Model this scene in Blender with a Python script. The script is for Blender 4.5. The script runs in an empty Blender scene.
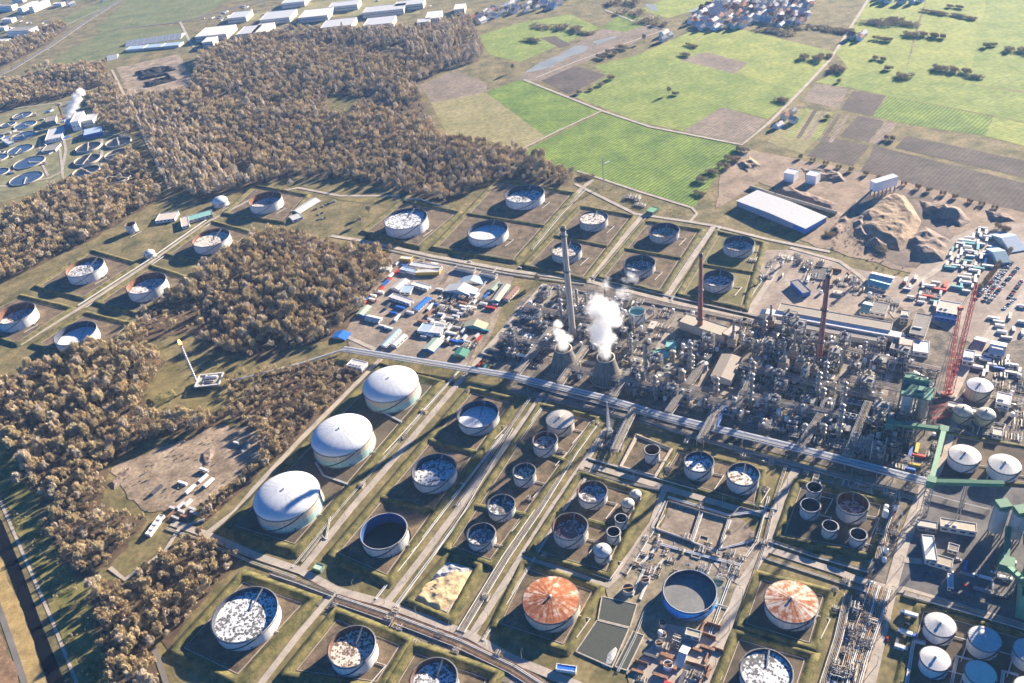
import bpy, math, random
import numpy as np
from mathutils import Vector, Matrix, noise as mn
R = math.radians
SC = bpy.context.scene
# ---------------------------------------------------------------- camera, sky, sun, exposure
FPX, PITCH, ROLL, H = 865.0, R(35.8), R(-8.3), 540.0
FW = Vector((0, math.cos(PITCH), -math.sin(PITCH)))
_r, _u = Vector((1, 0, 0)), Vector((0, math.sin(PITCH), math.cos(PITCH)))
CR = _r * math.cos(ROLL) + _u * math.sin(ROLL)
CU = -_r * math.sin(ROLL) + _u * math.cos(ROLL)
CAM = Vector((0, 0, H))
cd = bpy.data.cameras.new('camera')
cam = bpy.data.objects.new('camera', cd)
SC.collection.objects.link(cam)
m4 = Matrix((CR, CU, -FW)).transposed().to_4x4(); m4.translation = CAM
cam.matrix_world = m4
cd.sensor_width = 36; cd.lens = FPX / 1024 * 36; cd.clip_start = 1; cd.clip_end = 20000
SC.camera = cam
SUN_AZ, SUN_EL = R(38), R(17.5)          # azimuth counter-clockwise from +X
w = bpy.data.worlds.new('World'); SC.world = w; w.use_nodes = True
nt = w.node_tree
sky = nt.nodes.new('ShaderNodeTexSky'); sky.sky_type = 'NISHITA'; sky.sun_disc = False
sky.dust_density = 0.0; sky.ozone_density = 6.0; sky.air_density = 0.5; sky.sun_elevation = SUN_EL; sky.sun_rotation = R(90) - SUN_AZ
bg = nt.nodes['Background']; bg.inputs[1].default_value = 0.058
hsn = nt.nodes.new('ShaderNodeHueSaturation'); hsn.inputs['Saturation'].default_value = 1.35
nt.links.new(sky.outputs[0], hsn.inputs['Color']); nt.links.new(hsn.outputs[0], bg.inputs[0])
sl = bpy.data.lights.new('sun', 'SUN'); sl.energy = 5.0; sl.angle = R(0.5); sl.color = (1.0, 0.86, 0.67)
so = bpy.data.objects.new('sun', sl); SC.collection.objects.link(so)
sd = Vector((math.cos(SUN_AZ) * math.cos(SUN_EL), math.sin(SUN_AZ) * math.cos(SUN_EL), math.sin(SUN_EL)))
so.rotation_euler = sd.to_track_quat('Z', 'Y').to_euler(); so.location = (600, 500, 700)
SC.view_settings.view_transform = 'Standard'; SC.view_settings.look = 'None'
SC.view_settings.gamma = 1; SC.view_settings.use_curve_mapping = False
SC.view_settings.exposure = 2.0
SC.cycles.use_denoising = True
SC.cycles.max_bounces = 4; SC.cycles.diffuse_bounces = 2; SC.cycles.glossy_bounces = 2
SC.cycles.volume_bounces = 4; SC.cycles.transparent_max_bounces = 6
HAZE = 0.000042

# ---------------------------------------------------------------- pixel <-> world
def G(px, py, z=0.0):
    """the point at height z that the photograph shows at pixel (px, py)"""
    d = FW * FPX + CR * (px - 512) - CU * (py - 341.5)
    return CAM + d * ((z - H) / d.z)
def PX(p):
    d = Vector(p) - CAM; k = d.dot(FW)
    return 512 + FPX * d.dot(CR) / k, 341.5 - FPX * d.dot(CU) / k
def g2(px, py, z=0.0):
    p = G(px, py, z); return (p.x, p.y)
AX = (G(466, 374) - G(301, 569)); AX_ANG = math.atan2(AX.y, AX.x)      # plant grid, road direction
BXv = (G(928, 481) - G(343, 349)); BX_ANG = math.atan2(BXv.y, BXv.x)   # plant grid, main rack direction
def ang(p, q):
    a, b = G(*p), G(*q); return math.atan2(b.y - a.y, b.x - a.x)

# ---------------------------------------------------------------- materials
MATS = {}
def M(name, col, rough=0.8, var=0.25, scale=0.3, metal=0.0, fine=0.15, col2=None, stretch=None, obj=False, bump=0.0, emit=0, spec=0.3):
    if name in MATS: return MATS[name]
    m = bpy.data.materials.new(name); m.use_nodes = True; t = m.node_tree; b = t.nodes['Principled BSDF']
    N, L = t.nodes.new, t.links.new
    if obj: co = N('ShaderNodeTexCoord').outputs['Object']
    else: co = N('ShaderNodeNewGeometry').outputs['Position']
    if stretch:
        mp = N('ShaderNodeMapping'); mp.inputs['Scale'].default_value = stretch; L(co, mp.inputs[0]); co = mp.outputs[0]
    n1 = N('ShaderNodeTexNoise'); n1.inputs['Scale'].default_value = scale; n1.inputs['Detail'].default_value = 4; n1.inputs['Roughness'].default_value = .6
    L(co, n1.inputs['Vector'])
    rp = N('ShaderNodeValToRGB'); rp.color_ramp.elements[0].position = .32; rp.color_ramp.elements[1].position = .68
    c1 = tuple(max(0, c * (1 - var)) for c in col); c2 = tuple(min(1, c * (1 + var)) for c in col) if col2 is None else col2
    rp.color_ramp.elements[0].color = (*c1, 1); rp.color_ramp.elements[1].color = (*c2, 1)
    L(n1.outputs[0], rp.inputs[0]); out = rp.outputs[0]
    if fine:
        n2 = N('ShaderNodeTexNoise'); n2.inputs['Scale'].default_value = scale * 6; n2.inputs['Detail'].default_value = 3
        L(co, n2.inputs['Vector'])
        hs = N('ShaderNodeHueSaturation'); ma = N('ShaderNodeMapRange'); ma.inputs[3].default_value = 1 - fine * 2; ma.inputs[4].default_value = 1 + fine * 2
        L(n2.outputs[0], ma.inputs[0]); L(ma.outputs[0], hs.inputs['Value']); L(out, hs.inputs['Color']); out = hs.outputs[0]
    L(out, b.inputs['Base Color'])
    b.inputs['Roughness'].default_value = rough; b.inputs['Metallic'].default_value = metal
    b.inputs['Specular IOR Level'].default_value = spec
    if bump:
        bp = N('ShaderNodeBump'); bp.inputs['Strength'].default_value = 1; bp.inputs['Distance'].default_value = bump
        L(n1.outputs[0], bp.inputs['Height']); L(bp.outputs[0], b.inputs['Normal'])
    if emit:
        b.inputs['Emission Color'].default_value = (*col, 1); b.inputs['Emission Strength'].default_value = emit
    MATS[name] = m; return m
def P(name, col, rough=.5, **k):      # painted / plain surfaces
    k.setdefault('var', .1); k.setdefault('scale', .4); k.setdefault('fine', .06)
    return M(name, col, rough, **k)

# ---------------------------------------------------------------- mesh building
class MB:
    def __init__(s): s.v = []; s.f = []; s.m = []; s.s = []
    def add(s, vs, fs, mi=0, sm=False):
        o = len(s.v); s.v.extend([tuple(v) for v in vs])
        for f in fs: s.f.append([i + o for i in f]); s.m.append(mi); s.s.append(sm)
        return s
    def box(s, x, y, z, sx, sy, sz, rz=0, mi=0):
        c, n = math.cos(rz), math.sin(rz); a, b = sx / 2, sy / 2
        q = [(x + c * u - n * v_, y + n * u + c * v_) for u, v_ in ((-a, -b), (a, -b), (a, b), (-a, b))]
        return s.prism(q, z, z + sz, mi, True)
    def prism(s, q, z0, z1, mi=0, bot=False, mtop=None):
        n = len(q); vs = [(x, y, z0) for x, y in q] + [(x, y, z1) for x, y in q]
        area = sum(q[i][0] * q[(i + 1) % n][1] - q[(i + 1) % n][0] * q[i][1] for i in range(n))
        if area < 0: vs = vs[:n][::-1] + vs[n:][::-1]
        s.add(vs, [[i, (i + 1) % n, n + (i + 1) % n, n + i] for i in range(n)] + ([list(range(n))[::-1]] if bot else []), mi)
        return s.add(vs[n:], [list(range(n))], mi if mtop is None else mtop)
    def beam(s, p, q, w, h=None, mi=0):
        p, q = Vector(p), Vector(q); h = h or w; d = (q - p)
        if d.length < 1e-6: return s
        d.normalize(); up = Vector((0, 0, 1)) if abs(d.z) < .95 else Vector((1, 0, 0))
        a = d.cross(up).normalized() * w / 2; b = a.cross(d).normalized() * h / 2
        vs = [e + a * i + b * j for e in (p, q) for i, j in ((-1, -1), (1, -1), (1, 1), (-1, 1))]
        return s.add(vs, [[0, 1, 2, 3], [7, 6, 5, 4], [0, 4, 5, 1], [1, 5, 6, 2], [2, 6, 7, 3], [3, 7, 4, 0]], mi)
    def cyl(s, x, y, z0, z1, r0, r1=None, n=16, mi=0, top=True, bot=False, sm=True, mtop=None):
        r1 = r0 if r1 is None else r1
        A = [(math.cos(2 * math.pi * i / n), math.sin(2 * math.pi * i / n)) for i in range(n)]
        lo = [(x + c * r0, y + d * r0, z0) for c, d in A]; hi = [(x + c * r1, y + d * r1, z1) for c, d in A]
        s.add(lo + hi, [[i, (i + 1) % n, n + (i + 1) % n, n + i] for i in range(n)], mi, sm)
        if top: s.add(hi, [list(range(n))], mi if mtop is None else mtop)
        if bot: s.add(lo, [list(range(n))[::-1]], mi)
        return s
    def lathe(s, x, y, prof, n=24, mi=0, sm=True):
        A = [(math.cos(2 * math.pi * i / n), math.sin(2 * math.pi * i / n)) for i in range(n)]
        vs = [(x + c * r, y + d * r, z) for r, z in prof for c, d in A]
        fs = [[k * n + i, k * n + (i + 1) % n, (k + 1) * n + (i + 1) % n, (k + 1) * n + i] for k in range(len(prof) - 1) for i in range(n)]
        return s.add(vs, fs, mi, sm)
    def dome(s, x, y, z, r, h, n=32, k=6, mi=0):
        return s.lathe(x, y, [(r * math.cos(t), z + h * math.sin(t)) for t in [math.pi / 2 * i / k for i in range(k)]] + [(.02, z + h)], n, mi)
    def tube(s, pts, r, n=6, mi=0):
        for p, q in zip(pts[:-1], pts[1:]):
            p, q = Vector(p), Vector(q); d = q - p
            if d.length < 1e-6: continue
            d.normalize(); up = Vector((0, 0, 1)) if abs(d.z) < .95 else Vector((1, 0, 0))
            a = d.cross(up).normalized() * r; b = a.cross(d).normalized() * r
            C = [a * math.cos(2 * math.pi * i / n) + b * math.sin(2 * math.pi * i / n) for i in range(n)]
            p = p - d * r * .5; q = q + d * r * .5
            s.add([p + c for c in C] + [q + c for c in C], [[i, n + i, n + (i + 1) % n, (i + 1) % n] for i in range(n)] + [list(range(n)), list(range(n, 2 * n))[::-1]], mi, False)
        return s
    def hcyl(s, p, q, r, n=12, mi=0, cap=.5):        # horizontal vessel with rounded ends
        p, q = Vector(p), Vector(q); d = (q - p).normalized(); up = Vector((0, 0, 1)) if abs(d.z) < .95 else Vector((1, 0, 0))
        a = d.cross(up).normalized(); b = a.cross(d)
        rings = [(p - d * r * cap, .05), (p - d * r * cap * .75, .6), (p, 1), (q, 1), (q + d * r * cap * .75, .6), (q + d * r * cap, .05)]
        vs = [c + (a * math.cos(2 * math.pi * i / n) + b * math.sin(2 * math.pi * i / n)) * r * k for c, k in rings for i in range(n)]
        return s.add(vs, [[k * n + i, (k + 1) * n + i, (k + 1) * n + (i + 1) % n, k * n + (i + 1) % n] for k in range(5) for i in range(n)], mi, True)
    def mesh(s, name, mats):
        me = bpy.data.meshes.new(name); me.from_pydata(s.v, [], s.f)
        for m in (mats if isinstance(mats, (list, tuple)) else [mats]): me.materials.append(m)
        me.polygons.foreach_set('material_index', s.m); me.polygons.foreach_set('use_smooth', s.s); me.update()
        return me
    def build(s, name, mats, parent=None, loc=None):
        o = bpy.data.objects.new(name, s.mesh(name, mats)); SC.collection.objects.link(o)
        if parent: o.parent = parent
        if loc: o.location = loc
        return o

AUTO = []
def tag(o, label, cat, group=None, auto=False):
    o['label'] = label; o['category'] = cat
    if group: o['group'] = group
    if auto: AUTO.append(o)
    return o
def thing(name, label, cat, loc=(0, 0, 0), rz=0, group=None, auto=False):
    o = bpy.data.objects.new(name, None); SC.collection.objects.link(o)
    o.location = loc; o.rotation_euler = (0, 0, rz); o.empty_display_size = 2
    return tag(o, label, cat, group, auto)
def struct(o): o['kind'] = 'structure'; return o
def stuff(o): o['kind'] = 'stuff'; return o

PROTO = {}
def proto(key, parts):          # parts: (name, mesh builder, materials, parent index or -1)
    PROTO[key] = [(n, mb.mesh(n, mats), pi) for n, mb, mats, pi in parts]
def place(key, name, label, cat, loc, rz=0, sc=1, group=None, auto=True):
    root = thing(name, label, cat, loc, rz, group, auto)
    root.scale = sc if isinstance(sc, (tuple, list)) else (sc, sc, sc)
    made = []
    for n, me, pi in PROTO[key]:
        o = bpy.data.objects.new(n, me); SC.collection.objects.link(o)
        o.parent = root if pi < 0 else made[pi]; made.append(o)
    return root

def inpoly(x, y, q):
    r = False; j = len(q) - 1
    for i in range(len(q)):
        if (q[i][1] > y) != (q[j][1] > y) and x < (q[j][0] - q[i][0]) * (y - q[i][1]) / (q[j][1] - q[i][1]) + q[i][0]: r = not r
        j = i
    return r
def wpoly(px, z=0): return [g2(x, y, z) for x, y in px]
# ================================================================= GROUND
ASPH = M('asphalt', (.17, .155, .14), .9, .2, .05, fine=.1)
CONC = M('concrete_road', (.40, .345, .285), .9, .18, .08, fine=.12)
DIRT = M('bare_dirt', (.22, .165, .11), .95, .35, .05, fine=.35, col2=(.40, .31, .22))
GRND = M('plant_ground', (.085, .08, .075), .95, .45, .07, fine=.3, col2=(.27, .225, .175))
BROWN = M('basin_earth', (.10, .08, .05), .95, .3, .09, fine=.35, col2=(.21, .15, .095))
GRASS = M('bank_grass', (.07, .08, .025), .95, .35, .14, fine=.4, col2=(.20, .165, .06))
DGRASS = M('verge_grass', (.15, .13, .045), .95, .35, .05, fine=.25, col2=(.25, .20, .08))
LITTER = M('leaf_litter', (.11, .075, .045), .95, .35, .05, fine=.25)
def field_mat(name, col, col2, rows=.5, var=.2, a=0):
    m = M(name, col, .95, var, .022, fine=.3, col2=col2)
    t = m.node_tree; b = t.nodes['Principled BSDF']; src = b.inputs['Base Color'].links[0].from_socket
    wv = t.nodes.new('ShaderNodeTexWave'); wv.inputs['Scale'].default_value = .06; wv.inputs['Distortion'].default_value = 2.5; wv.inputs['Detail'].default_value = 3; wv.inputs['Detail Scale'].default_value = .3
    mp = t.nodes.new('ShaderNodeMapping'); mp.inputs['Rotation'].default_value = (0, 0, a)
    ge = t.nodes.new('ShaderNodeNewGeometry'); t.links.new(ge.outputs['Position'], mp.inputs[0]); t.links.new(mp.outputs[0], wv.inputs[0])
    mr = t.nodes.new('ShaderNodeMapRange'); mr.inputs[3].default_value = 1 - rows * .42; mr.inputs[4].default_value = 1 + rows * .42
    hs = t.nodes.new('ShaderNodeHueSaturation'); t.links.new(wv.outputs['Fac'], mr.inputs[0]); t.links.new(mr.outputs[0], hs.inputs['Value'])
    t.links.new(src, hs.inputs['Color']); t.links.new(hs.outputs[0], b.inputs['Base Color'])
    return m
FA = ang((602, 111), (517, 151)); FB = ang((602, 111), (744, 144))
F_GRN = field_mat('winter_crop', (.105, .19, .02), (.18, .25, .035), .8, .25, -FB)
F_GRN2 = field_mat('young_crop', (.16, .235, .035), (.25, .29, .065), .6, .2, -FA)
F_LT = field_mat('pale_meadow', (.20, .26, .045), (.30, .32, .075), .4, .15, -FA)
F_DULL = field_mat('dull_meadow', (.12, .15, .05), (.19, .19, .075), .3, .2, -FA)
F_TAN = field_mat('stubble', (.24, .22, .09), (.30, .26, .12), .3, .15, -FA)
F_BRN = field_mat('ploughed_earth', (.08, .06, .05), (.12, .092, .075), .35, .2, -FB)
F_BRN2 = field_mat('dry_ploughed_earth', (.20, .16, .12), (.26, .20, .15), .35, .2, -FB)

def ragged(q, amp):
    out = []
    for a, b in zip(q, q[1:] + q[:1]):
        d = Vector(b) - Vector(a); n = max(1, int(d.length / 5)); nn = Vector((-d.y, d.x)).normalized()
        for i in range(n):
            p = Vector(a) + d * (i / n); k = mn.fractal(Vector((p.x * .05, p.y * .05, 3)), 1, 2, 4) * amp * min(1, 3 * min(i, n - i) / n + .3); out.append((p.x + nn.x * k, p.y + nn.y * k))
    return out
RAG = {'woodland_floor': 7, 'dirt_lot': 7, 'clearing': 5, 'flare_clearing': 8, 'quarry_ground': 4, 'rubble_ground': 8, 'canal_verge': 4, 'canal_bank': 2, 'heath': 5, 'coal_yard_ground': 4, 'basin_floor': 1.2, 'service_ground': 3, 'pond_water': 4, 'wetland_ground': 4, 'field': 1.0}
def sheet(name, px, z, mat, kind='structure'):
    q = wpoly(px)
    if name in RAG: q = ragged(q, RAG[name])
    mb = MB(); n = len(q)
    area = sum(q[i][0] * q[(i + 1) % n][1] - q[(i + 1) % n][0] * q[i][1] for i in range(n))
    if area < 0: q = q[::-1]
    mb.add([(x, y, z) for x, y in q], [list(range(n))])
    o = mb.build(name, mat); o['kind'] = kind; return o
def ribbon_pts(pts, w):
    L_, R_ = [], []
    for i, p in enumerate(pts):
        a = pts[max(0, i - 1)]; b = pts[min(len(pts) - 1, i + 1)]
        d = Vector((b[0] - a[0], b[1] - a[1])).normalized(); n = Vector((-d.y, d.x))
        L_.append((p[0] + n.x * w / 2, p[1] + n.y * w / 2)); R_.append((p[0] - n.x * w / 2, p[1] - n.y * w / 2))
    return L_, R_
def road(name, px, w, z, mat, kerb=False):
    pts = [g2(*p) for p in px]; L_, R_ = ribbon_pts(pts, w); n = len(pts); mb = MB()
    mb.add([(x, y, z) for x, y in R_] + [(x, y, z) for x, y in L_], [[i, i + 1, n + i + 1, n + i] for i in range(n - 1)])
    if kerb:
        for s_ in (L_, R_):
            for a, b in zip(s_[:-1], s_[1:]): mb.beam((*a, .06), (*b, .06), .3, .14 + z, 1)
    o = mb.build(name, [mat, CONC]); o['kind'] = 'structure'; return o
# the one ground sheet
mb = MB(); mb.add([(-6000, -900, 0), (6000, -900, 0), (6000, 7500, 0), (-6000, 7500, 0)], [[0, 1, 2, 3]])
struct(mb.build('ground', M('ground_turf', (.115, .11, .04), .95, .3, .04, fine=.35, col2=(.25, .195, .09))))

Z = [0.03]
def nz(): Z[0] += .004; return Z[0]
def fld(px, mat, name='field'): return sheet(name, px, nz(), mat)
# ---- farmland
fld([(420, 85), (455, 70), (487, 83), (487, 93), (432, 103)], F_BRN2)
fld([(431, 103), (485, 92), (545, 136), (518, 152), (490, 141), (452, 143)], F_TAN)
fld([(486, 92), (524, 78), (602, 111), (516, 151), (545, 136)], F_GRN)
fld([(603, 112), (650, 127), (742, 145), (720, 172), (694, 207), (640, 190), (577, 172), (520, 153)], F_GRN)
fld([(575, 97), (608, 76), (594, 66), (640, 54), (720, 68), (800, 92), (768, 119), (722, 107), (684, 131), (640, 122)], F_GRN2)
fld([(540, 80), (575, 66), (606, 75), (569, 95)], F_BRN)
fld([(684, 131), (722, 107), (767, 120), (742, 144)], F_BRN2)
fld([(640, 54), (690, 32), (745, 30), (835, 52), (800, 92), (720, 68)], F_LT)
fld([(680, 60), (705, 52), (748, 63), (735, 74)], F_BRN2)
fld([(478, 36), (515, 24), (570, 14), (600, 28), (520, 62), (490, 55)], F_GRN2)
fld([(540, 38), (555, 36), (571, 45), (560, 48)], F_BRN)
fld([(512, 80), (524, 73), (600, 30), (640, 20), (668, 30), (600, 55), (540, 81)], F_BRN2, 'wetland_ground')
fld([(600, 28), (625, 12), (655, 22), (625, 32)], F_GRN)
fld([(640, 10), (690, -12), (735, -12), (690, 12), (668, 18)], F_LT)
fld([(835, 52), (866, 2), (915, -12), (930, -12), (915, 30), (905, 75), (850, 70)], F_LT)
fld([(905, 75), (930, -12), (990, -14), (968, 85), (935, 92)], F_LT)
fld([(990, -14), (1060, -14), (1060, 95), (968, 85)], F_GRN2)
fld([(815, 82), (850, 68), (905, 75), (968, 85), (1060, 98), (1060, 130), (990, 115), (888, 96), (850, 88)], F_GRN2)
fld([(888, 96), (993, 117), (985, 136), (905, 124), (872, 116)], F_GRN)
fld([(993, 117), (1060, 130), (1060, 155), (985, 136)], F_LT)
fld([(815, 84), (848, 89), (839, 108), (802, 101)], F_BRN2)
fld([(853, 91), (886, 96), (872, 116), (840, 110)], F_BRN)
fld([(858, 116), (884, 121), (868, 142), (840, 136)], F_BRN)
fld([(825, 136), (870, 146), (853, 166), (807, 156)], F_BRN)
fld([(875, 146), (1060, 192), (1060, 222), (860, 172)], F_BRN)
fld([(906, 136), (1060, 168), (1060, 186), (895, 148)], F_BRN)
fld([(786, 108), (832, 112), (822, 134), (802, 154), (768, 142)], F_TAN)
for k in range(6):
    x = 806 + k * 8
    fld([(x, 108 + k * 1.4), (x + 3.4, 109 + k * 1.4), (x - 14, 138 + k), (x - 18, 137 + k)], [F_GRN2, F_BRN, F_BRN2][k % 3], 'garden_plot')
fld([(885, 122), (897, 124), (880, 146), (869, 143)], F_BRN2, 'garden_plot')
# top left meadows
fld([(60, 20), (110, -4), (140, -6), (66, 28)], F_DULL)
fld([(95, 30), (130, -2), (235, -6), (200, 18), (110, 32)], F_DULL)
fld([(40, 72), (60, 55), (105, 30), (180, 26), (192, 42), (110, 60), (60, 70)], F_DULL)
fld([(215, 22), (300, 4), (420, -10), (420, 14), (300, 18)], F_TAN)
# ---- water
WATER = M('still_water', (.03, .045, .06), .12, .2, .05, fine=0, spec=.6)
PALEW = M('pale_flood_water', (.24, .26, .25), .55, .2, .01, fine=.05, spec=.6)
CANAL = M('canal_water', (.005, .006, .011), .8, .2, .03, fine=0, spec=.05)
sheet('pond_water', [(524, 73), (540, 62), (560, 55), (574, 46), (590, 46), (584, 52), (568, 57), (560, 62), (545, 69)], nz(), PALEW)
sheet('pond_water', [(592, 42), (602, 39), (617, 36), (610, 40), (597, 45)], nz(), PALEW)
sheet('pond_water', [(686, 12), (700, 7), (712, 2), (708, 6), (695, 12)], nz(), PALEW)
sheet('pond_water', [(645, 4), (656, 5), (658, 12), (650, 10)], nz(), PALEW)
sheet('canal_water', [(-40, 470), (2, 521), (20, 565), (42, 625), (72, 700), (54, 700), (28, 625), (4, 560), (-40, 500)], nz(), CANAL)
BANKD = M('canal_bank', (.35, .25, .10), .95, .3, .1, fine=.25)
sheet('canal_bank', [(-40, 502), (2, 560), (27, 626), (55, 705), (34, 705), (12, 640), (-40, 530)], nz(), BANKD)
sheet('heath', [(-40, 600), (0, 632), (22, 690), (-40, 720)], nz(), M('heath_earth', (.24, .15, .085), .95, .35, .1, fine=.3))
road('canal_lane', [(-20, 560), (0, 611), (13, 648), (30, 700)], 4.5, nz(), ASPH)
road('towpath', [(-14, 468), (5, 512), (28, 565), (52, 620), (76, 681), (84, 705)], 2.6, nz(), CONC)
sheet('canal_verge', [(0, 430), (22, 470), (45, 525), (62, 535), (82, 570), (92, 610), (110, 690), (82, 690), (45, 595), (8, 505), (-30, 440)], nz(), M('verge_green', (.13, .15, .03), .95, .4, .06, fine=.3, col2=(.27, .22, .08)))
# ---- woodland floor and bare lots
WOODS = {
 'top': [(113, 104), (150, 96), (188, 92), (200, 58), (235, 42), (300, 31), (384, 33), (470, 19), (484, 48), (478, 62), (450, 68), (415, 86), (440, 142), (480, 144), (520, 152), (575, 174), (568, 186), (500, 180), (445, 204), (400, 192), (372, 184), (330, 178), (290, 176), (200, 200), (166, 186), (140, 128)],
 'corner': [(-20, 50), (12, 43), (45, 31), (58, 23), (68, 27), (48, 44), (14, 62), (-20, 76)],
 'strip': [(-30, 92), (50, 68), (106, 66), (112, 82), (70, 96), (-30, 116)],
 'sewage': [(84, 96), (118, 84), (136, 128), (128, 136), (100, 126)],
 'west': [(-40, 238), (48, 196), (62, 186), (104, 176), (132, 150), (158, 182), (162, 198), (128, 218), (92, 240), (-40, 304)],
 'middle': [(258, 232), (312, 236), (350, 250), (388, 254), (392, 272), (372, 302), (332, 338), (250, 364), (205, 342), (186, 332), (124, 345), (150, 310), (186, 284), (218, 264)],
 'flare': [(-30, 388), (30, 372), (96, 346), (150, 345), (166, 362), (145, 392), (150, 418), (190, 418), (232, 408), (215, 428), (150, 440), (108, 466), (104, 498), (60, 514), (28, 480), (-10, 430)],
 'scrub': [(226, 378), (330, 360), (366, 374), (340, 398), (290, 448), (268, 470), (262, 452), (250, 425), (232, 420)],
 'hedge': [(278, 452), (296, 442), (232, 500), (208, 520), (198, 512)],
 'canal': [(40, 520), (100, 500), (120, 516), (148, 520), (110, 566), (80, 580), (58, 552)],
 'south': [(130, 588), (180, 540), (205, 536), (244, 556), (200, 606), (168, 650), (156, 640), (140, 612)],
 'shore': [(92, 580), (126, 586), (138, 612), (156, 645), (160, 690), (112, 690), (100, 640)],
}
for k, q in WOODS.items(): sheet('woodland_floor', q, nz(), LITTER)
sheet('clearing', [(325, 100), (345, 94), (362, 100), (350, 116), (328, 114)], nz(), GRASS)
sheet('clearing', [(300, 186), (330, 178), (372, 186), (400, 194), (388, 206), (340, 200)], nz(), DGRASS)
sheet('dirt_lot', [(112, 468), (150, 452), (190, 438), (225, 424), (246, 428), (268, 436), (270, 448), (220, 492), (186, 516), (150, 512), (128, 500)], nz(), DIRT)
sheet('flare_clearing', [(142, 395), (160, 370), (186, 356), (250, 358), (268, 372), (240, 398), (196, 418), (150, 418)], nz(), DGRASS)
sheet('coal_yard_ground', [(116, 68), (180, 54), (190, 74), (188, 92), (130, 98)], nz(), DIRT)
QD = M('quarry_sand', (.27, .20, .14), .95, .35, .04, fine=.2)
sheet('quarry_ground', [(720, 176), (742, 148), (800, 160), (852, 170), (896, 180), (978, 202), (1040, 216), (1040, 236), (1000, 262), (950, 282), (905, 272), (830, 250), (800, 240), (836, 214), (758, 182), (736, 198), (716, 208)], nz(), QD)
sheet('rubble_ground', [(846, 232), (866, 196), (905, 188), (930, 196), (955, 240), (950, 272), (905, 268), (860, 252)], nz(), M('wet_sand', (.17, .13, .105), .95, .4, .03, fine=.25))
# plant and yard ground
sheet('yard_ground', [(345, 332), (392, 252), (440, 262), (515, 274), (490, 338), (470, 366), (350, 350)], nz(), M('yard_gravel', (.25, .20, .155), .95, .35, .04, fine=.25))
PROC = [(482, 358), (520, 300), (546, 284), (600, 285), (762, 322), (800, 300), (900, 300), (960, 320), (985, 350), (1050, 330), (1050, 420), (1000, 480), (926, 484), (918, 490), (770, 452), (600, 408), (512, 388)]
sheet('process_ground', PROC, nz(), GRND)
sheet('process_ground', [(740, 250), (800, 250), (850, 268), (905, 278), (962, 290), (900, 318), (760, 322), (748, 312), (770, 283)], nz(), M('service_ground', (.31, .25, .2), .95, .3, .04, fine=.2))
sheet('yard_ground', [(905, 278), (955, 236), (980, 226), (1050, 222), (1050, 330), (985, 350), (930, 322)], nz(), M('trailer_yard', (.33, .27, .22), .95, .25, .04, fine=.15))
sheet('south_yard', [(896, 590), (915, 512), (924, 485), (1050, 488), (1050, 640), (1024, 627)], nz(), M('south_asphalt', (.14, .13, .125), .95, .3, .04, fine=.2))
sheet('pipe_track_bed', [(888, 498), (908, 500), (884, 585), (852, 700), (815, 700), (862, 580)], nz(), GRND)
sheet('pipe_track_bed', [(270, 572), (338, 598), (420, 622), (520, 664), (560, 690), (520, 690), (412, 640), (334, 612), (262, 584)], nz(), GRND)
sheet('service_ground', [(606, 588), (650, 525), (706, 540), (750, 560), (726, 634), (704, 690), (630, 690)], nz(), M('service_earth', (.24, .20, .13), .95, .4, .05, fine=.3))
sheet('service_yard', [(640, 660), (668, 624), (714, 634), (716, 646), (692, 690), (630, 690)], nz(), CONC)
sheet('service_ground', [(672, 500), (744, 520), (764, 545), (742, 582), (650, 555)], nz(), M('works_earth', (.25, .20, .15), .95, .35, .05, fine=.3))
# sewage works ground
sheet('sewage_works_ground', [(-40, 128), (40, 104), (100, 100), (132, 138), (130, 172), (104, 180), (60, 186), (-40, 214)], nz(), M('works_turf', (.19, .18, .09), .95, .35, .05, fine=.2))
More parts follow.
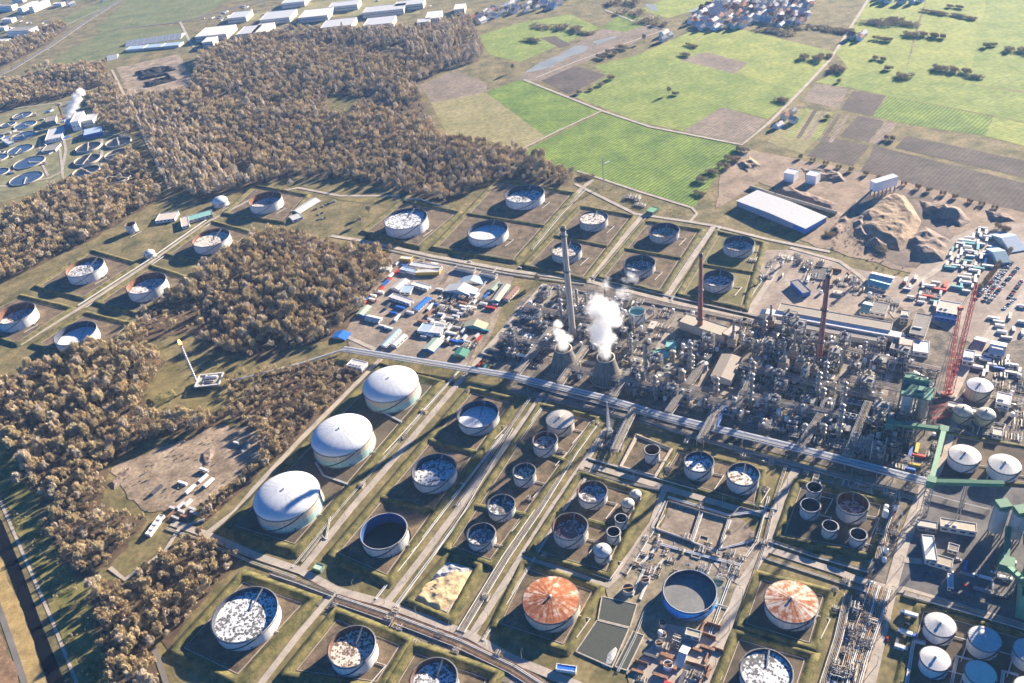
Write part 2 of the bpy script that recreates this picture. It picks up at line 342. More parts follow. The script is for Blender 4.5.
# ---- basins (earth banks round the tanks)
BZ = [0.30]
def basin(px, floor=None, h=2.6, w=6.5, divs=(), gmat=None):
    if gmat is None: h *= .98; w *= .82
    if floor is not None: sheet('basin_floor', px, nz(), floor)
    pts = [Vector((*g2(*p), 0)) for p in px]
    if sum(pts[i].x * pts[(i + 1) % len(pts)].y - pts[(i + 1) % len(pts)].x * pts[i].y for i in range(len(pts))) < 0: pts = pts[::-1]
    n = len(pts)
    def off(d):
        out = []
        for i in range(n):
            a, b, c = pts[i - 1], pts[i], pts[(i + 1) % n]
            e1 = (b - a).normalized(); e2 = (c - b).normalized()
            n1 = Vector((e1.y, -e1.x, 0)); n2 = Vector((e2.y, -e2.x, 0)); k = (n1 + n2); k = k / max(.3, k.dot(n1))
            out.append(b + k * d)
        return out
    prof_ = [(w, 0), (w * .62, h * .42), (1.3, h * .93), (.4, h), (-.4, h), (-1.3, h * .93), (-w * .62, h * .42), (-w, 0)]
    rings = []
    for o_, z_ in prof_:
        ring = []; pp = off(o_)
        for a, b in zip(pp, pp[1:] + pp[:1]):
            m_ = max(2, int((pts[(pp.index(a) + 1) % n] - pts[pp.index(a)]).length / 7))
            for i in range(m_):
                q = a + (b - a) * (i / m_); k = mn.noise(Vector((q.x * .09, q.y * .09, o_ * .3))) * (0 if gmat else 1)
                ring.append((q.x + k * .7, q.y + mn.noise(Vector((q.y * .09, q.x * .09, 7 + o_))) * (0 if gmat else .7), max(0, z_ * (1 + k * .16)) if z_ else 0))
        rings.append(ring)
    N_ = len(rings[0]); mb = MB()
    mb.add([v for rg in rings for v in rg], [[k * N_ + i, k * N_ + (i + 1) % N_, (k + 1) * N_ + (i + 1) % N_, (k + 1) * N_ + i] for k in range(len(rings) - 1) for i in range(N_)], 0, gmat is None)
    struct(mb.build('earth_bank', gmat or GRASS))
    if gmat is None:
        k_ = MB(); fl = off(-w - .4)
        for a, b in zip(fl, fl[1:] + fl[:1]): k_.beam(a + Vector((0, 0, .25)), b + Vector((0, 0, .25)), .55, .7)
        struct(k_.build('basin_kerb', CONC))
    for a, b in divs:
        a, b = Vector((*g2(*a), 0)), Vector((*g2(*b), 0)); d = (b - a).normalized(); nn = Vector((-d.y, d.x, 0)); mb = MB(); hh = h * .85; ww = w * .85
        a = a + d * 1.0; b = b - d * 1.0
        prof = [(-ww, 0), (-1, hh), (1, hh), (ww, 0)]
        vs = [e + nn * o + Vector((0, 0, z)) for e in (a, b) for o, z in prof]
        mb.add(vs, [[0, 4, 5, 1], [1, 5, 6, 2], [2, 6, 7, 3], [0, 1, 2, 3], [7, 6, 5, 4]]); struct(mb.build('earth_bank', gmat or GRASS))
DBAS = M('damp_basin', (.10, .085, .06), .95, .35, .04, fine=.2, col2=(.15, .11, .075))
GBAS = M('grassy_basin', (.17, .15, .06), .95, .3, .05, fine=.2)
basin([(381, 367), (441, 383), (296, 552), (224, 530)], DBAS, 3, 8)
basin([(470, 389), (517, 401), (388, 582), (330, 556)], BROWN, 2.6, 6, [((428, 440), (482, 455)), ((379, 497), (441, 513))])
basin([(540, 405), (598, 419), (492, 566), (445, 549)], BROWN, 2.4, 5.5, [((512, 440), (566, 462)), ((474, 506), (528, 516))])
basin([(448, 557), (480, 566), (450, 620), (408, 602)], M('lime_ground', (.5, .42, .3), .95, .3, .06, fine=.3), 2.4, 5.5)
basin([(580, 474), (645, 494), (609, 577), (528, 553)], BROWN, 2.4, 5, [((556, 512), (630, 533))])
basin([(524, 563), (600, 589), (566, 651), (493, 627)], BROWN, 2.2, 5)
basin([(637, 436), (671, 450), (655, 477), (620, 467)], BROWN, 1.2, 2.5, gmat=CONC)
basin([(676, 449), (764, 471), (757, 508), (659, 478)], BROWN, 1.6, 3.5)
basin([(797, 482), (888, 503), (872, 557), (777, 538)], DBAS, 2.4, 5)
basin([(757, 574), (831, 593), (814, 650), (738, 627)], DBAS, 2.4, 5)
basin([(735, 633), (813, 656), (796, 712), (712, 692)], DBAS, 2.4, 5)
basin([(919, 606), (1050, 643), (1050, 730), (892, 706)], DBAS, 1.6, 4)
basin([(243, 575), (314, 600), (238, 684), (173, 652)], BROWN, 3, 7)
basin([(336, 612), (410, 642), (380, 690), (284, 676)], BROWN, 3, 6.5)
basin([(413, 645), (498, 675), (470, 725), (386, 690)], BROWN, 3, 6.5)
basin([(20, 296), (72, 309), (18, 345), (-42, 326)], BROWN, 2.6, 6)
basin([(91, 251), (137, 264), (84, 299), (36, 287)], BROWN, 2.6, 6)
basin([(150, 266), (192, 280), (137, 314), (96, 303)], BROWN, 2.6, 6)
basin([(85, 313), (132, 325), (92, 362), (34, 345)], BROWN, 2.6, 6)
basin([(212, 222), (252, 233), (215, 266), (166, 255)], BROWN, 2.6, 6)
basin([(255, 186), (308, 196), (284, 223), (224, 214)], BROWN, 2.6, 6)
basin([(403, 201), (460, 213), (419, 248), (363, 232)], BROWN, 2.6, 6)
basin([(497, 181), (575, 194), (515, 262), (433, 248)], BROWN, 2.6, 6, [((467, 214), (548, 227))])
basin([(580, 207), (634, 217), (585, 280), (524, 266)], BROWN, 2.6, 6, [((554, 236), (608, 247))])
basin([(645, 222), (702, 231), (662, 293), (599, 278)], BROWN, 2.6, 6, [((624, 249), (682, 259))])
basin([(717, 232), (764, 244), (745, 310), (678, 295)], GBAS, 2.6, 6, [((703, 265), (758, 274))])
basin([(940, 432), (1050, 452), (1050, 486), (932, 480)], DBAS, 1.4, 3)
# ---- roads
def rd(px, w=6, mat=CONC, name='road', kerb=True): return road(name, px, w, nz() + .02, mat, kerb)
rd([(205, 535), (235, 512), (256, 487), (300, 440), (345, 395), (381, 359)], 5)
rd([(301, 571), (350, 510), (402, 450), (466, 374), (488, 348), (520, 312), (545, 284)], 6)
rd([(386, 604), (420, 560), (456, 512), (512, 438), (541, 397)], 5.5)
rd([(471, 636), (512, 572), (549, 513), (584, 463), (604, 432)], 5.5)
rd([(607, 586), (630, 556), (652, 524), (664, 490)], 5)
rd([(702, 695), (722, 640), (742, 584), (768, 546), (780, 500), (796, 470)], 7)
rd([(866, 695), (890, 592), (903, 545), (915, 512), (926, 484)], 8)
rd([(335, 592), (300, 633), (256, 690)], 5)
rd([(172, 523), (205, 534), (256, 556), (301, 571), (338, 591), (386, 604), (471, 636), (512, 659), (588, 690)], 6.5)
rd([(584, 464), (662, 487), (737, 509), (776, 517)], 6)
rd([(521, 558), (565, 571), (607, 586), (650, 545)], 5)
rd([(766, 549), (835, 571), (858, 580), (888, 589), (903, 590), (960, 607), (1050, 635)], 6)
rd([(512, 390), (544, 397), (662, 426), (712, 440), (768, 460), (918, 492)], 7, ASPH)
rd([(331, 236), (363, 241), (431, 256), (512, 271), (587, 281), (667, 301), (762, 323), (800, 336)], 6)
rd([(512, 264), (545, 228), (580, 190), (592, 180)], 5.5)
rd([(587, 281), (615, 248), (642, 216)], 6); rd([(664, 300), (690, 262), (714, 226)], 6); rd([(747, 314), (768, 283), (786, 255)], 6)
rd([(575, 184), (635, 214), (690, 222), (714, 226), (770, 240), (830, 252)], 5)
rd([(577, 171), (640, 192), (692, 208), (697, 214), (690, 222)], 4, name='path', kerb=False)
rd([(20, 345), (82, 307), (150, 263), (210, 221), (258, 196), (298, 188), (340, 196), (400, 196)], 5)
rd([(112, 70), (130, 107), (148, 145), (163, 172), (170, 190)], 5, kerb=False)
rd([(-30, 88), (10, 70), (50, 46), (85, 22), (120, 0), (150, -18)], 16, ASPH, 'highway')
rd([(50, 34), (72, 22), (100, 9)], 6, ASPH)
rd([(110, 30), (180, 22), (250, 4), (300, -8)], 8, ASPH)
rd([(180, 22), (190, 42), (196, 50)], 6)
rd([(516, 152), (560, 130), (602, 111)], 4, name='path', kerb=False)
rd([(524, 80), (602, 111), (650, 127), (742, 145), (768, 124), (800, 92), (830, 60), (868, 0), (880, -20)], 5, name='path', kerb=False)
rd([(536, 78), (575, 62), (630, 42), (665, 30)], 4, name='path', kerb=False)
rd([(666, 30), (640, 24), (605, 10)], 5, name='path', kerb=False)
rd([(980, 350), (1000, 320), (1024, 296), (1050, 268)], 9)
rd([(905, 290), (930, 275), (970, 246), (985, 232)], 7)
rd([(950, 400), (968, 362), (985, 345)], 8); rd([(935, 480), (950, 440), (960, 398)], 5)
rd([(110, 568), (125, 580), (165, 552), (180, 528), (205, 520)], 4, kerb=False)
rd([(155, 650), (172, 700)], 4, ASPH, kerb=False)
rd([(722, 640), (700, 628)], 6); rd([(742, 584), (728, 576), (716, 562)], 5)
rd([(900, 560), (922, 562)], 5)
rd([(345, 336), (380, 352)], 5); rd([(396, 346), (432, 300), (452, 268)], 5, DIRT, kerb=False)
rd([(468, 370), (490, 320), (512, 290)], 4, DIRT, kerb=False)
rd([(896, 318), (880, 300), (862, 278), (840, 262), (790, 248)], 5)
rd([(490, 322), (470, 320), (444, 320)], 4, DIRT, kerb=False)
# access tracks in process area
rd([(646, 372), (664, 340), (678, 318)], 6, ASPH)
rd([(758, 350), (766, 326)], 6, ASPH)
# ================================================================= TANKS
WHITE = P('white_tank_paint', (.64, .63, .61), .5, obj=True, stretch=(1, 1, .06), scale=.5, var=.12)
GREYP = P('grey_tank_paint', (.46, .45, .43), .55, obj=True, stretch=(1, 1, .06), scale=.5, var=.2)
BEIGE = P('beige_tank_paint', (.52, .46, .36), .6, obj=True, stretch=(1, 1, .06), scale=.5, var=.18)
BLUEP = P('blue_tank_paint', (.07, .40, .92), .4, obj=True, stretch=(1, 1, .06), scale=.4)
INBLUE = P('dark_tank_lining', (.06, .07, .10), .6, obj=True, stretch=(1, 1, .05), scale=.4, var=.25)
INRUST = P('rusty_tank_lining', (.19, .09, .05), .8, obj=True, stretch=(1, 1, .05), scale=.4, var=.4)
STEEL = P('grey_steel', (.24, .235, .23), .45, var=.2)
DSTEEL = P('dark_steel', (.10, .10, .11), .6, var=.3)
PALEM = P('pale_steel', (.62, .60, .56), .4, var=.12)
DOMEW = P('dome_panels', (.60, .61, .63), .45, var=.06, scale=.2)
TEALP = P('turquoise_tank_paint', (.45, .62, .58), .5, obj=True, stretch=(1, 1, .06), scale=.4, var=.15)
CONEW = P('pale_cone_roof', (.56, .55, .53), .5, var=.12, scale=.2)
TURQ = P('faded_turquoise_band', (.36, .55, .50), .55, obj=True, stretch=(1, 1, .06), scale=.5, var=.15)
OIL = M('black_sludge', (.018, .018, .02), .3, .3, .1, spec=.4)
GREYW = M('grey_basin_water', (.19, .19, .185), .6, .12, .06, obj=True)
def rust_roof(name, k):
    m = bpy.data.materials.new(name); m.use_nodes = True; t = m.node_tree; b = t.nodes['Principled BSDF']; N, L = t.nodes.new, t.links.new
    co = N('ShaderNodeTexCoord'); gr = N('ShaderNodeTexGradient'); gr.gradient_type = 'RADIAL'; L(co.outputs['Object'], gr.inputs[0])
    sp = N('ShaderNodeVectorMath'); sp.operation = 'LENGTH'; L(co.outputs['Object'], sp.inputs[0])
    cb = N('ShaderNodeCombineXYZ'); mu = N('ShaderNodeMath'); mu.operation = 'MULTIPLY'; mu.inputs[1].default_value = 26; L(gr.outputs['Fac'], mu.inputs[0])
    m2 = N('ShaderNodeMath'); m2.operation = 'MULTIPLY'; m2.inputs[1].default_value = .07; L(sp.outputs['Value'], m2.inputs[0])
    L(mu.outputs[0], cb.inputs[0]); L(m2.outputs[0], cb.inputs[1])
    oi = N('ShaderNodeObjectInfo'); m3 = N('ShaderNodeMath'); m3.operation = 'MULTIPLY'; m3.inputs[1].default_value = 60; L(oi.outputs['Random'], m3.inputs[0]); L(m3.outputs[0], cb.inputs[2])
    n = N('ShaderNodeTexNoise'); n.inputs['Scale'].default_value = 1.0; n.inputs['Detail'].default_value = 5; L(cb.outputs[0], n.inputs['Vector'])
    n2 = N('ShaderNodeTexNoise'); n2.inputs['Scale'].default_value = .22; n2.inputs['Detail'].default_value = 7; n2.inputs['Roughness'].default_value = .7; L(co.outputs['Object'], n2.inputs['Vector'])
    ad = N('ShaderNodeMath'); ad.operation = 'ADD'; w1 = N('ShaderNodeMath'); w1.operation = 'MULTIPLY'; w1.inputs[1].default_value = .75; w2 = N('ShaderNodeMath'); w2.operation = 'MULTIPLY'; w2.inputs[1].default_value = 1.25; L(n.outputs[0], w1.inputs[0]); L(n2.outputs[0], w2.inputs[0]); L(w1.outputs[0], ad.inputs[0]); L(w2.outputs[0], ad.inputs[1])
    r = N('ShaderNodeValToRGB'); L(ad.outputs[0], r.inputs[0]); e = r.color_ramp.elements
    e[0].position = .82; e[0].color = (.30, .085, .028, 1); e[1].position = 1.12; e[1].color = (.62, .52, .42, 1)
    x = e.new(.96); x.color = (.44, .16, .06, 1)
    mr = N('ShaderNodeMath'); mr.operation = 'MULTIPLY'; mr.inputs[1].default_value = k; L(ad.outputs[0], mr.inputs[0]); L(mr.outputs[0], r.inputs[0])
    e[0].position = .66; x.position = .80; e[2].position = .95
    L(r.outputs[0], b.inputs['Base Color']); b.inputs['Roughness'].default_value = .85; return m
RUSTR = rust_roof('rusty_roof_plates', .77); RUSTP = rust_roof('pale_rusty_roof_plates', .86)
def blot_roof(name, base, dark, thr, sc=.33):
    """pontoon roof plates with standing water and soot in ring-shaped rows"""
    m = bpy.data.materials.new(name); m.use_nodes = True; t = m.node_tree; b = t.nodes['Principled BSDF']; N, L = t.nodes.new, t.links.new
    co = N('ShaderNodeTexCoord'); oi = N('ShaderNodeObjectInfo'); m3 = N('ShaderNodeMath'); m3.operation = 'MULTIPLY'; m3.inputs[1].default_value = 97; L(oi.outputs['Random'], m3.inputs[0])
    v = N('ShaderNodeTexVoronoi'); v.voronoi_dimensions = '4D'; v.feature = 'F1'; v.inputs['Scale'].default_value = sc; L(co.outputs['Object'], v.inputs['Vector']); L(m3.outputs[0], v.inputs['W'])
    n = N('ShaderNodeTexNoise'); n.noise_dimensions = '4D'; n.inputs['Scale'].default_value = .09; n.inputs['Detail'].default_value = 7; n.inputs['Roughness'].default_value = .7; L(co.outputs['Object'], n.inputs['Vector']); L(m3.outputs[0], n.inputs['W'])
    ln = N('ShaderNodeVectorMath'); ln.operation = 'LENGTH'; L(co.outputs['Object'], ln.inputs[0])
    ct = N('ShaderNodeMapRange'); ct.inputs[1].default_value = 0; ct.inputs[2].default_value = 11; ct.inputs[3].default_value = .32; ct.inputs[4].default_value = 0; L(ln.outputs['Value'], ct.inputs[0])
    sx = N('ShaderNodeSeparateColor'); L(v.outputs['Color'], sx.inputs[0])
    a = N('ShaderNodeMath'); a.operation = 'MULTIPLY_ADD'; a.inputs[1].default_value = .55; L(sx.outputs[0], a.inputs[0]); L(n.outputs[0], a.inputs[2])
    a2 = N('ShaderNodeMath'); a2.operation = 'ADD'; L(a.outputs[0], a2.inputs[0]); L(ct.outputs[0], a2.inputs[1])
    ds = N('ShaderNodeMath'); ds.operation = 'MULTIPLY_ADD'; ds.inputs[1].default_value = -.33; L(v.outputs['Distance'], ds.inputs[0]); L(a2.outputs[0], ds.inputs[2])
    d2 = N('ShaderNodeMath'); d2.operation = 'MULTIPLY_ADD'; d2.inputs[1].default_value = .14; L(oi.outputs['Random'], d2.inputs[0]); L(ds.outputs[0], d2.inputs[2])
    r = N('ShaderNodeValToRGB'); L(d2.outputs[0], r.inputs[0]); e = r.color_ramp.elements
    e[0].position = thr - .11; e[0].color = (*base, 1); e[1].position = thr + .07; e[1].color = (*dark, 1)
    L(r.outputs[0], b.inputs['Base Color']); b.inputs['Roughness'].default_value = .45; return m
RF_B = blot_roof('blotched_roof_plates', (.72, .73, .75), (.12, .115, .11), .70, .56)
RF_W = blot_roof('pale_roof_plates', (.72, .74, .77), (.36, .37, .39), .88, .7)
RF_T = blot_roof('tan_blotched_roof_plates', (.70, .65, .57), (.17, .11, .07), .74, .56)
RF_M = blot_roof('snowy_roof_plates', (.71, .71, .72), (.16, .12, .10), .77, .6)

def solve(px, py, hpx):
    h = 10.0
    for _ in range(12):
        p = G(px, py, h); d = PX((p.x, p.y, 0))[1] - PX(p)[1]; h *= hpx / max(d, .1)
    return h
def radius(px, py, w, h):
    p = G(px, py, h); r = w / 2
    for _ in range(10):
        xs = [PX((p.x + r * math.cos(a), p.y + r * math.sin(a), h)) for a in [i * math.pi / 12 for i in range(24)]]
        x0, x1 = min(x[0] for x in xs), max(x[0] for x in xs); y0, y1 = min(x[1] for x in xs), max(x[1] for x in xs)
        r *= w / (x1 - x0); q = G(*(px - (x0 + x1) / 2 + PX(p)[0], py - (y0 + y1) / 2 + PX(p)[1]), h); p = Vector((q.x, q.y, h))
    return p, r
LM = []      # landmarks for the labels of small things: (phrase, pixel)
TANKS = []
def tank(px, py, w, hpx, roof, label, shell=None, depth=.45, inner=None, rmat=None, name='storage_tank', group=None, short=None):
    h = solve(px, py, hpx); p, r = radius(px, py, w, h); n = 64 if r > 9 else 32
    shell = shell or GREYP; inner = inner or INBLUE
    root = thing(name, label, 'storage tank', (p.x, p.y, 0), 0, group); TANKS.append((p.x, p.y, r, h))
    t = .35
    mb = MB(); mb.cyl(0, 0, .05, h, r, n=n, top=False); 
    if roof in ('float', 'open'):
        mb.lathe(0, 0, [(r, h), (r - t, h)], n, 2, False)
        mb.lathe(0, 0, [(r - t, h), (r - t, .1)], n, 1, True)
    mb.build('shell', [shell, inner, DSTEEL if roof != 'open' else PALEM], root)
    g = MB(); g.lathe(0, 0, [(r + .02, h - .9), (r + .9, h - .9), (r + .9, h - .75), (r + .02, h - .75)], n, 0, False); g.build('wind_girder', STEEL, root)
    f = MB(); f.lathe(0, 0, [(r + 1.2, .08), (r + 1.2, .35), (r, .35)], n, 0, False); f.build('foundation_ring', CONC, root)
    zr = h * (1 - depth * (.74 if depth > .45 and roof == 'float' else 1))
    if roof == 'float':
        k = MB(); k.cyl(0, 0, zr - .5, zr, r - t - .25, n=n)
        k.build('floating_roof', rmat or RF_B, root)
        s_ = MB(); s_.lathe(0, 0, [(r - t - .9, zr + .03), (r - t - .05, zr + .35)], n); s_.build('rim_seal', DSTEEL, root)
        a = R(65); l = MB(); e0 = (math.cos(a) * (r - .6), math.sin(a) * (r - .6), h); e1 = (math.cos(a) * r * .25, math.sin(a) * r * .25, zr + .6)
        l.beam(e0, e1, 1.1, .35); l.build('rolling_ladder', STEEL, root)
    elif roof == 'open':
        k = MB(); k.cyl(0, 0, .1, zr, r - t - .02, n=n); k.build('tank_floor', rmat or OIL, root)
    else:
        rr = r + .25; k = MB()
        if roof == 'dome': k.dome(0, 0, h, rr, r * .30, n=n, k=9)
        elif roof == 'cap': k.dome(0, 0, h, rr, r * .6, n=n, k=7)
        else: k.lathe(0, 0, [(rr, h), (rr * .5, h + r * .09), (.05, h + r * .17)], n, 0, roof == 'cone')
        ro = k.build('roof', rmat or CONEW, root)
        v = MB(); top = h + (r * .30 if roof == 'dome' else r * .6 if roof == 'cap' else r * .17)
        v.cyl(0, 0, top - .3, top + 1.0, .8, n=10); v.cyl(0, 0, top + 1.0, top + 1.3, 1.1, .3, n=10); v.build('roof_vent', PALEM, ro)
        if r > 9 and roof != 'cap':
            s_ = MB(); m_ = 24
            for i in range(m_):
                a = 2 * math.pi * i / m_
                if roof == 'dome':
                    pts = [((rr * math.cos(u)) * math.cos(a), (rr * math.cos(u)) * math.sin(a), h + r * .30 * math.sin(u) + .06) for u in [math.pi / 2 * j / 7 for j in range(7)]]
                else: pts = [(rr * math.cos(a), rr * math.sin(a), h + .06), (rr * .5 * math.cos(a), rr * .5 * math.sin(a), h + r * .09 + .06), (.6 * math.cos(a), .6 * math.sin(a), h + r * .17)]
                for A_, B_ in zip(pts[:-1], pts[1:]): s_.beam(A_, B_, .16, .05)
            s_.build('roof_ribs', rmat or CONEW, ro)
    # spiral stair on the side the photograph shows, platform, nozzle and pipe
    st = MB(); a0 = R(235); stp = 14
    for i in range(stp):
        a, b = a0 + R(5.2) * i, a0 + R(5.2) * (i + 1); z0, z1 = h * i / stp, h * (i + 1) / stp
        st.beam(((r + .6) * math.cos(a), (r + .6) * math.sin(a), z0 + .2), ((r + .6) * math.cos(b), (r + .6) * math.sin(b), z1 + .2), 1.1, .35)
    st.build('stairway', DSTEEL if shell is not DSTEEL else STEEL, root)
    if roof == 'dome':
        MB().lathe(0, 0, [(r + .03, .3), (r + .03, h * .48)], n).build('lower_band', TURQ, root); MB().lathe(0, 0, [(r + .02, h * .48), (r + .35, h * .48 + .15), (r + .02, h * .48 + .3)], n).build('hoop', BEIGE, root)
    if r > 6:
        rl = MB(); rr2 = r + .75
        for i in range(0, n, 2):
            a = 2 * math.pi * i / n; rl.beam((rr2 * math.cos(a), rr2 * math.sin(a), h - .8), (rr2 * math.cos(a), rr2 * math.sin(a), h + .4), .12)
        rl.lathe(0, 0, [(rr2, h + .3), (rr2, h + .42)], n, 0, False); rl.build('handrail', DSTEEL, root)
        nz_ = MB(); a = R(-28)
        nz_.tube([(r * math.cos(a), r * math.sin(a), 1.2), ((r + 9) * math.cos(a), (r + 9) * math.sin(a), 1.2), ((r + 9) * math.cos(a) - 12, (r + 9) * math.sin(a) - 14, 1.2)], .35, 8); nz_.build('inlet_pipe', PALEM, root)
        mh = MB(); a = R(-75); mh.cyl(r * math.cos(a), r * math.sin(a), 1.2, 2.6, .9, n=8); mh.build('manhole', STEEL, root)
    if short: LM.append((short, PX(p)))
    return root
T = tank
# farm beyond the flare wood
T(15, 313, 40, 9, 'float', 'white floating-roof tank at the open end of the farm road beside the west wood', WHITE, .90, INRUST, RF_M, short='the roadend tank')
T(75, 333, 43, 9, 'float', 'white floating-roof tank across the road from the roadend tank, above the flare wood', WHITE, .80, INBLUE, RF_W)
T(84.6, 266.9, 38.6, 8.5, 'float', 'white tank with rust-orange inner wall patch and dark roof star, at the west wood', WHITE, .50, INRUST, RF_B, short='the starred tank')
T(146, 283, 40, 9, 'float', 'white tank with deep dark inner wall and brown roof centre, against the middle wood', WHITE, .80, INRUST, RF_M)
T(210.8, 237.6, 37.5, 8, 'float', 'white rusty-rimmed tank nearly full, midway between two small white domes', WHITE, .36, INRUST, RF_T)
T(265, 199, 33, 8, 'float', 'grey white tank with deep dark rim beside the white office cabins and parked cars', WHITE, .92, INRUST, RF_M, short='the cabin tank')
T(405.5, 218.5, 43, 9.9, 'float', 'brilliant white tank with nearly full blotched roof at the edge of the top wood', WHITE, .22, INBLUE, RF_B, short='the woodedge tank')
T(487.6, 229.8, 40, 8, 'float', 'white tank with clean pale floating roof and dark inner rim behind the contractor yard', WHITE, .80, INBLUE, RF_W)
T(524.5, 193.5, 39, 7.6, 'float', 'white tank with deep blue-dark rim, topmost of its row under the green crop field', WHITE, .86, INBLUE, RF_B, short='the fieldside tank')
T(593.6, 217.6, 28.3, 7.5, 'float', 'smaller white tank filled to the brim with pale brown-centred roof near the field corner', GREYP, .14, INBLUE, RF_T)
T(566.5, 249, 30, 7.5, 'float', 'small grey-white tank, nearly full, just behind the top of the pale stack', GREYP, .32, INBLUE, RF_T)
T(664.3, 230, 30, 7, 'float', 'small tank with dark deep rim and brown-patched roof beside the field path', GREYP, .90, INBLUE, RF_T)
T(639.5, 263, 31.5, 7.3, 'float', 'dull grey tank in front of the field path tank, over the steam plume', GREYP, .93, INBLUE, RF_B)
T(739, 243, 31.5, 7.5, 'float', 'grey tank with brown roof centre nearest the blue-walled hall'.replace('nearest', 'beside'), GREYP, .90, INBLUE, RF_M, short='the hallside tank')
T(718.3, 278, 31.5, 7.5, 'float', 'grey tank half hidden behind the top of the middle red stack', GREYP, .93, INBLUE, RF_B)
# three white domes
T(390.5, 384.5, 55, 11, 'dome', 'big white dome tank, topmost of three, beside the main pipe rack', BEIGE, rmat=DOMEW, name='dome_roof_tank', short='the top dome')
T(341.5, 435.5, 60.5, 11.5, 'dome', 'big white dome tank, middle one of the three in a row', BEIGE, rmat=DOMEW, name='dome_roof_tank', short='the middle dome')
T(286.5, 496.5, 65.5, 12, 'dome', 'biggest white dome tank, lowest of the three, above the road crossing', BEIGE, rmat=DOMEW, name='dome_roof_tank', short='the lowest dome')
# second row
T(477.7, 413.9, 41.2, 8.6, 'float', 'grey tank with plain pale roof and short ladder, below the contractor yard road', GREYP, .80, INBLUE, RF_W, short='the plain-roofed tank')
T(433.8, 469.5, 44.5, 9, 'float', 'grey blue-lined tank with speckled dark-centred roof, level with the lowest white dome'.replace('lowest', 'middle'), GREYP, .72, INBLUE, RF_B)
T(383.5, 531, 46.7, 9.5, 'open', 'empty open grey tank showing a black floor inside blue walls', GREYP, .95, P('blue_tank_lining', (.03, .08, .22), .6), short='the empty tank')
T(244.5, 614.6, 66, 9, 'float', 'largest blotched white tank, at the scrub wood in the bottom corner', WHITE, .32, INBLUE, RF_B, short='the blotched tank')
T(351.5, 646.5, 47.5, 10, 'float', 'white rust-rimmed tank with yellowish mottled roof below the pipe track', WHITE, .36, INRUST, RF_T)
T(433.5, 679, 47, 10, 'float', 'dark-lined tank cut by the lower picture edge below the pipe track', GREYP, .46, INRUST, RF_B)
T(481, 534, 28.5, 7.5, 'float', 'small grey tank with bridge-like ladder over its roof, behind the lime heap', GREYP, .75, INBLUE, RF_B, short='the lime heap')
T(501, 504.5, 27.5, 7.5, 'float', 'small grey blotched tank directly behind the ladder-bridged small tank', GREYP, .50, INBLUE, RF_B)
T(524, 471, 22.5, 9, 'float', 'very small grey tank with brown blotched roof between two larger small tanks', GREYP, .38, INBLUE, RF_T)
T(544.7, 440, 24.6, 9.5, 'float', 'very small tank with rusty brown roof in front of the silver flat-coned tank', GREYP, .38, INRUST, RF_T)
T(560, 419, 27.5, 9, 'cone', 'silver tank with shiny pale cone roof by the main pipe rack', BEIGE, rmat=P('silver_roof', (.62, .55, .45), .3, metal=.4, var=.2), name='cone_roof_tank', short='the silver tank')
T(592.3, 491.5, 29.5, 8, 'float', 'grey tank with dark-spoked white roof beside the two small egg-domed tanks', GREYP, .42, INRUST, RF_B)
T(570, 526, 34.7, 10, 'float', 'grey tank with black pool on a low roof, behind the rust-roofed tank of the ponds', GREYP, .82, INRUST, RF_B)
T(621, 518, 12.5, 9, 'open', 'slim open grey tank, rear one of two beside the pipe alley', GREYP, .6, name='small_tank')
T(613.5, 531.5, 13.5, 9, 'open', 'slim open grey tank, front one of two beside the pipe alley', GREYP, .6, name='small_tank')
T(602.5, 550.5, 17, 8, 'cap', 'squat grey tank with rounded dome cap in front of two slim open tanks', GREYP, rmat=GREYP, name='small_tank')
T(635.5, 494, 11, 6, 'cap', 'small beige egg-domed tank, rear one of a pair by the road junction', BEIGE, rmat=BEIGE, name='small_tank')
T(628, 503, 12, 6, 'cap', 'small beige egg-domed tank, front one of a pair by the road junction', BEIGE, rmat=BEIGE, name='small_tank')
T(652, 449.5, 15.5, 10, 'open', 'narrow tall open tank with black mouth inside low concrete walls', GREYP, .8, INRUST, name='small_tank', short='the black-mouthed tank')
T(699, 461.5, 29.5, 10, 'float', 'grey tank with sharp black star pattern on its white roof', GREYP, .28, INBLUE, RF_B, short='the star tank')
T(743.3, 474, 32.5, 10, 'float', 'grey tank with tan and black mottled roof beside the star-patterned tank', GREYP, .24, INBLUE, RF_T)
T(551, 600, 56, 9.5, 'rcone', 'big tank with streaky orange-rust cone roof beside the settling ponds', BEIGE, rmat=RUSTR, name='cone_roof_tank', short='the pondside rust tank')
T(690, 591.3, 53.7, 7.5, 'open', 'bright blue low round tank full of grey water', BLUEP, .5, INBLUE, GREYW, name='water_tank', short='the blue tank')
T(791.5, 601.5, 53, 9, 'rcone', 'big tank with rust and white streaked cone roof beside the pipe field', GREYP, rmat=RUSTP, name='cone_roof_tank', short='the pipefield rust tank')
T(766.5, 671.5, 53, 9, 'float', 'blotched white tank with pale blue rim cut by the lower picture edge', WHITE, .12, INBLUE, RF_B, short='the lower blotched tank')
T(853, 503, 32, 10.5, 'float', 'dark rust-lined tank with roof sunk low, biggest of the tight tank group', GREYP, .95, INRUST, RF_T, short='the sunken-roof tank')
T(814.5, 487, 15.7, 9, 'open', 'small blue-lined open tank, rear of its group beside the rack road', GREYP, .6, name='small_tank')
T(810.5, 505, 20, 9, 'open', 'medium blue-lined open tank in front of the rearmost small one', GREYP, .5, name='small_tank')
T(830.3, 525.5, 16, 9, 'open', 'slim pale open tank in front of the sunken-roof tank, the one further west', GREYP, .4, name='small_tank')
T(858.5, 534, 17, 9, 'open', 'slim pale open tank directly in front of the sunken-roof tank', GREYP, .4, name='small_tank')
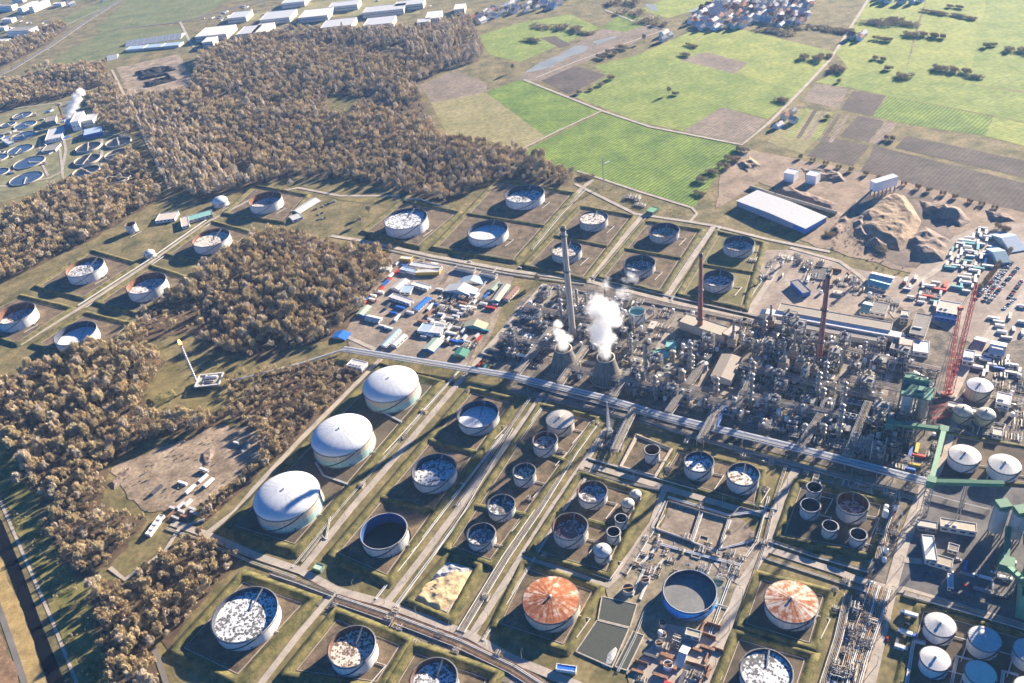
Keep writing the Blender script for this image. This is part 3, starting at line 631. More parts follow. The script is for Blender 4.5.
# white cone tanks, lower corner
CRM = P('cream_roof', (.70, .66, .56), .5, var=.06)
T(940.5, 624.5, 31, 9.5, 'cone', 'white cone-roofed tank by the road corner, rear of its block', WHITE, name='cone_roof_tank', short='the corner white tank')
T(985, 638.5, 32.3, 10, 'cone', 'white cone-roofed tank half crossed by a shadow, second in the rear row', WHITE, name='cone_roof_tank')
T(935.5, 658.5, 30, 9.5, 'cone', 'white cone-roofed tank with shadow stripes, in front of the road corner tank', WHITE, name='cone_roof_tank')
T(981, 673, 31, 9.5, 'cone', 'cream sunlit ribbed cone roof tank at the lower picture edge', WHITE, rmat=CRM, name='cone_roof_tank')
T(1030, 651, 32, 10, 'cone', 'white cone-roofed tank cut by the picture side, third in the rear row', WHITE, name='cone_roof_tank')
T(1030, 689, 31, 9.5, 'cone', 'white cone-roofed tank cut off by the lower picture corner', WHITE, rmat=CRM, name='cone_roof_tank')
T(965, 454.5, 32, 9, 'cone', 'white round tank with scuffed pale roof beside the green conveyor', WHITE, name='cone_roof_tank', short='the conveyor tank')
T(1005, 464, 32.5, 9.5, 'cone', 'white round tank with brown-edged roof in front of the grey silos'.replace('in front of', 'behind'), WHITE, name='cone_roof_tank')
T(980, 385, 26, 10, 'cone', 'beige-walled tank with bright white roof beside the red crane', BEIGE, rmat=DOMEW, name='cone_roof_tank', short='the crane tank')
OLIVE = P('olive_tank_paint', (.36, .36, .24), .6)
T(963, 411, 19, 8, 'cap', 'squat olive green tank beside the red crane base, first of a pair', OLIVE, rmat=BEIGE, name='small_tank')
T(986, 414, 19, 8, 'cap', 'squat olive green tank, second of a pair, towards the parking road', OLIVE, rmat=BEIGE, name='small_tank')
T(637, 311, 16.5, 9, 'open', 'small white tank with turquoise lining beside the steam plume', WHITE, .3, TEALP, P('turquoise_floor', (.18, .35, .33), .5), name='small_tank', short='the turquoise tank')
T(220, 201, 15, 4, 'cap', 'low bright white dome beside the wood and the long gatehouse', WHITE, rmat=DOMEW, name='dome_hut')
T(149.5, 253, 10.5, 3.5, 'cap', 'tiny white dome beside the farm road among four tanks', WHITE, rmat=DOMEW, name='dome_hut')
T(130, 224, 11, 7, 'open', 'small upright white open tank on the grass at the west wood', WHITE, .3, INRUST, name='small_tank')
T(769/1.0, 367 - 0, 7, 7, 'cone', 'tiny white process tank in the block before the tall red stack', WHITE, name='small_tank')
T(704, 363, 8, 7, 'cone', 'small white tank beside the grey gable shed in the refinery', WHITE, name='small_tank')
LM[:] = [(s_, p_) for s_, p_ in LM if s_ != 'the lime heap']
# ================================================================= TREES
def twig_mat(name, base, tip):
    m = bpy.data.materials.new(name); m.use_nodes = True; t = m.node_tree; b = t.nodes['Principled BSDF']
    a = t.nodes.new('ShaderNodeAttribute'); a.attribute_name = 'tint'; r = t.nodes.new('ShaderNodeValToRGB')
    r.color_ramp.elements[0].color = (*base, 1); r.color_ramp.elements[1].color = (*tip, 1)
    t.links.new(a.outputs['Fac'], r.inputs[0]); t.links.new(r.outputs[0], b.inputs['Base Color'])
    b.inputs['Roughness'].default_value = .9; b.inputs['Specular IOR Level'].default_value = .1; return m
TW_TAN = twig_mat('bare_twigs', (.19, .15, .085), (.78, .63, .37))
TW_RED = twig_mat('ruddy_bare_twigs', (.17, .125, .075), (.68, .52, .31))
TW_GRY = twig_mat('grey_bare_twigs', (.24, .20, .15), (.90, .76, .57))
TW_GRN = twig_mat('evergreen_needles', (.03, .05, .015), (.09, .12, .035))
BARK = P('bark', (.14, .105, .075), .95, var=.3)
def twigs(rs, n, rx, hz, z0, size, tall=0.0, trunk=0):
    """crown as n thin twig blades in bunches round limb ends -> (n,3,3) triangles and a tint each"""
    k = rs.randint(20, 32); U = rs.rand(k); az = rs.rand(k) * 6.283; el = np.arcsin(rs.uniform(-.25 if not tall else -.7, .95, k))
    rad = rs.uniform(.45, .8, k); ce = np.stack([np.cos(az) * np.cos(el) * rx * rad, np.sin(az) * np.cos(el) * rx * rad, z0 + hz * (.5 + .5 * np.sin(el) * rad)], 1)
    br = rs.uniform(.16, .34, k) * rx
    i = rs.randint(0, k, n); u = rs.normal(size=(n, 3)); u /= np.linalg.norm(u, axis=1)[:, None]
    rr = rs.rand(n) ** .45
    c = ce[i] + u * (br[i] * rr)[:, None] * np.array([1, 1, 1.7 + tall])
    core = np.array([0, 0, z0 + hz * .25]); d = c - core; d /= np.linalg.norm(d, axis=1)[:, None] + 1e-6
    d = d * .7 + rs.normal(size=(n, 3)) * .45 + np.array([0, 0, .85 + tall]); d /= np.linalg.norm(d, axis=1)[:, None]
    s = rs.normal(size=(n, 3)); s = np.cross(d, s); s /= np.linalg.norm(s, axis=1)[:, None] + 1e-6
    L = size * rs.uniform(.7, 1.5, n)[:, None]; W = size * rs.uniform(.05, .13, n)[:, None]
    tri = np.stack([c - d * L * .5 - s * W, c - d * L * .5 + s * W, c + d * L * .6], 1)
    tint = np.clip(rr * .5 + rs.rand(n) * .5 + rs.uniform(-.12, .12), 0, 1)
    return tri, tint
def tri_mesh(name, tri, tint, mats, mi=None):
    n = len(tri); me = bpy.data.meshes.new(name)
    me.vertices.add(n * 3); me.vertices.foreach_set('co', tri.reshape(-1).astype(np.float32))
    me.loops.add(n * 3); me.loops.foreach_set('vertex_index', np.arange(n * 3, dtype=np.int32))
    me.polygons.add(n); me.polygons.foreach_set('loop_start', np.arange(0, n * 3, 3, dtype=np.int32))
    if mi is not None: me.polygons.foreach_set('material_index', mi.astype(np.int32))
    at = me.attributes.new('tint', 'FLOAT', 'FACE'); at.data.foreach_set('value', tint.astype(np.float32))
    for m in mats: me.materials.append(m)
    me.update(calc_edges=True); return me
def trunk_mb(rs, h, r):
    mb = MB(); mb.cyl(0, 0, -.2, h, r, r * .35, n=6)
    for k in range(5):
        a = rs.uniform(0, 6.28); z = h * rs.uniform(.35, .8); l = h * rs.uniform(.3, .5)
        mb.tube([(0, 0, z), (math.cos(a) * l * .7, math.sin(a) * l * .7, z + l * .7)], r * .28, 4)
    return mb
VARS = []       # (crown triangles, tint, material index)
NV = 10
for v in range(NV):
    rs = np.random.RandomState(100 + v); tall = .5 if v >= 7 else 0
    big = twigs(rs, 1900, 4.9 if not tall else 3.6, 15 if not tall else 19, 2.5, 1.8, tall)
    rs = np.random.RandomState(100 + v); small = twigs(rs, 320, 4.9 if not tall else 3.6, 15 if not tall else 19, 2.5, 2.9, tall)
    VARS.append((big, small, [0, 0, 1, 0, 2, 1, 0, 2, 0, 2][v]))
TMATS = [TW_TAN, TW_RED, TW_GRY]
TREE_PR = []
for v in range(NV):
    (tri, tint), _, mi = VARS[v]
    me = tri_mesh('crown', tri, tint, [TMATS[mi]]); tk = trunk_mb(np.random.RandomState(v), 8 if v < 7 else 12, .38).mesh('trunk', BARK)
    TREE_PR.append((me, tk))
pts = []        # x, y, scale, variant, wood
rng = random.Random(5)
SPAC = {'top': 9.2, 'hedge': 6.0, 'scrub': 7.0, 'south': 6.6, 'shore': 6.6, 'canal': 7.0}
for wn, q in WOODS.items():
    wq = wpoly(q); xs = [p[0] for p in wq]; ys = [p[1] for p in wq]; sp = SPAC.get(wn, 8.8) * .80
    hole = [wpoly([(326, 99), (345, 93), (362, 100), (350, 117), (328, 114)]), wpoly([(302, 186), (330, 178), (372, 187), (400, 194), (388, 206), (340, 200)]), wpoly([(128, 214), (160, 205), (170, 215), (130, 232)])]
    y = min(ys)
    while y < max(ys):
        x = min(xs)
        while x < max(xs):
            a, b = x + rng.uniform(-.45, .45) * sp, y + rng.uniform(-.45, .45) * sp
            x += sp
            if not inpoly(a, b, wq) or any(inpoly(a, b, h_) for h_ in hole): continue
            nb = math.sin(a * .031 + 1) * math.sin(b * .027) + math.sin(a * .011 + b * .017)
            if nb < -1.0 and rng.random() < .75 and wn not in ('south', 'shore', 'canal', 'scrub', 'flare'): continue
            if rng.random() < .10: continue
            pp = PX((a, b, 8))
            if not (-25 < pp[0] < 1049 and -25 < pp[1] < 710): continue
            tl = wn == 'top' and math.sin(a * .006 + b * .004) > .15
            v = rng.choice([7, 8, 9]) if tl and rng.random() < .8 else rng.randrange(0, 7) if rng.random() < .9 else rng.randrange(NV)
            s = rng.choice([.42, .6, .75, .85, 1.05]) * rng.uniform(.9, 1.12) * (1 + .18 * math.sin(a * .02) * math.sin(b * .023)) * (.62 if wn in ('hedge', 'scrub') else 1)
            if wn in ('shore', 'south', 'canal'): s *= rng.choice([.5, .75, .9])
            pts.append((a, b, s, v, wn))
        y += sp
pts.sort(key=lambda t: -FPX * t[2] / ((Vector((t[0], t[1], 8)) - CAM).dot(FW)))
def near(t):
    p = PX((t[0], t[1], 8)); return 0 < p[0] < 1024 and 0 < p[1] < 683
inframe = [t for t in pts if near(t)]
IND = inframe[:290]; ids = set(id(t) for t in IND)
REST = [t for t in pts if id(t) not in ids]
WNAME = {'canal': 'the wood along the canal', 'south': 'the wood below the dirt lot', 'shore': 'the scrub by the canal verge', 'hedge': 'the hedge strip by the domes', 'flare': 'the wood around the flare', 'scrub': 'the scrub behind the domes', 'middle': 'the middle wood', 'west': 'the west wood', 'top': 'the top wood', 'sewage': 'the sewage works scrub', 'corner': 'the town corner wood', 'strip': 'the roadside strip'}
KIND = ['tan', 'tan', 'russet', 'tan', 'pale grey', 'russet', 'tan', 'pale grey', 'tan', 'pale grey']
def tree(a, b, s, v, label, group):
    root = thing('bare_tree', label, 'tree', (a, b, 0), rng.uniform(0, 6.28), group, True); root.scale = (s, s, s * rng.uniform(.9, 1.15))
    for nm, me in zip(('crown', 'trunk'), TREE_PR[v]):
        o = bpy.data.objects.new(nm, me); SC.collection.objects.link(o); o.parent = root
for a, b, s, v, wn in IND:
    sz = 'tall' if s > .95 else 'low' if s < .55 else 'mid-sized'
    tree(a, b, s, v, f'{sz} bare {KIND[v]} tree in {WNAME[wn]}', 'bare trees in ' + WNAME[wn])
# everything further off: one mass per wood
def mass(name, items):
    T_, C_, I_ = [], [], []
    for a, b, s, v, wn in items:
        tri, tint = VARS[v][1]; t = rng.uniform(0, 6.283); c, n = math.cos(t), math.sin(t)
        M_ = np.array([[c, n, 0], [-n, c, 0], [0, 0, 1]]) * s
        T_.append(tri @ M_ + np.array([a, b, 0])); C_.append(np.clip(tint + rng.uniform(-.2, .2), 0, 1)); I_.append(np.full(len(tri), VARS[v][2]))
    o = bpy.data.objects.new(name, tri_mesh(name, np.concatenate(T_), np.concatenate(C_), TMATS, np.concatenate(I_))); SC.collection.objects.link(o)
    return stuff(o)
mass('far_woods', REST)
UG = []
for wn, q in WOODS.items():
    if wn in ('top', 'strip', 'corner'): continue
    wq = wpoly(q); xs = [p[0] for p in wq]; ys = [p[1] for p in wq]; n_ = int((max(xs) - min(xs)) * (max(ys) - min(ys)) / 90)
    for _ in range(n_):
        a, b = rng.uniform(min(xs), max(xs)), rng.uniform(min(ys), max(ys)); pp = PX((a, b, 0))
        if inpoly(a, b, wq) and -10 < pp[0] < 1034 and -10 < pp[1] < 693: UG.append((a, b, rng.uniform(.16, .36), rng.randrange(7), wn))
for q, n_ in (([(8, 505), (45, 525), (82, 570), (95, 620), (110, 690), (85, 690), (50, 595)], 150), ([(142, 395), (160, 370), (250, 358), (268, 372), (240, 398), (150, 418)], 40), ([(112, 468), (190, 438), (268, 436), (220, 492), (150, 512)], 60), ([(836, 214), (905, 272), (950, 282), (905, 276), (830, 250)], 60), ([(560, 172), (640, 196), (690, 212), (690, 222), (600, 190)], 60)):
    wq = wpoly(q); xs = [p[0] for p in wq]; ys = [p[1] for p in wq]; k_ = 0
    while k_ < n_:
        a, b = rng.uniform(min(xs), max(xs)), rng.uniform(min(ys), max(ys))
        if inpoly(a, b, wq): UG.append((a, b, rng.uniform(.10, .24), rng.randrange(7), '')); k_ += 1
mass('undergrowth', UG)
# thickets and hedges in the fields: each a clump of its own
TH_PR = []
for v in range(4):
    rs = np.random.RandomState(40 + v); parts = [twigs(rs, 160, 5, 6, .3, 2.6) for _ in range(5)]
    tri = np.concatenate([p[0] + np.array([rs.uniform(-9, 9), rs.uniform(-4, 4), 0]) for p in parts]); tint = np.concatenate([p[1] for p in parts]) * .8
    TH_PR.append(tri_mesh('thicket', tri, tint, [TW_RED if v % 2 else TW_TAN]))
def thicket(px, py, L, W, rz, label='dark leafless thicket standing in the fields'):
    p = G(px, py); o = bpy.data.objects.new('thicket', TH_PR[rng.randrange(4)]); SC.collection.objects.link(o)
    o.location = (p.x, p.y, 0); o.rotation_euler = (0, 0, rz); o.scale = (L / 27, W / 14, rng.uniform(.6, 1.1))
    tag(o, label, 'thicket', 'thickets in the fields', True)
for px, py, L, W in [(600, 85, 26, 14), (610, 79, 24, 16), (590, 90, 22, 12), (580, 94, 18, 8), (677, 95, 22, 8), (812, 60, 70, 26), (826, 57, 40, 20), (834, 68, 35, 22), (838, 72, 40, 24), (948, 71, 60, 26), (962, 73, 50, 20), (908, 78, 46, 30), (890, 70, 24, 12), (880, 60, 40, 12), (918, 36, 60, 30), (930, 37, 50, 20), (940, 38, 36, 12), (928, 12, 60, 14), (952, 16, 80, 20), (965, 18, 60, 14), (956, 8, 50, 10), (872, 22, 120, 40), (890, 20, 90, 40), (905, 24, 80, 34), (1018, 52, 60, 30), (995, 46, 20, 10), (985, 47, 18, 9), (838, 82, 14, 8), (972, 77, 50, 16), (880, 40, 60, 14), (850, 38, 30, 18), (684, 55, 46, 14), (690, 46, 50, 14), (620, 48, 60, 14), (612, 54, 50, 12), (600, 58, 40, 12), (550, 28, 120, 40), (570, 30, 100, 40), (590, 34, 70, 24), (530, 40, 90, 20), (645, 20, 90, 60), (630, 14, 100, 60), (660, 26, 50, 30), (625, 4, 120, 60), (800, 28, 180, 40), (830, 30, 120, 30), (770, 30, 160, 40), (780, 100, 50, 20), (826, 118, 20, 10), (890, 140, 24, 10), (710, 172, 40, 14), (704, 182, 30, 14), (698, 194, 30, 12), (730, 160, 40, 16), (724, 168, 30, 14), (745, 152, 40, 12), (832, 236, 22, 12), (1000, 230, 30, 12), (880, 250, 30, 8), (560, 172, 50, 16), (590, 178, 40, 14)]:
    thicket(px, py, L, W, FB + rng.uniform(-.2, .2))
for k in range(16):   # avenue of shrubs along the quarry edge and field lane
    px = 800 + k * 13; thicket(px, 158 + k * 3.4, 12, 8, FB, 'small roadside bush along the quarry lane')
for k in range(9): thicket(1011 - k * 3.7, 251 + k * 4.6, 12, 6, ang((1010, 252), (978, 290)), 'dark bush in the strip beside the car park')
# single trees in field and yards
for px, py, s, l in [(669, 94, .8, 'lone bare tree in the green field'), (644, 42, .9, 'dark tree beside the field farmhouse'), (292, 188, 1.0, 'big pale bare tree on the cut grass'), (369, 214, .9, 'bare tree beside the woodedge tank'), (361, 224, .8, 'bare bush tree beside the farm fork'), (538, 262 + 22, .8, 'bare tree by the yard gate road'), (391, 252, .7, 'bare tree at the contractor yard corner'), (235, 190, 1.2, 'big bare tree behind the white dome hut'), (205, 196, 1.1, 'bare tree beside the white dome hut'), (513, 72, .9, 'bare tree at the flood pond end'), (160, 196, 1.2, 'tall bare tree beside the straight wood lane'), (30, 468, 1.35, 'tall pale bare tree at the canal bend'), (22, 486, 1.1, 'pale bare tree beside the towpath'), (728, 538, .5, 'lone dark bush on the works earth')]:
    p = G(px, py); tree(p.x, p.y, s, 4 if 'pale' in l else rng.randrange(0, 7), l, 'single bare trees')
# ================================================================= REFINERY PLANT
rng = random.Random(11)
BRICK = P('brick_red_concrete', (.40, .155, .11), .85, obj=True, var=.15, scale=.3)
PALEC = P('pale_stack_concrete', (.47, .40, .32), .85, obj=True, var=.12, stretch=(1, 1, .1))
OLDC = P('weathered_concrete', (.15, .14, .125), .95, obj=True, var=.3, stretch=(1, 1, .15), scale=.4)
LTC = P('light_concrete', (.44, .38, .31), .9, var=.2)
RUSTY = P('rusty_steel', (.28, .15, .09), .8, var=.35)
GALV = P('galvanised_pipe', (.33, .335, .35), .35, var=.2, scale=.15, metal=.1)
ALUM = P('aluminium_cladding', (.30, .27, .225), .35, var=.25, metal=.1)
TANP = P('tan_insulation', (.36, .265, .17), .6, var=.25)
GREENS = P('green_gantry_paint', (.05, .18, .105), .55, var=.15)
GREEND = P('dark_green_paint', (.05, .20, .15), .6, var=.2)
REDS = P('red_crane_paint', (.55, .13, .10), .5, var=.15)
BLUES = P('blue_steel', (.03, .13, .46), .5, var=.15)
WHITEP = P('white_paint', (.75, .74, .72), .5)
ORANGE = P('orange_paint', (.62, .20, .05), .5)
def stack(px, py, tx, ty, w0, w1, mat, label, bands, short, name='chimney'):
    p = G(px, py); zs = [(abs(Vector(PX((p.x, p.y, z))) [1] - ty), z) for z in range(20, 180)]; h = min(zs)[1]
    t = thing(name, label, 'chimney', (p.x, p.y, 0)); d = (p - CAM).length; r0 = w0 / 2 * d / FPX; r1 = w1 / 2 * d / FPX
    MB().cyl(0, 0, 0, h, r0, r1, 20, 0, False).lathe(0, 0, [(r1, h), (r1 - .5, h), (r1 - .5, h - 8)], 20, 0).build('shaft', mat, t)
    MB().cyl(0, 0, h - 8, h - 7.5, r1 - .4, n=16).build('flue', OIL, t)
    for f in bands:
        r = r0 + (r1 - r0) * f; b = MB(); b.lathe(0, 0, [(r, h * f), (r + 1.4, h * f), (r + 1.4, h * f + .3), (r, h * f + .3)], 20)
        for i in range(20):
            a = i * math.pi / 10; b.beam(((r + 1.3) * math.cos(a), (r + 1.3) * math.sin(a), h * f), ((r + 1.3) * math.cos(a), (r + 1.3) * math.sin(a), h * f + 1.3), .12)
        b.lathe(0, 0, [(r + 1.3, h * f + 1.2), (r + 1.3, h * f + 1.4)], 20); b.build('gallery', DSTEEL, t)
    MB().lathe(0, 0, [(r1 + .1, h - 3.5), (r1 + .35, h - 3.2), (r1 + .35, h + .2), (r1 - .4, h + .3)], 20).build('crown_ring', DSTEEL, t)
    l = MB(); a = R(250)
    for s_ in (-.4, .4): l.beam((r0 * math.cos(a) + s_, (r0 + .4) * math.sin(a), 0), (r1 * math.cos(a) + s_, (r1 + .4) * math.sin(a), h), .15)
    l.build('ladder', DSTEEL, t); LM.append((short, PX(p))); return h
stack(573, 336, 563, 227, 6.6, 4.8, PALEC, 'tall pale grey concrete stack rising behind the steaming cooling towers', (.93, .62), 'the pale stack')
stack(700, 332, 701.8, 254, 5.8, 3.0, BRICK, 'brick-red stack standing on a flat grey boiler house, slimmer of two', (.18, .55), 'the slim red stack')
stack(818.5, 362, 829, 275, 5.6, 3.8, BRICK, 'brick-red stack in front of the long sawtooth hall, thicker of two', (.25, .62), 'the thick red stack')
for px, py, ty, r, l in [(605.5, 303, 280, .9, 'thin steel stack just behind the big steam plume'), (794, 352, 325, 1.3, 'short brown steel stack in the furnace block by the thick red stack'), (781, 360, 338, 1.1, 'short grey steel stack in the furnace block'), (742, 395, 372, 1.0, 'short steel stack in the middle of the process blocks')]:
    stack(px, py, px, ty, r * 2.2, r * 1.8, ALUM, l, (.8,), 'the ' + l.split(' ')[0] + ' stack', 'steel_stack') ; LM.pop()
# cooling towers
def cooling(px, py, w, hpx, label, short):
    h = solve(px, py - hpx, hpx); p = G(px, py); d = (p - CAM).length; r = w / 2 * d / FPX
    t = thing('cooling_tower', label, 'cooling tower', (p.x, p.y, 0))
    prof = [(r * (1 - .43 * (z ** .8)), 2.5 + (h - 2.5) * z) for z in [i / 10 for i in range(11)]]
    MB().lathe(0, 0, prof, 40).lathe(0, 0, [(prof[-1][0], h), (prof[-1][0] - .5, h), (r * .55, h * .55), (r * .7, 2.6)], 40).build('shell', OLDC, t)
    b = MB(); b.lathe(0, 0, [(r + 1.4, 0), (r + 1.4, 1.2), (r + .9, 1.2), (r + .9, .3)], 40); b.build('basin', LTC, t)
    MB().cyl(0, 0, .3, .6, r + .9, n=40).build('basin_water', OIL, t)
    c = MB()
    for i in range(36):
        a = 2 * math.pi * i / 36; e = 2 * math.pi * (i + .5) / 36
        c.beam((r * math.cos(a), r * math.sin(a), .3), ((r - .3) * math.cos(e), (r - .3) * math.sin(e), 2.8), .35); c.beam((r * math.cos(e), r * math.sin(e), .3), ((r - .3) * math.cos(a), (r - .3) * math.sin(a), 2.8), .35)
    c.build('support_columns', LTC, t); MB().lathe(0, 0, [(prof[-1][0], h - .8), (prof[-1][0] + .5, h - .7), (prof[-1][0] + .5, h + .1), (prof[-1][0] - .4, h + .1)], 40).build('rim_ring', LTC, t)
    LM.append((short, PX(p))); return p, r, h
ct1 = cooling(565, 367, 29, 19, 'dark concrete cooling tower with small steam puff, beside the pale stack', 'the first cooling tower')
ct2 = cooling(607, 378, 30, 21, 'dark concrete cooling tower under the big white steam plume', 'the second cooling tower')
# steam: soft volumes in their own hulls
def plume(name, label, blobs, dens, nscale):
    import bmesh
    bm = bmesh.new()
    for x, y, z, r, *_w in blobs: bmesh.ops.create_icosphere(bm, subdivisions=2, radius=r, matrix=Matrix.Translation((x, y, z)))
    me = bpy.data.meshes.new(name); bm.to_mesh(me); bm.free(); o = bpy.data.objects.new(name, me); SC.collection.objects.link(o)
    rm = o.modifiers.new('remesh', 'REMESH'); rm.mode = 'VOXEL'; rm.voxel_size = 1.5
    m = bpy.data.materials.new(name); m.use_nodes = True; t = m.node_tree; t.nodes.remove(t.nodes['Principled BSDF']); N, L = t.nodes.new, t.links.new
    v = N('ShaderNodeVolumePrincipled'); v.inputs['Color'].default_value = (.98, .97, .96, 1); v.inputs['Anisotropy'].default_value = .1
    co = N('ShaderNodeTexCoord').outputs['Object']; n = N('ShaderNodeTexNoise'); n.inputs['Scale'].default_value = nscale; n.inputs['Detail'].default_value = 6; n.inputs['Roughness'].default_value = .65
    L(co, n.inputs['Vector']); last = None
    for x, y, z, r, *wt in blobs:
        d = N('ShaderNodeVectorMath'); d.operation = 'DISTANCE'; L(co, d.inputs[0]); d.inputs[1].default_value = (x, y, z)
        f = N('ShaderNodeMapRange'); f.inputs[1].default_value = 0; f.inputs[2].default_value = r * .97; f.inputs[3].default_value = wt[0] if wt else 1; f.inputs[4].default_value = 0; L(d.outputs['Value'], f.inputs[0])
        if last is None: last = f.outputs[0]
        else: a_ = N('ShaderNodeMath'); a_.operation = 'MAXIMUM'; L(last, a_.inputs[0]); L(f.outputs[0], a_.inputs[1]); last = a_.outputs[0]
    s_ = N('ShaderNodeMath'); s_.operation = 'MULTIPLY_ADD'; s_.inputs[1].default_value = -1.5; L(n.outputs[0], s_.inputs[0]); ad = N('ShaderNodeMath'); ad.operation = 'ADD'; ad.inputs[1].default_value = .45; L(last, ad.inputs[0]); L(ad.outputs[0], s_.inputs[2])
    mr = N('ShaderNodeMapRange'); mr.inputs[1].default_value = 0; mr.inputs[2].default_value = .5; mr.inputs[3].default_value = 0; mr.inputs[4].default_value = dens
    L(s_.outputs[0], mr.inputs[0]); L(mr.outputs[0], v.inputs['Density']); L(v.outputs[0], t.nodes['Material Output'].inputs['Volume'])
    me.materials.append(m); tag(o, label, 'steam'); return o
def blobs(p, r, h, top, drift, n, seed, grow=1.0):
    rg = random.Random(seed); out = [(p.x, p.y, h + 1, r * .6), (p.x, p.y, h + 6, r * .66), (p.x + 1, p.y, h + 11, r * .7)]
    for i in range(n):
        f = (i + .5) / n; z = h + 8 + (top - h) * f
        rad = r * (.5 + .5 * f * grow)
        out.append((p.x + drift[0] * f * f + rg.uniform(-.7, .7) * rad, p.y + drift[1] * f * f + rg.uniform(-.7, .7) * rad, z, rad * rg.uniform(.85, 1.3)))
    return out
p, r, h = ct2; plume('steam_plume', 'big white steam plume billowing from the second cooling tower', blobs(p, r, h, 70, (4, 14), 16, 3, 1.3) + [(p.x + 14, p.y + 24, 70, 15, .62), (p.x + 26, p.y + 32, 76, 17, .5), (p.x - 4, p.y + 24, 78, 14, .55), (p.x + 36, p.y + 44, 82, 18, .42), (p.x + 8, p.y + 38, 86, 16, .45)], .17, .11)
p, r, h = ct1; plume('steam_plume', 'small torn steam puff over the cooling tower beside the pale stack', blobs(p, r, h, 38, (-1, 8), 7, 8, .1), .25, .2)
# flare
def flare():
    p = G(198, 385); h = min((abs(PX((p.x, p.y, z))[1] - 345), z) for z in range(20, 100))[1]
    t = thing('gas_flare', 'slim white flare stack burning an orange flame in the wood clearing', 'flare', (p.x, p.y, 0)); LM.append(('the flare', PX(p)))
    MB().cyl(0, 0, 0, h * .6, 1.0, .85, 12).cyl(0, 0, h * .6, h, .85, .7, 12).build('riser', WHITEP, t)
    s_ = MB()
    for i in range(18): s_.lathe(0, 0, [(1.0, 3 * i), (1.7, 3 * i + .1), (1.0, 3 * i + .2)], 8)
    s_.build('ladder_hoops', STEEL, t); MB().lathe(0, 0, [(.8, h - 2), (1.5, h - 1), (1.4, h + .6), (.8, h + .7)], 12).build('burner_tip', DSTEEL, t)
    f = MB()
    for x, y, z, r, q in ((0, 0, 2.2, 1.7, 2.6), (-.5, .3, 4.0, 1.3, 2.4), (.4, -.2, 5.2, .8, 1.8)): f.lathe(x, y, [(.05, h + z - q), (r * .8, h + z - q * .5), (r, h + z), (r * .5, h + z + q * .6), (.05, h + z + q)], 10)
    f.build('flame', M('flame', (1.0, .30, .03), 1, 0, emit=6, fine=0), t)
    a0 = ang((198, 385), (225, 382)); u = Vector((math.cos(a0), math.sin(a0), 0)); v = Vector((-u.y, u.x, 0))
    k = thing('flare_platform', 'raised knock-out platform with walkways at the foot of the flare', 'platform', (p.x, p.y, 0), a0)
    MB().box(14, 0, 4, 26, 20, .5).build('deck', LTC, k); 
    for x in (2, 14, 26):
        for y in (-9, 9): MB().beam((x, y, 0), (x, y, 4), .8).build('support', BLUES, k)
    fr = MB()
    for a, b in (((1, -10), (27, -10)), ((1, 10), (27, 10)), ((1, -10), (1, 10)), ((27, -10), (27, 10)), ((9, -10), (9, 10))): fr.beam((*a, 5.4), (*b, 5.4), 1.6, .8)
    fr.build('walkway', PALEM, k); MB().hcyl((10, 3, 6.2), (22, 3, 6.2), 1.7).build('drum', WHITEP, k); MB().hcyl((10, -4, 6), (20, -4, 6), 1.2).build('seal_drum', ALUM, k)
flare()
# ---------------------------------------------------------------- pipe racks and pipelines
def rack(name, px, width, z, n, label, r=.32, mats=(GALV, ALUM, TANP), post=12, levels=1, group=None, deck=False, auto=False, cat='pipe rack'):
    P_ = [Vector((*g2(*q, z if z > 2 else 0), 0)) for q in px]; o0 = P_[0]
    t = thing(name, label, cat, (o0.x, o0.y, 0), 0, group, auto)
    off = []
    for k in range(n):
        off.append((k - (n - 1) / 2) * width / max(1, n - 1) if n > 1 else 0)
    def line(o, zz):
        out = []
        for i, p in enumerate(P_):
            a = P_[max(0, i - 1)]; b = P_[min(len(P_) - 1, i + 1)]; d = (b - a).normalized(); nn = Vector((-d.y, d.x, 0))
            q = p - o0 + nn * o; out.append((q.x, q.y, zz))
        return out
    for lv in range(levels):
        for k, o in enumerate(off):
            rr = r * rng.choice([.6, .8, 1, 1, 1.3])
            MB().tube(line(o, z + lv * 3.2 + rr), rr, 6).build('pipe', mats[(k * 7 + lv * 3 + k // 3) % len(mats)], t)
    fm = MB()
    for a, b in zip(P_[:-1], P_[1:]):
        d = b - a; L = d.length; u = d / L; nn = Vector((-u.y, u.x, 0)); m = max(1, int(L / post))
        for i in range(m + 1):
            c = a + u * (L * i / m) - o0
            for lv in range(levels):
                zz = z + lv * 3.2 - .1
                fm.beam(c + nn * (width / 2 + .4) + Vector((0, 0, zz)), c - nn * (width / 2 + .4) + Vector((0, 0, zz)), .35)
            if z > 1:
                for s_ in (-1, 1): fm.beam(c + nn * s_ * (width / 2 + .2), c + nn * s_ * (width / 2 + .2) + Vector((0, 0, z + (levels - 1) * 3.2)), .4)
        if z > 3:
            for s_ in (-1, 1): fm.beam(a - o0 + nn * s_ * (width / 2 + .3) + Vector((0, 0, z - .3)), b - o0 + nn * s_ * (width / 2 + .3) + Vector((0, 0, z - .3)), .3, .4)
    fm.build('frame', LTC if z > 3 else STEEL, t)
    return t
BRP = P('bright_pipe_cladding', (.62, .64, .66), .35, var=.1)
rack('pipe_rack', [(343, 349), (351, 350), (512, 376), (600, 397), (660, 415), (730, 432), (800, 449), (928, 482)], 8, 6, 7, 'long main pipe rack crossing the whole refinery along the rack road', .40, levels=1, mats=(BRP, GALV, BRP, ALUM))
rack('flare_pipeline', [(229, 382), (256, 375), (300, 364), (343, 350)], 2.4, 3, 3, 'elevated pipeline running from the flare to the main rack', .5, mats=(GALV, PALEM), cat='pipeline')
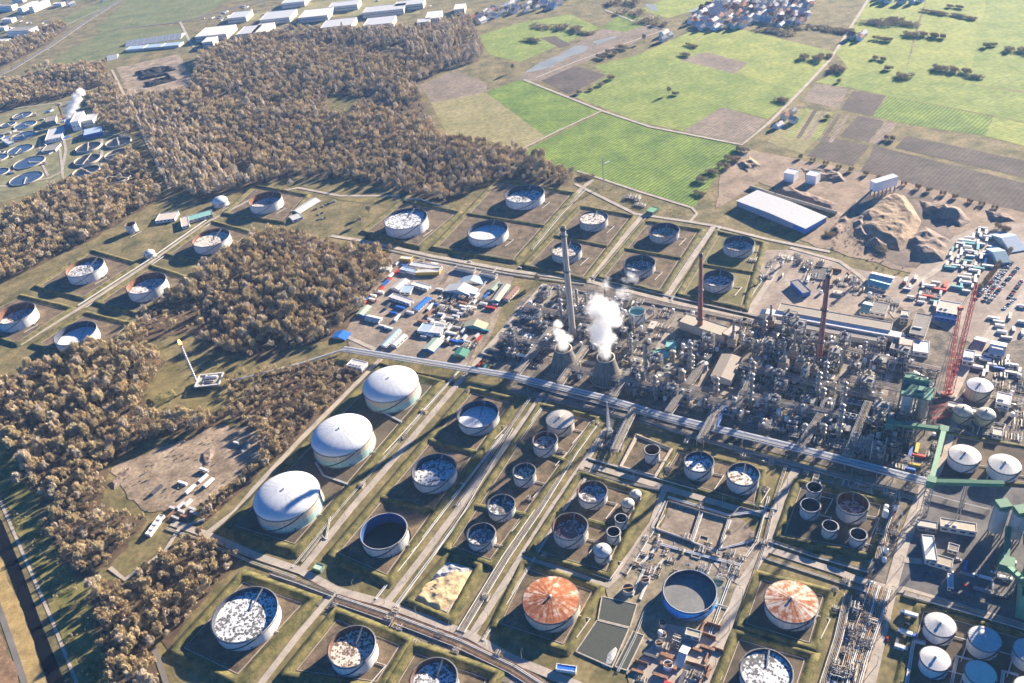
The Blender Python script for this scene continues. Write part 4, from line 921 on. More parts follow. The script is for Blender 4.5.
for px, wd, n, z, l in [
    ([(331, 514), (348, 492), (400, 436), (451, 380), (466, 364)], 1.8, 2, .7, 'pair of white pipes beside the road along the domes'),
    ([(302, 562), (322, 536), (326, 540), (331, 514)], 1.2, 2, .7, 'white pipe loop at the lowest dome corner'),
    ([(396, 607), (430, 560), (463, 512), (512, 429)], 2.2, 2, .7, 'pipes along the road past the empty tank'),
    ([(456, 506), (476, 478), (494, 450), (530, 398)], 3.0, 3, .7, 'pipe strip between the plain-roofed tank and the small tanks'),
    ([(461, 632), (506, 558), (537, 513), (575, 452), (594, 426)], 6, 6, .8, 'wide pipe strip beside the small grey tanks'),
    ([(579, 470), (620, 482), (659, 490)], 3, 4, .8, 'pipes beside the road behind the spoked-roof tank'),
    ([(719, 680), (740, 616), (763, 550), (775, 500), (786, 466)], 2.2, 3, .8, 'white pipes along the road past the blue tank'),
    ([(624, 574), (645, 540), (662, 515)], 5, 5, .8, 'pipe alley beside the slim open tanks'),
    ([(768, 541), (812, 556), (868, 572)], 2.6, 3, .8, 'pipes in front of the tight tank group'),
    ([(336, 599), (400, 621), (460, 644), (512, 669), (545, 690)], 8, 8, .8, 'broad sleeper pipe track along the lower cross road'),
    ([(273, 573), (300, 582), (334, 595)], 5, 5, .8, 'short pipe track behind the blotched tank'),
    ([(904, 594), (960, 610), (1040, 634)], 4, 5, 1.4, 'white pipe bundle along the white cone tanks'),
    ([(587, 277), (608, 250), (632, 220)], 2.4, 3, .8, 'pipes along the road from the field path tank'),
    ([(532, 250), (560, 216), (585, 190)], 2.4, 2, .8, 'pipes beside the road below the fieldside tank'),
    ([(668, 290), (690, 256), (708, 232)], 2.0, 2, .8, 'pipes on the bank between the grey tanks'),
    ([(548, 286), (620, 297), (700, 312), (762, 325)], 4, 5, 1.6, 'low pipe rack behind the process area by the cross road'),
    ([(432, 352), (450, 328), (476, 296), (497, 268)], 1.6, 2, 1.2, 'white pipes along the contractor yard edge'),
    ([(800, 338), (860, 352), (905, 362), (940, 370)], 6, 6, 5, 'pipe rack in front of the sawtooth hall'),
    ([(893, 504), (884, 530), (878, 560)], 9, 9, 1.2, 'upper crowded pipe band of the big pipe field'),
    ([(881, 588), (872, 618), (858, 655), (848, 690)], 15, 14, 1.4, 'lower crowded pipe band of the big pipe field'),
    ([(848, 596), (838, 640), (822, 690)], 5, 6, 1.0, 'narrow pipe band between rust-roofed tank and the pipe field'),
    ([(930, 493), (965, 502), (990, 508)], 4, 4, 3, 'white pipe bridge beside the conveyor tank'),
    ([(520, 382), (560, 394), (640, 414), (700, 430)], 3, 4, .9, 'pipes running below the main rack'),
    ([(640, 418), (700, 440), (760, 455), (850, 480), (915, 500)], 4, 5, .9, 'pipes in the verge of the rack road'),
    ([(618, 672), (634, 640), (645, 612)], 1.2, 2, .8, 'pipes along the settling ponds'),
    ([(905, 662), (912, 640), (925, 643)], 1.2, 2, .8, 'white pipe bend beside the corner white tank')]:
    rack('pipeline', px, wd, z, n, l, .3 if wd < 8 else .38, mats=(PALEM, GALV, TANP) if wd < 7 else (PALEM, STEEL, TANP, RUSTY), cat='pipeline', post=9)
for px, l in [([(666, 502), (652, 528), (690, 541)], 'white pipes round the first empty tank plot'), ([(702, 513), (692, 543), (716, 552)], 'white pipes between the empty tank plots'), ([(730, 521), (720, 550), (755, 541)], 'white pipes round the third empty tank plot'), ([(640, 566), (660, 545), (700, 556), (740, 566)], 'white pipes in front of the empty tank plots'), ([(668, 498), (702, 508), (728, 516), (764, 512)], 'white pipes behind the empty tank plots'), ([(640, 600), (652, 572), (664, 560)], 'white pipes beside the blue tank'), ([(632, 596), (646, 566)], 'white pipes at the dosing tanks'), ([(905, 695), (913, 643), (925, 645)], 'white pipe bend in front of the corner white tank'), ([(949, 695), (957, 657), (972, 661)], 'white pipe bend between the white cone tanks'), ([(1000, 695), (1003, 672), (1018, 676)], 'white pipe bend before the cut-off white tanks'), ([(376, 402 + 4), (382, 412), (404, 424)], 'thin pipe between top and middle dome'), ([(316, 463), (324, 476), (352, 486)], 'thin pipe between middle and lowest dome')]: rack('pipeline', px, 1.6, .8, 3, l, .3, mats=(BRP, PALEM), cat='pipeline', post=8)
for px, dd, n, l in [([(301, 571), (350, 510), (402, 450), (466, 374)], 9, 2, 'thin pipe pair on the far verge of the domes road'), ([(386, 604), (420, 560), (456, 512), (512, 438)], 10, 2, 'thin pipe pair below the road past the empty tank'), ([(386, 604), (420, 560), (456, 512), (512, 438), (541, 397)], -8, 2, 'thin pipe pair above the road past the empty tank'), ([(471, 636), (512, 572), (549, 513), (584, 463)], -10, 3, 'three thin pipes beyond the road of the small tanks'), ([(722, 640), (742, 584), (768, 546), (780, 500)], 9, 2, 'thin pipe pair on the tank side of the blue tank road'), ([(584, 464), (662, 487), (737, 509), (776, 517)], 8, 3, 'three thin pipes behind the tank cross road'), ([(172, 523), (205, 534), (256, 556), (301, 571)], -7, 2, 'thin pipe pair in front of the lowest dome road'), ([(82, 307), (150, 263), (210, 221)], 7, 2, 'thin pipe pair beside the far farm road'), ([(82, 307), (150, 263), (210, 221)], -8, 1, 'single thin pipe along the far farm road'), ([(363, 241), (431, 256), (512, 271), (587, 281)], -8, 2, 'thin pipe pair under the banks of the yard back road'), ([(587, 281), (667, 301), (762, 323)], 9, 3, 'three thin pipes behind the upper cross road'), ([(587, 281), (615, 248), (642, 216)], -7, 2, 'thin pipe pair left behind on the bank of the field path tank road'.replace('left behind ', '')), ([(664, 300), (690, 262), (714, 226)], -8, 2, 'thin pipe pair beside the road to the hallside tank'), ([(747, 314), (768, 283), (786, 255)], 8, 3, 'three thin pipes along the road below the blue-walled hall'), ([(766, 549), (835, 571), (888, 589)], -9, 3, 'three thin pipes in front of the rust tank bank'), ([(521, 558), (565, 571), (607, 586)], 6, 2, 'thin pipe pair behind the pondside rust tank')]:
    w3 = [g2(*q) for q in px]; a_, b_ = ribbon_pts(w3, abs(dd) * 2); rack('pipeline', [PX((x, y, 0)) for x, y in (a_ if dd > 0 else b_)], .7 * n, .7, n, l, .28, mats=(BRP, PALEM, TANP), cat='pipeline', post=8)
# cross racks inside the process area
for i, (a, b, l) in enumerate([((614, 452), (634, 410), 'pipe bridge beside the lattice mast'), ((612, 398), (631, 372), 'rack between second cooling tower and main rack'), ((560, 384), (586, 348), 'rack between both cooling towers'), ((517, 374), (552, 330), 'rack beside the first cooling tower'), ((668, 414), (702, 366), 'rack beside the brown columns'), ((713, 428), (722, 408), 'blue-framed rack at the rack road'), ((734, 412), (760, 360), 'rack at the grey gable shed'), ((800, 448), (830, 402), 'rack crossing the dark process blocks'), ((846, 458), (868, 404), 'rack beside the blue hall of the dark blocks'), ((700, 442), (716, 412), 'pipe bridge over the rack road')]):
    rack('pipe_rack', [a, b], 6, 6.5, 6, l, .33, levels=2, mats=(BLUES, GALV, STEEL) if 'blue-f' in l else (GALV, ALUM, TANP, STEEL))
for a, b, l in [((560, 366), (740, 408), 'rack along the brown columns row'), ((740, 366), (925, 410), 'rack along the dark blocks, rear line'), ((740, 395), (838, 416), 'pale rack in the dark blocks'), ((640, 376), (700, 392), 'rack with big arched duct by the brown columns'), ((500, 336), (556, 348), 'rack through the yard-side process block'), ((525, 308), (600, 322), 'rack behind the pale stack'), ((850, 380), (930, 396), 'rack behind the coker frame')]:
    rack('pipe_rack', [a, b], 5, 7, 5, l, .33, levels=2, mats=(GALV, TANP, STEEL))
# ---------------------------------------------------------------- process equipment kinds
def col_parts(h, r, mat, plats, n=14):
    r *= .8; parts = []; b = MB(); b.cyl(0, 0, 0, 2.5, r * 1.12, r, n, 1, False); b.cyl(0, 0, 2.5, h, r, n=n, top=False); b.dome(0, 0, h, r, r * .6, n, 4); parts.append(('shell', b, [mat, STEEL], -1))
    for f in plats:
        p = MB(); z = h * f; p.lathe(0, 0, [(r, z), (r + 1.3, z), (r + 1.3, z + .25), (r, z + .25)], 12)
        p.lathe(0, 0, [(r + 1.3, z + 1.1), (r + 1.3, z + 1.25)], 12)
        for i in range(6): a = i * 1.047; p.beam(((r + 1.3) * math.cos(a), (r + 1.3) * math.sin(a), z), ((r + 1.3) * math.cos(a), (r + 1.3) * math.sin(a), z + 1.2), .12)
        parts.append(('platform', p, STEEL, -1))
    l = MB(); l.beam((r + .5, -.3, 0), (r + .5, -.3, h), .15); l.beam((r + .5, .3, 0), (r + .5, .3, h), .15); parts.append(('ladder', l, STEEL, -1))
    q = MB(); q.tube([(0, 0, h + r * .5), (0, 0, h + r + .8), (-r - .8, .4, h + r + .8), (-r - .8, .4, 5), (-r - 5, .4, 5)], .35, 6); parts.append(('overhead_pipe', q, GALV, -1))
    return parts
proto('colA', col_parts(32, 1.5, ALUM, (.3, .55, .8, .97)))
proto('colB', col_parts(24, 2.2, TANP, (.4, .7, .95)))
proto('colC', col_parts(40, 1.9, ALUM, (.25, .45, .65, .85, .98)))
proto('colD', col_parts(18, 1.2, GREYP, (.5, .95)))
proto('colE', col_parts(20, 3.2, TANP, (.5, .97), 18))
def drum_parts(L, r, mat):
    b = MB(); b.hcyl((-L / 2, 0, r + 2), (L / 2, 0, r + 2), r, 14); s_ = []
    for x in (-L / 3, L / 3): q = MB(); q.box(x, 0, 0, .8, r * 1.6, 2.2); s_.append(('saddle', q, LTC, -1))
    n = MB(); n.cyl(0, 0, 2 * r + 1.8, 2 * r + 3, .5, n=8); n.tube([(L / 4, 0, 2 * r + 1.8), (L / 4, 0, 2 * r + 4), (L / 4, r + 3, 2 * r + 4), (L / 4, r + 3, 0)], .3, 6)
    return [('vessel', b, mat, -1)] + s_ + [('outlet_pipe', n, GALV, -1)]
proto('drumA', drum_parts(9, 1.5, ALUM)); proto('drumB', drum_parts(14, 1.9, WHITEP)); proto('drumC', drum_parts(6, 1.1, TANP))
def frame_parts(nx, ny, nz, s, mat, seed):
    rg = random.Random(seed); f = MB(); out = []
    X, Y = nx * s, ny * s
    for i in range(nx + 1):
        for j in range(ny + 1): f.beam((i * s - X / 2, j * s - Y / 2, 0), (i * s - X / 2, j * s - Y / 2, nz * 4.5), .45)
    for k in range(1, nz + 1):
        for i in range(nx + 1): f.beam((i * s - X / 2, -Y / 2, k * 4.5), (i * s - X / 2, Y / 2, k * 4.5), .35, .5)
        for j in range(ny + 1): f.beam((-X / 2, j * s - Y / 2, k * 4.5), (X / 2, j * s - Y / 2, k * 4.5), .35, .5)
    for k in range(nz):
        f.beam((-X / 2, -Y / 2, k * 4.5), (-X / 2 + s, -Y / 2, k * 4.5 + 4.5), .25); f.beam((X / 2, -Y / 2, k * 4.5), (X / 2, -Y / 2 + s, k * 4.5 + 4.5), .25)
    out.append(('frame', f, mat, -1))
    for k in range(1, nz + 1):
        d = MB(); d.box(0, 0, k * 4.5 + .25, X * rg.uniform(.6, 1), Y * rg.uniform(.6, 1), .15); out.append(('deck', d, DSTEEL if k % 2 else STEEL, -1))
        for e in range(2 + rg.randrange(2)):
            q = MB(); x, y = rg.uniform(-.35, .35) * X, rg.uniform(-.35, .35) * Y; z = k * 4.5 + .4
            if rg.random() < .5: q.hcyl((x - 2, y, z + 1), (x + 2, y, z + 1), rg.uniform(.6, 1.1), 10); out.append(('exchanger', q, rg.choice([ALUM, TANP, GALV]), -1))
            else: q.cyl(x, y, z, z + rg.uniform(2, 4.5), rg.uniform(.6, 1.3), n=10); out.append(('vessel', q, rg.choice([ALUM, TANP, WHITEP]), -1))
    st = MB()
    for k in range(nz): st.beam((X / 2 + .8, -Y / 2 + (0 if k % 2 else Y * .6), k * 4.5), (X / 2 + .8, -Y / 2 + (Y * .6 if k % 2 else 0), k * 4.5 + 4.5), 1, .3)
    out.append(('stair', st, PALEM, -1))
    pi = MB()
    for k in range(4):
        x = rg.uniform(-.45, .45) * X; pi.tube([(x, -Y / 2 - .6, 0), (x, -Y / 2 - .6, nz * 4.5 - rg.uniform(0, 6)), (x, Y * .2, nz * 4.5 - rg.uniform(0, 5))], .28, 6)
    out.append(('riser_pipes', pi, GALV, -1)); return out
proto('frmA', frame_parts(2, 2, 3, 5, STEEL, 1)); proto('frmB', frame_parts(3, 2, 2, 5, DSTEEL, 2)); proto('frmC', frame_parts(2, 1, 5, 5, STEEL, 3)); proto('frmD', frame_parts(4, 2, 1, 5, LTC, 4)); proto('frmE', frame_parts(2, 2, 6, 6, DSTEEL, 6))
def cooler_parts(n):
    f = MB()
    for i in range(n + 1):
        for y in (-3, 3): f.beam((i * 5 - n * 2.5, y, 0), (i * 5 - n * 2.5, y, 8), .4)
    b = MB(); b.box(0, 0, 8, n * 5 + .5, 7, 1.2); o = [('frame', f, STEEL, -1), ('tube_bundle', b, GALV, -1)]
    for i in range(n): q = MB(); x = i * 5 - n * 2.5 + 2.5; q.cyl(x, 0, 9.2, 10, 2.2, n=14, top=False); q.cyl(x, 0, 9.25, 9.4, 2.1, n=14); o.append(('fan_ring', q, DSTEEL, -1))
    return o
proto('coolA', cooler_parts(4)); proto('coolB', cooler_parts(7))
def heater_parts():
    c = MB(); c.box(0, 0, 3, 9, 7, 11); h_ = MB(); h_.prism([(-4.5, -3.5), (4.5, -3.5), (4.5, 3.5), (-4.5, 3.5)], 14, 14.3); h_.box(0, 0, 14, 5, 3, 5)
    s_ = MB(); s_.cyl(0, 0, 19, 36, 1.1, .9, 12); l = MB()
    for x in (-4, 4):
        for y in (-3, 3): l.beam((x, y, 0), (x, y, 3), .6)
    w_ = MB(); w_.box(0, -4.2, 8, 10, 1.2, .3); w_.box(5.1, 0, 8, 1.2, 8, .3)
    return [('casing', c, TANP, -1), ('convection_box', h_, ALUM, -1), ('flue_stack', s_, STEEL, -1), ('legs', l, DSTEEL, -1), ('walkway', w_, PALEM, -1)]
proto('heat', heater_parts())
def manifold_parts(seed, X=14, Y=9, mats=(PALEM, TANP, STEEL)):
    rg = random.Random(seed); o = []
    for mi, mt in enumerate(mats):
        q = MB()
        for k in range(9):
            x, y = rg.uniform(-.5, .5) * X, rg.uniform(-.5, .5) * Y; z = rg.uniform(.5, 3.2)
            if k % 2: q.tube([(-X / 2, y, z), (x, y, z), (x, y, .2)], rg.uniform(.14, .3), 5)
            else: q.tube([(x, -Y / 2, z), (x, y, z), (x, y, z + 1.2), (x, Y / 2, z + 1.2)], rg.uniform(.14, .3), 5)
        o.append((('header_pipes', 'branch_pipes', 'drain_pipes')[mi], q, mt, -1))
    v = MB()
    for k in range(6): x, y = rg.uniform(-.45, .45) * X, rg.uniform(-.45, .45) * Y; v.cyl(x, y, 0, rg.uniform(1.2, 2.2), rg.uniform(.35, .7), n=8)
    o.append(('valves', v, rg.choice([DSTEEL, BLUES, RUSTY]), -1)); s_ = MB(); s_.box(0, 0, .05, X, Y, .2); o.append(('plinth', s_, LTC if seed % 2 else GRND, -1)); return o
for k in range(5): proto('man%d' % k, manifold_parts(20 + k, *[(14, 9), (10, 6), (18, 7), (8, 8), (12, 5)][k]))
def pump_parts():
    b = MB(); b.box(0, 0, 0, 4, 1.8, .4); m = MB(); m.hcyl((-1.3, 0, 1), (.2, 0, 1), .55, 10); c = MB(); c.cyl(1.2, 0, .4, 1.6, .6, n=10)
    return [('skid', b, LTC, -1), ('motor', m, BLUES, -1), ('casing', c, GALV, -1)]
proto('pump', pump_parts())
def bullet_parts(n, L, r):
    o = []
    for i in range(n):
        y = (i - (n - 1) / 2) * r * 2.5; b = MB(); b.hcyl((-L / 2, y, r + 1.2), (L / 2, y, r + 1.2), r, 14); o.append(('bullet', b, WHITEP, -1))
    s_ = MB()
    for x in (-L / 3, L / 3): s_.box(x, 0, 0, 1, n * r * 2.5, 1.4)
    return o + [('saddles', s_, LTC, -1)]
proto('bul', bullet_parts(3, 13, 1.7))
def hut_parts(w, l, h, wm, rm, par=True):
    b = MB(); b.box(0, 0, 0, l, w, h); r_ = MB(); r_.box(0, 0, h, l + .5, w + .5, .35); o = [('wall', b, wm, -1), ('roof', r_, rm, -1)]
    d = MB(); d.box(-l * .3, -w / 2 - .03, 0, 1.2, .1, 2.2); o.append(('door', d, BLUES, 0)); wi = MB()
    for k in range(max(2, int(l / 4))): wi.box(-l / 2 + 2 + k * 3.6, -w / 2 - .04, h * .45, 1.8, .1, h * .3)
    o.append(('window', wi, DSTEEL, 0)); a = MB(); a.box(l * .2, 0, h + .35, 2, 1.5, 1); o.append(('roof_unit', a, PALEM, 1)); return o
LROOF = P('light_flat_roof', (.52, .46, .39), .85, var=.15); GROOF = P('grey_felt_roof', (.25, .23, .21), .9, var=.2); DROOF = P('dark_felt_roof', (.13, .12, .115), .9, var=.2)
proto('hutA', hut_parts(7, 14, 4, LTC, LROOF)); proto('hutB', hut_parts(9, 11, 7, BEIGE, GROOF)); proto('hutC', hut_parts(6, 20, 4.5, GREYP, PALEM))
proto('spread', [('vessel', MB().cyl(0, 0, 1.5, 7, 2, n=16).dome(0, 0, 7, 2, 1, 16, 4), WHITEP, -1), ('legs', MB().beam((1.4, 1.4, 0), (1.4, 1.4, 2), .4).beam((-1.4, 1.4, 0), (-1.4, 1.4, 2), .4).beam((1.4, -1.4, 0), (1.4, -1.4, 2), .4).beam((-1.4, -1.4, 0), (-1.4, -1.4, 2), .4), STEEL, -1), ('outlet_pipe', MB().tube([(0, 0, 1.6), (0, 0, .6), (4, 0, .6)], .3), GALV, -1)])
KINDS = {   # proto: (name, label base, category, footprint radius, weight)
 'colA': ('process_column', 'slender silver column', 'column', 2.8, 2.5), 'colB': ('process_column', 'stout tan column', 'column', 3.2, 1.2), 'colC': ('process_column', 'very tall silver column', 'column', 3.2, .5), 'colD': ('process_column', 'short grey column', 'column', 2.6, 2), 'colE': ('reactor_vessel', 'fat tan reactor', 'reactor', 5, 1),
 'drumA': ('horizontal_drum', 'silver horizontal drum', 'drum', 5, 6), 'drumB': ('horizontal_drum', 'long white horizontal drum', 'drum', 7, 3), 'drumC': ('horizontal_drum', 'small tan horizontal drum', 'drum', 4, 6),
 'frmA': ('equipment_frame', 'three-deck steel frame', 'steel frame', 7, 14), 'frmB': ('equipment_frame', 'dark two-deck steel frame', 'steel frame', 8.5, 10), 'frmC': ('equipment_frame', 'narrow five-deck steel frame', 'steel frame', 6, 9), 'frmD': ('equipment_frame', 'long low concrete frame', 'steel frame', 10, 6), 'frmE': ('equipment_frame', 'dark six-deck steel tower', 'steel frame', 8, 3),
 'coolA': ('air_cooler', 'four-fan air cooler', 'air cooler', 9, 4), 'coolB': ('air_cooler', 'seven-fan air cooler', 'air cooler', 13, 2), 'heat': ('fired_heater', 'box furnace with flue stack', 'furnace', 6.5, 4),
 'man0': ('pipe_manifold', 'tangled pale pipe manifold', 'manifold', 7, 9), 'man1': ('pipe_manifold', 'small tangled pipe manifold', 'manifold', 5, 10), 'man2': ('pipe_manifold', 'long tangled pipe manifold', 'manifold', 8, 8), 'man3': ('pipe_manifold', 'square tangled pipe manifold', 'manifold', 5, 9), 'man4': ('pipe_manifold', 'narrow tangled pipe manifold', 'manifold', 6, 8),
 'pump': ('pump_set', 'small blue-motored pump', 'pump', 2.6, 10), 'hutA': ('service_building', 'low pale control hut', 'building', 8, 3), 'hutB': ('service_building', 'beige switch house', 'building', 7.5, 2), 'spread': ('storage_vessel', 'small white upright vessel', 'vessel', 3, 6), 'hutC': ('service_building', 'long grey plant building', 'building', 10.5, 1)}
LANES = [[(640, 376), (678, 318)], [(752, 374), (775, 330)], [(832, 404), (852, 350)], [(548, 354), (640, 374), (752, 400), (850, 422)], [(690, 404), (708, 372)], [(880, 410), (890, 372)], [(522, 346), (552, 292)]]
OCC = [(x, y, r + 4) for x, y, r, h in TANKS] + [(q[0].x, q[0].y, q[1] + 9) for q in (ct1, ct2)]
def occ(px, py, rad): p = G(px, py); OCC.append((p.x, p.y, rad))
def block_quad(q):   # keep an area free
    BLOCK.append(wpoly(q))
BLOCK = []
for q in ([(770, 296), (800, 296), (895, 316), (896, 335), (870, 344), (770, 322)], [(700, 376), (722, 345), (750, 350), (746, 388), (726, 404), (700, 396)], [(676, 316), (735, 322), (730, 345), (680, 340)], [(893, 370), (935, 372), (930, 425), (880, 425)], [(936, 300), (1000, 300), (1000, 420), (935, 430)], [(905, 300), (938, 300), (938, 360), (895, 352)],
          [(910, 425), (935, 425), (925, 480), (903, 475)], [(645, 352), (672, 352), (672, 370), (645, 370)], [(500, 366), (940, 482), (940, 492), (500, 400)]): block_quad(q)
for q in LANES:
    rd(q, 6, M('plant_lane', (.30, .255, .21), .95, .3, .06, fine=.2), kerb=False); a_, b_ = ribbon_pts([g2(*t) for t in q], 10); BLOCK.append(a_ + b_[::-1])
def free(x, y, r):
    for a, b, c in OCC:
        if (a - x) ** 2 + (b - y) ** 2 < (c + r) ** 2: return False
    return not any(inpoly(x, y, q) for q in BLOCK)
def scatter(px, count, kinds, seed, hmul=1.0, tries=40, tight=.74):
    rg = random.Random(seed); q = wpoly(px); xs = [p[0] for p in q]; ys = [p[1] for p in q]; W_ = [KINDS[k][4] for k in kinds]; n = 0
    for _ in range(count * tries):
        if n >= count: break
        k = rg.choices(kinds, W_)[0]; nm, lb, ct, fr, _w = KINDS[k]
        x, y = rg.uniform(min(xs), max(xs)), rg.uniform(min(ys), max(ys)); s = rg.uniform(.75, 1.15); r = fr * s * tight
        if not inpoly(x, y, q) or not free(x, y, r): continue
        OCC.append((x, y, r)); n += 1
        rz = (AX_ANG if rg.random() < .35 else BX_ANG) + rg.choice([0, math.pi])
        place(k, nm, lb, ct, (x, y, 0), rz, (s, s, s * rg.uniform(.8, 1.15) * hmul), ct + 's of the refinery')
ALL = list(KINDS); LOW = ['drumA', 'drumC', 'frmD', 'man0', 'man1', 'man2', 'man3', 'man4', 'pump', 'hutA', 'spread', 'colD']
for k_, px_, py_ in [('colE', 682, 388), ('colE', 668, 390), ('colB', 655, 396), ('colB', 716, 398), ('colC', 750, 408), ('colC', 690, 376), ('colB', 752, 382), ('heat', 793, 360), ('heat', 783, 372), ('heat', 800, 372), ('frmE', 797, 345), ('frmE', 788, 336), ('colA', 646, 372), ('colA', 842, 410), ('colC', 838, 440), ('bul', 527, 340), ('coolB', 866, 412), ('coolB', 858, 425), ('frmE', 878, 428)]:
    nm, lb, ct, fr, _w = KINDS.get(k_, ('gas_bullet', 'three white gas bullets side by side', 'gas bullet', 8, 1))
    p = G(px_, py_); OCC.append((p.x, p.y, fr * .8)); place(k_, nm, lb if k_ != 'bul' else 'three white horizontal gas bullets', ct, (p.x, p.y, 0), BX_ANG if k_ != 'bul' else AX_ANG, 1, ct + 's of the refinery')
scatter([(640, 352), (700, 344), (770, 326), (800, 345), (880, 350), (935, 372), (925, 420), (905, 470), (850, 454), (740, 422), (625, 392)], 250, ALL, 1, .78)
scatter([(500, 352), (528, 306), (556, 290), (640, 302), (650, 345), (625, 388), (560, 378)], 80, LOW + ['frmA', 'frmB', 'colA', 'drumB', 'coolA'], 2, .8)
SM = ['man1', 'man3', 'man4', 'man0', 'pump', 'drumC', 'spread', 'frmD', 'drumA', 'man2', 'frmA']
scatter([(640, 352), (700, 344), (770, 326), (800, 345), (880, 350), (935, 372), (925, 420), (905, 470), (850, 454), (740, 422), (625, 392)], 170, SM, 51, .8, tight=.5)
scatter([(500, 352), (528, 306), (556, 290), (640, 302), (650, 345), (625, 388), (560, 378)], 60, SM + ['frmA', 'frmC', 'frmB', 'coolA'], 52, .9, tight=.55)
scatter([(512, 330), (548, 288), (556, 296), (524, 340)], 14, SM, 53, .8, tight=.5)
scatter([(840, 425), (905, 430), (925, 440), (915, 472), (838, 456)], 26, ALL, 7)
scatter([(640, 305), (760, 325), (770, 340), (700, 345), (650, 350)], 24, LOW + ['hutB', 'frmB'], 3, .8)
scatter([(750, 255), (800, 252), (900, 285), (955, 292), (935, 318), (896, 312), (800, 296), (765, 300)], 26, LOW + ['hutA', 'hutB'], 4, .7)
scatter([(935, 355), (1000, 360), (1024, 380), (1024, 440), (950, 430)], 22, LOW, 5, .7)
scatter([(856, 600), (882, 598), (850, 690), (826, 690)], 26, ['man1', 'man3', 'man4', 'pump', 'spread'], 6, .9, tight=.5)
scatter([(885, 500), (905, 506), (890, 570), (872, 566)], 16, ['man1', 'man3', 'man4', 'pump', 'spread'], 8, .9, tight=.5)
scatter([(626, 560), (650, 528), (705, 540), (745, 560), (735, 590), (650, 580)], 30, ['man1', 'man3', 'man4', 'pump', 'drumC'], 9, .6)
scatter([(560, 392), (640, 412), (650, 420), (560, 402)], 10, ['man1', 'man4', 'pump'], 10, .7)
scatter([(604, 420), (632, 428), (622, 450), (600, 448)], 8, LOW, 12, .6)
scatter([(690, 432), (790, 460), (900, 492), (890, 500), (780, 468), (686, 440)], 20, ['man1', 'man4', 'man2', 'pump'], 13, .6, tight=.55)
scatter([(920, 440), (938, 432), (936, 478), (926, 476)], 4, ['man1', 'pump', 'spread'], 14, .6)
scatter([(348, 600), (430, 624), (510, 660), (500, 672), (400, 640), (340, 610)], 10, ['man1', 'man4', 'pump'], 15, .7, tight=.4)
scatter([(645, 640), (668, 626), (680, 640), (660, 662)], 6, ['spread', 'man1', 'pump'], 16, .8)
# small manifolds and pumps beside single tanks
for k, (px, py) in enumerate([(424, 412), (405, 437), (362, 486), (468, 392), (596, 424), (560, 452), (530, 500), (436, 588), (486, 598), (545, 556), (626, 488), (668, 470), (602, 447), (765, 490), (846, 582), (835, 590), (838, 610), (752, 540), (764, 544), (700, 506), (340, 372), (336, 605), (390, 620), (440, 636), (500, 655)]):
    p = G(px, py); place(['man1', 'man4', 'man3'][k % 3], 'pipe_manifold', 'small tangled pipe manifold', 'manifold', (p.x, p.y, 0), AX_ANG if k % 2 else BX_ANG, .7, 'manifolds of the refinery')
# ---------------------------------------------------------------- coker frame, silos and green conveyors
def gallery(name, a, b, label, wd=3.4, mat=GREENS, legs=True):
    a, b = Vector(a), Vector(b); t = thing(name, label, 'conveyor', (a.x, a.y, 0)); o = Vector((a.x, a.y, 0))
    MB().beam(a - o, b - o, wd, 3.2).build('casing', mat, t); MB().beam(a - o + Vector((0, 0, 1.75)), b - o + Vector((0, 0, 1.75)), wd + .4, .3).build('roof', P('green_gantry_roof', (.10, .225, .135), .6), t)
    u = (b - a); L = u.length
    for i in range(1, max(2, int(L / 25))):
        c = a + u * (i / max(2, int(L / 25))) - o; q = MB()
        for s_ in (-1.4, 1.4): q.beam((c.x + s_, c.y, 0), (c.x + s_ * .6, c.y, c.z - 1.6), .5); q.beam((c.x + s_, c.y, c.z * .3), (c.x - s_, c.y, c.z * .6), .3)
        if legs: q.build('trestle', STEEL, t)
    return t
ZC = 34
pA, pB, pC, pD = G(944, 430, 26), G(931, 482, ZC), G(1004, 484, 44), G(890, 423, 20)
gallery('conveyor_gallery', pD, pA, 'green conveyor gallery from the coker frame to the turning tower')
gallery('conveyor_gallery', pA, pB, 'green conveyor gallery sloping past the white conveyor tank')
gallery('conveyor_gallery', pB, pC, 'green conveyor gallery running level to the silo tops')
pE, pF, pG_ = G(1006, 535, 12), G(1006, 565, 14), G(1030, 588, 30)
gallery('conveyor_gallery', G(1008, 528, 16), pF, 'short green conveyor dropping from the silos')
gallery('conveyor_gallery', pF, pG_, 'green conveyor gallery leaving the picture beside the green hall')
def tower(name, c, w_, h, label, mat=GREENS, house=7):
    t = thing(name, label, 'transfer tower', (c.x, c.y, 0), AX_ANG); f = MB()
    for x in (-w_ / 2, w_ / 2):
        for y in (-w_ / 2, w_ / 2): f.beam((x, y, 0), (x, y, h), .5)
    n = int(h / 5)
    for k in range(n):
        z0, z1 = h * k / n, h * (k + 1) / n
        for x in (-w_ / 2, w_ / 2): f.beam((x, -w_ / 2, z0), (x, w_ / 2, z1), .3); f.beam((x, -w_ / 2, z1), (x, w_ / 2, z1), .3)
        for y in (-w_ / 2, w_ / 2): f.beam((-w_ / 2, y, z0), (w_ / 2, y, z1), .3); f.beam((-w_ / 2, y, z1), (w_ / 2, y, z1), .3)
    f.build('lattice_frame', STEEL, t); MB().box(0, 0, h - 1, w_ + 1, w_ + 1, house).build('head_house', mat, t); MB().box(0, 0, h - 1 + house, w_ + 1.6, w_ + 1.6, .4).build('roof', P('green_gantry_roof', (.10, .225, .135), .6), t)
tower('transfer_tower', pA, 5, 22, 'green-headed turning tower where the conveyor bends beside olive tanks')
tower('transfer_tower', pB, 5, ZC - 3, 'lattice tower with green head at the end of the main rack')
tower('transfer_tower', Vector((pD.x, pD.y, 0)), 6, 16, 'stubby green head at the foot of the coker frame', GREEND)
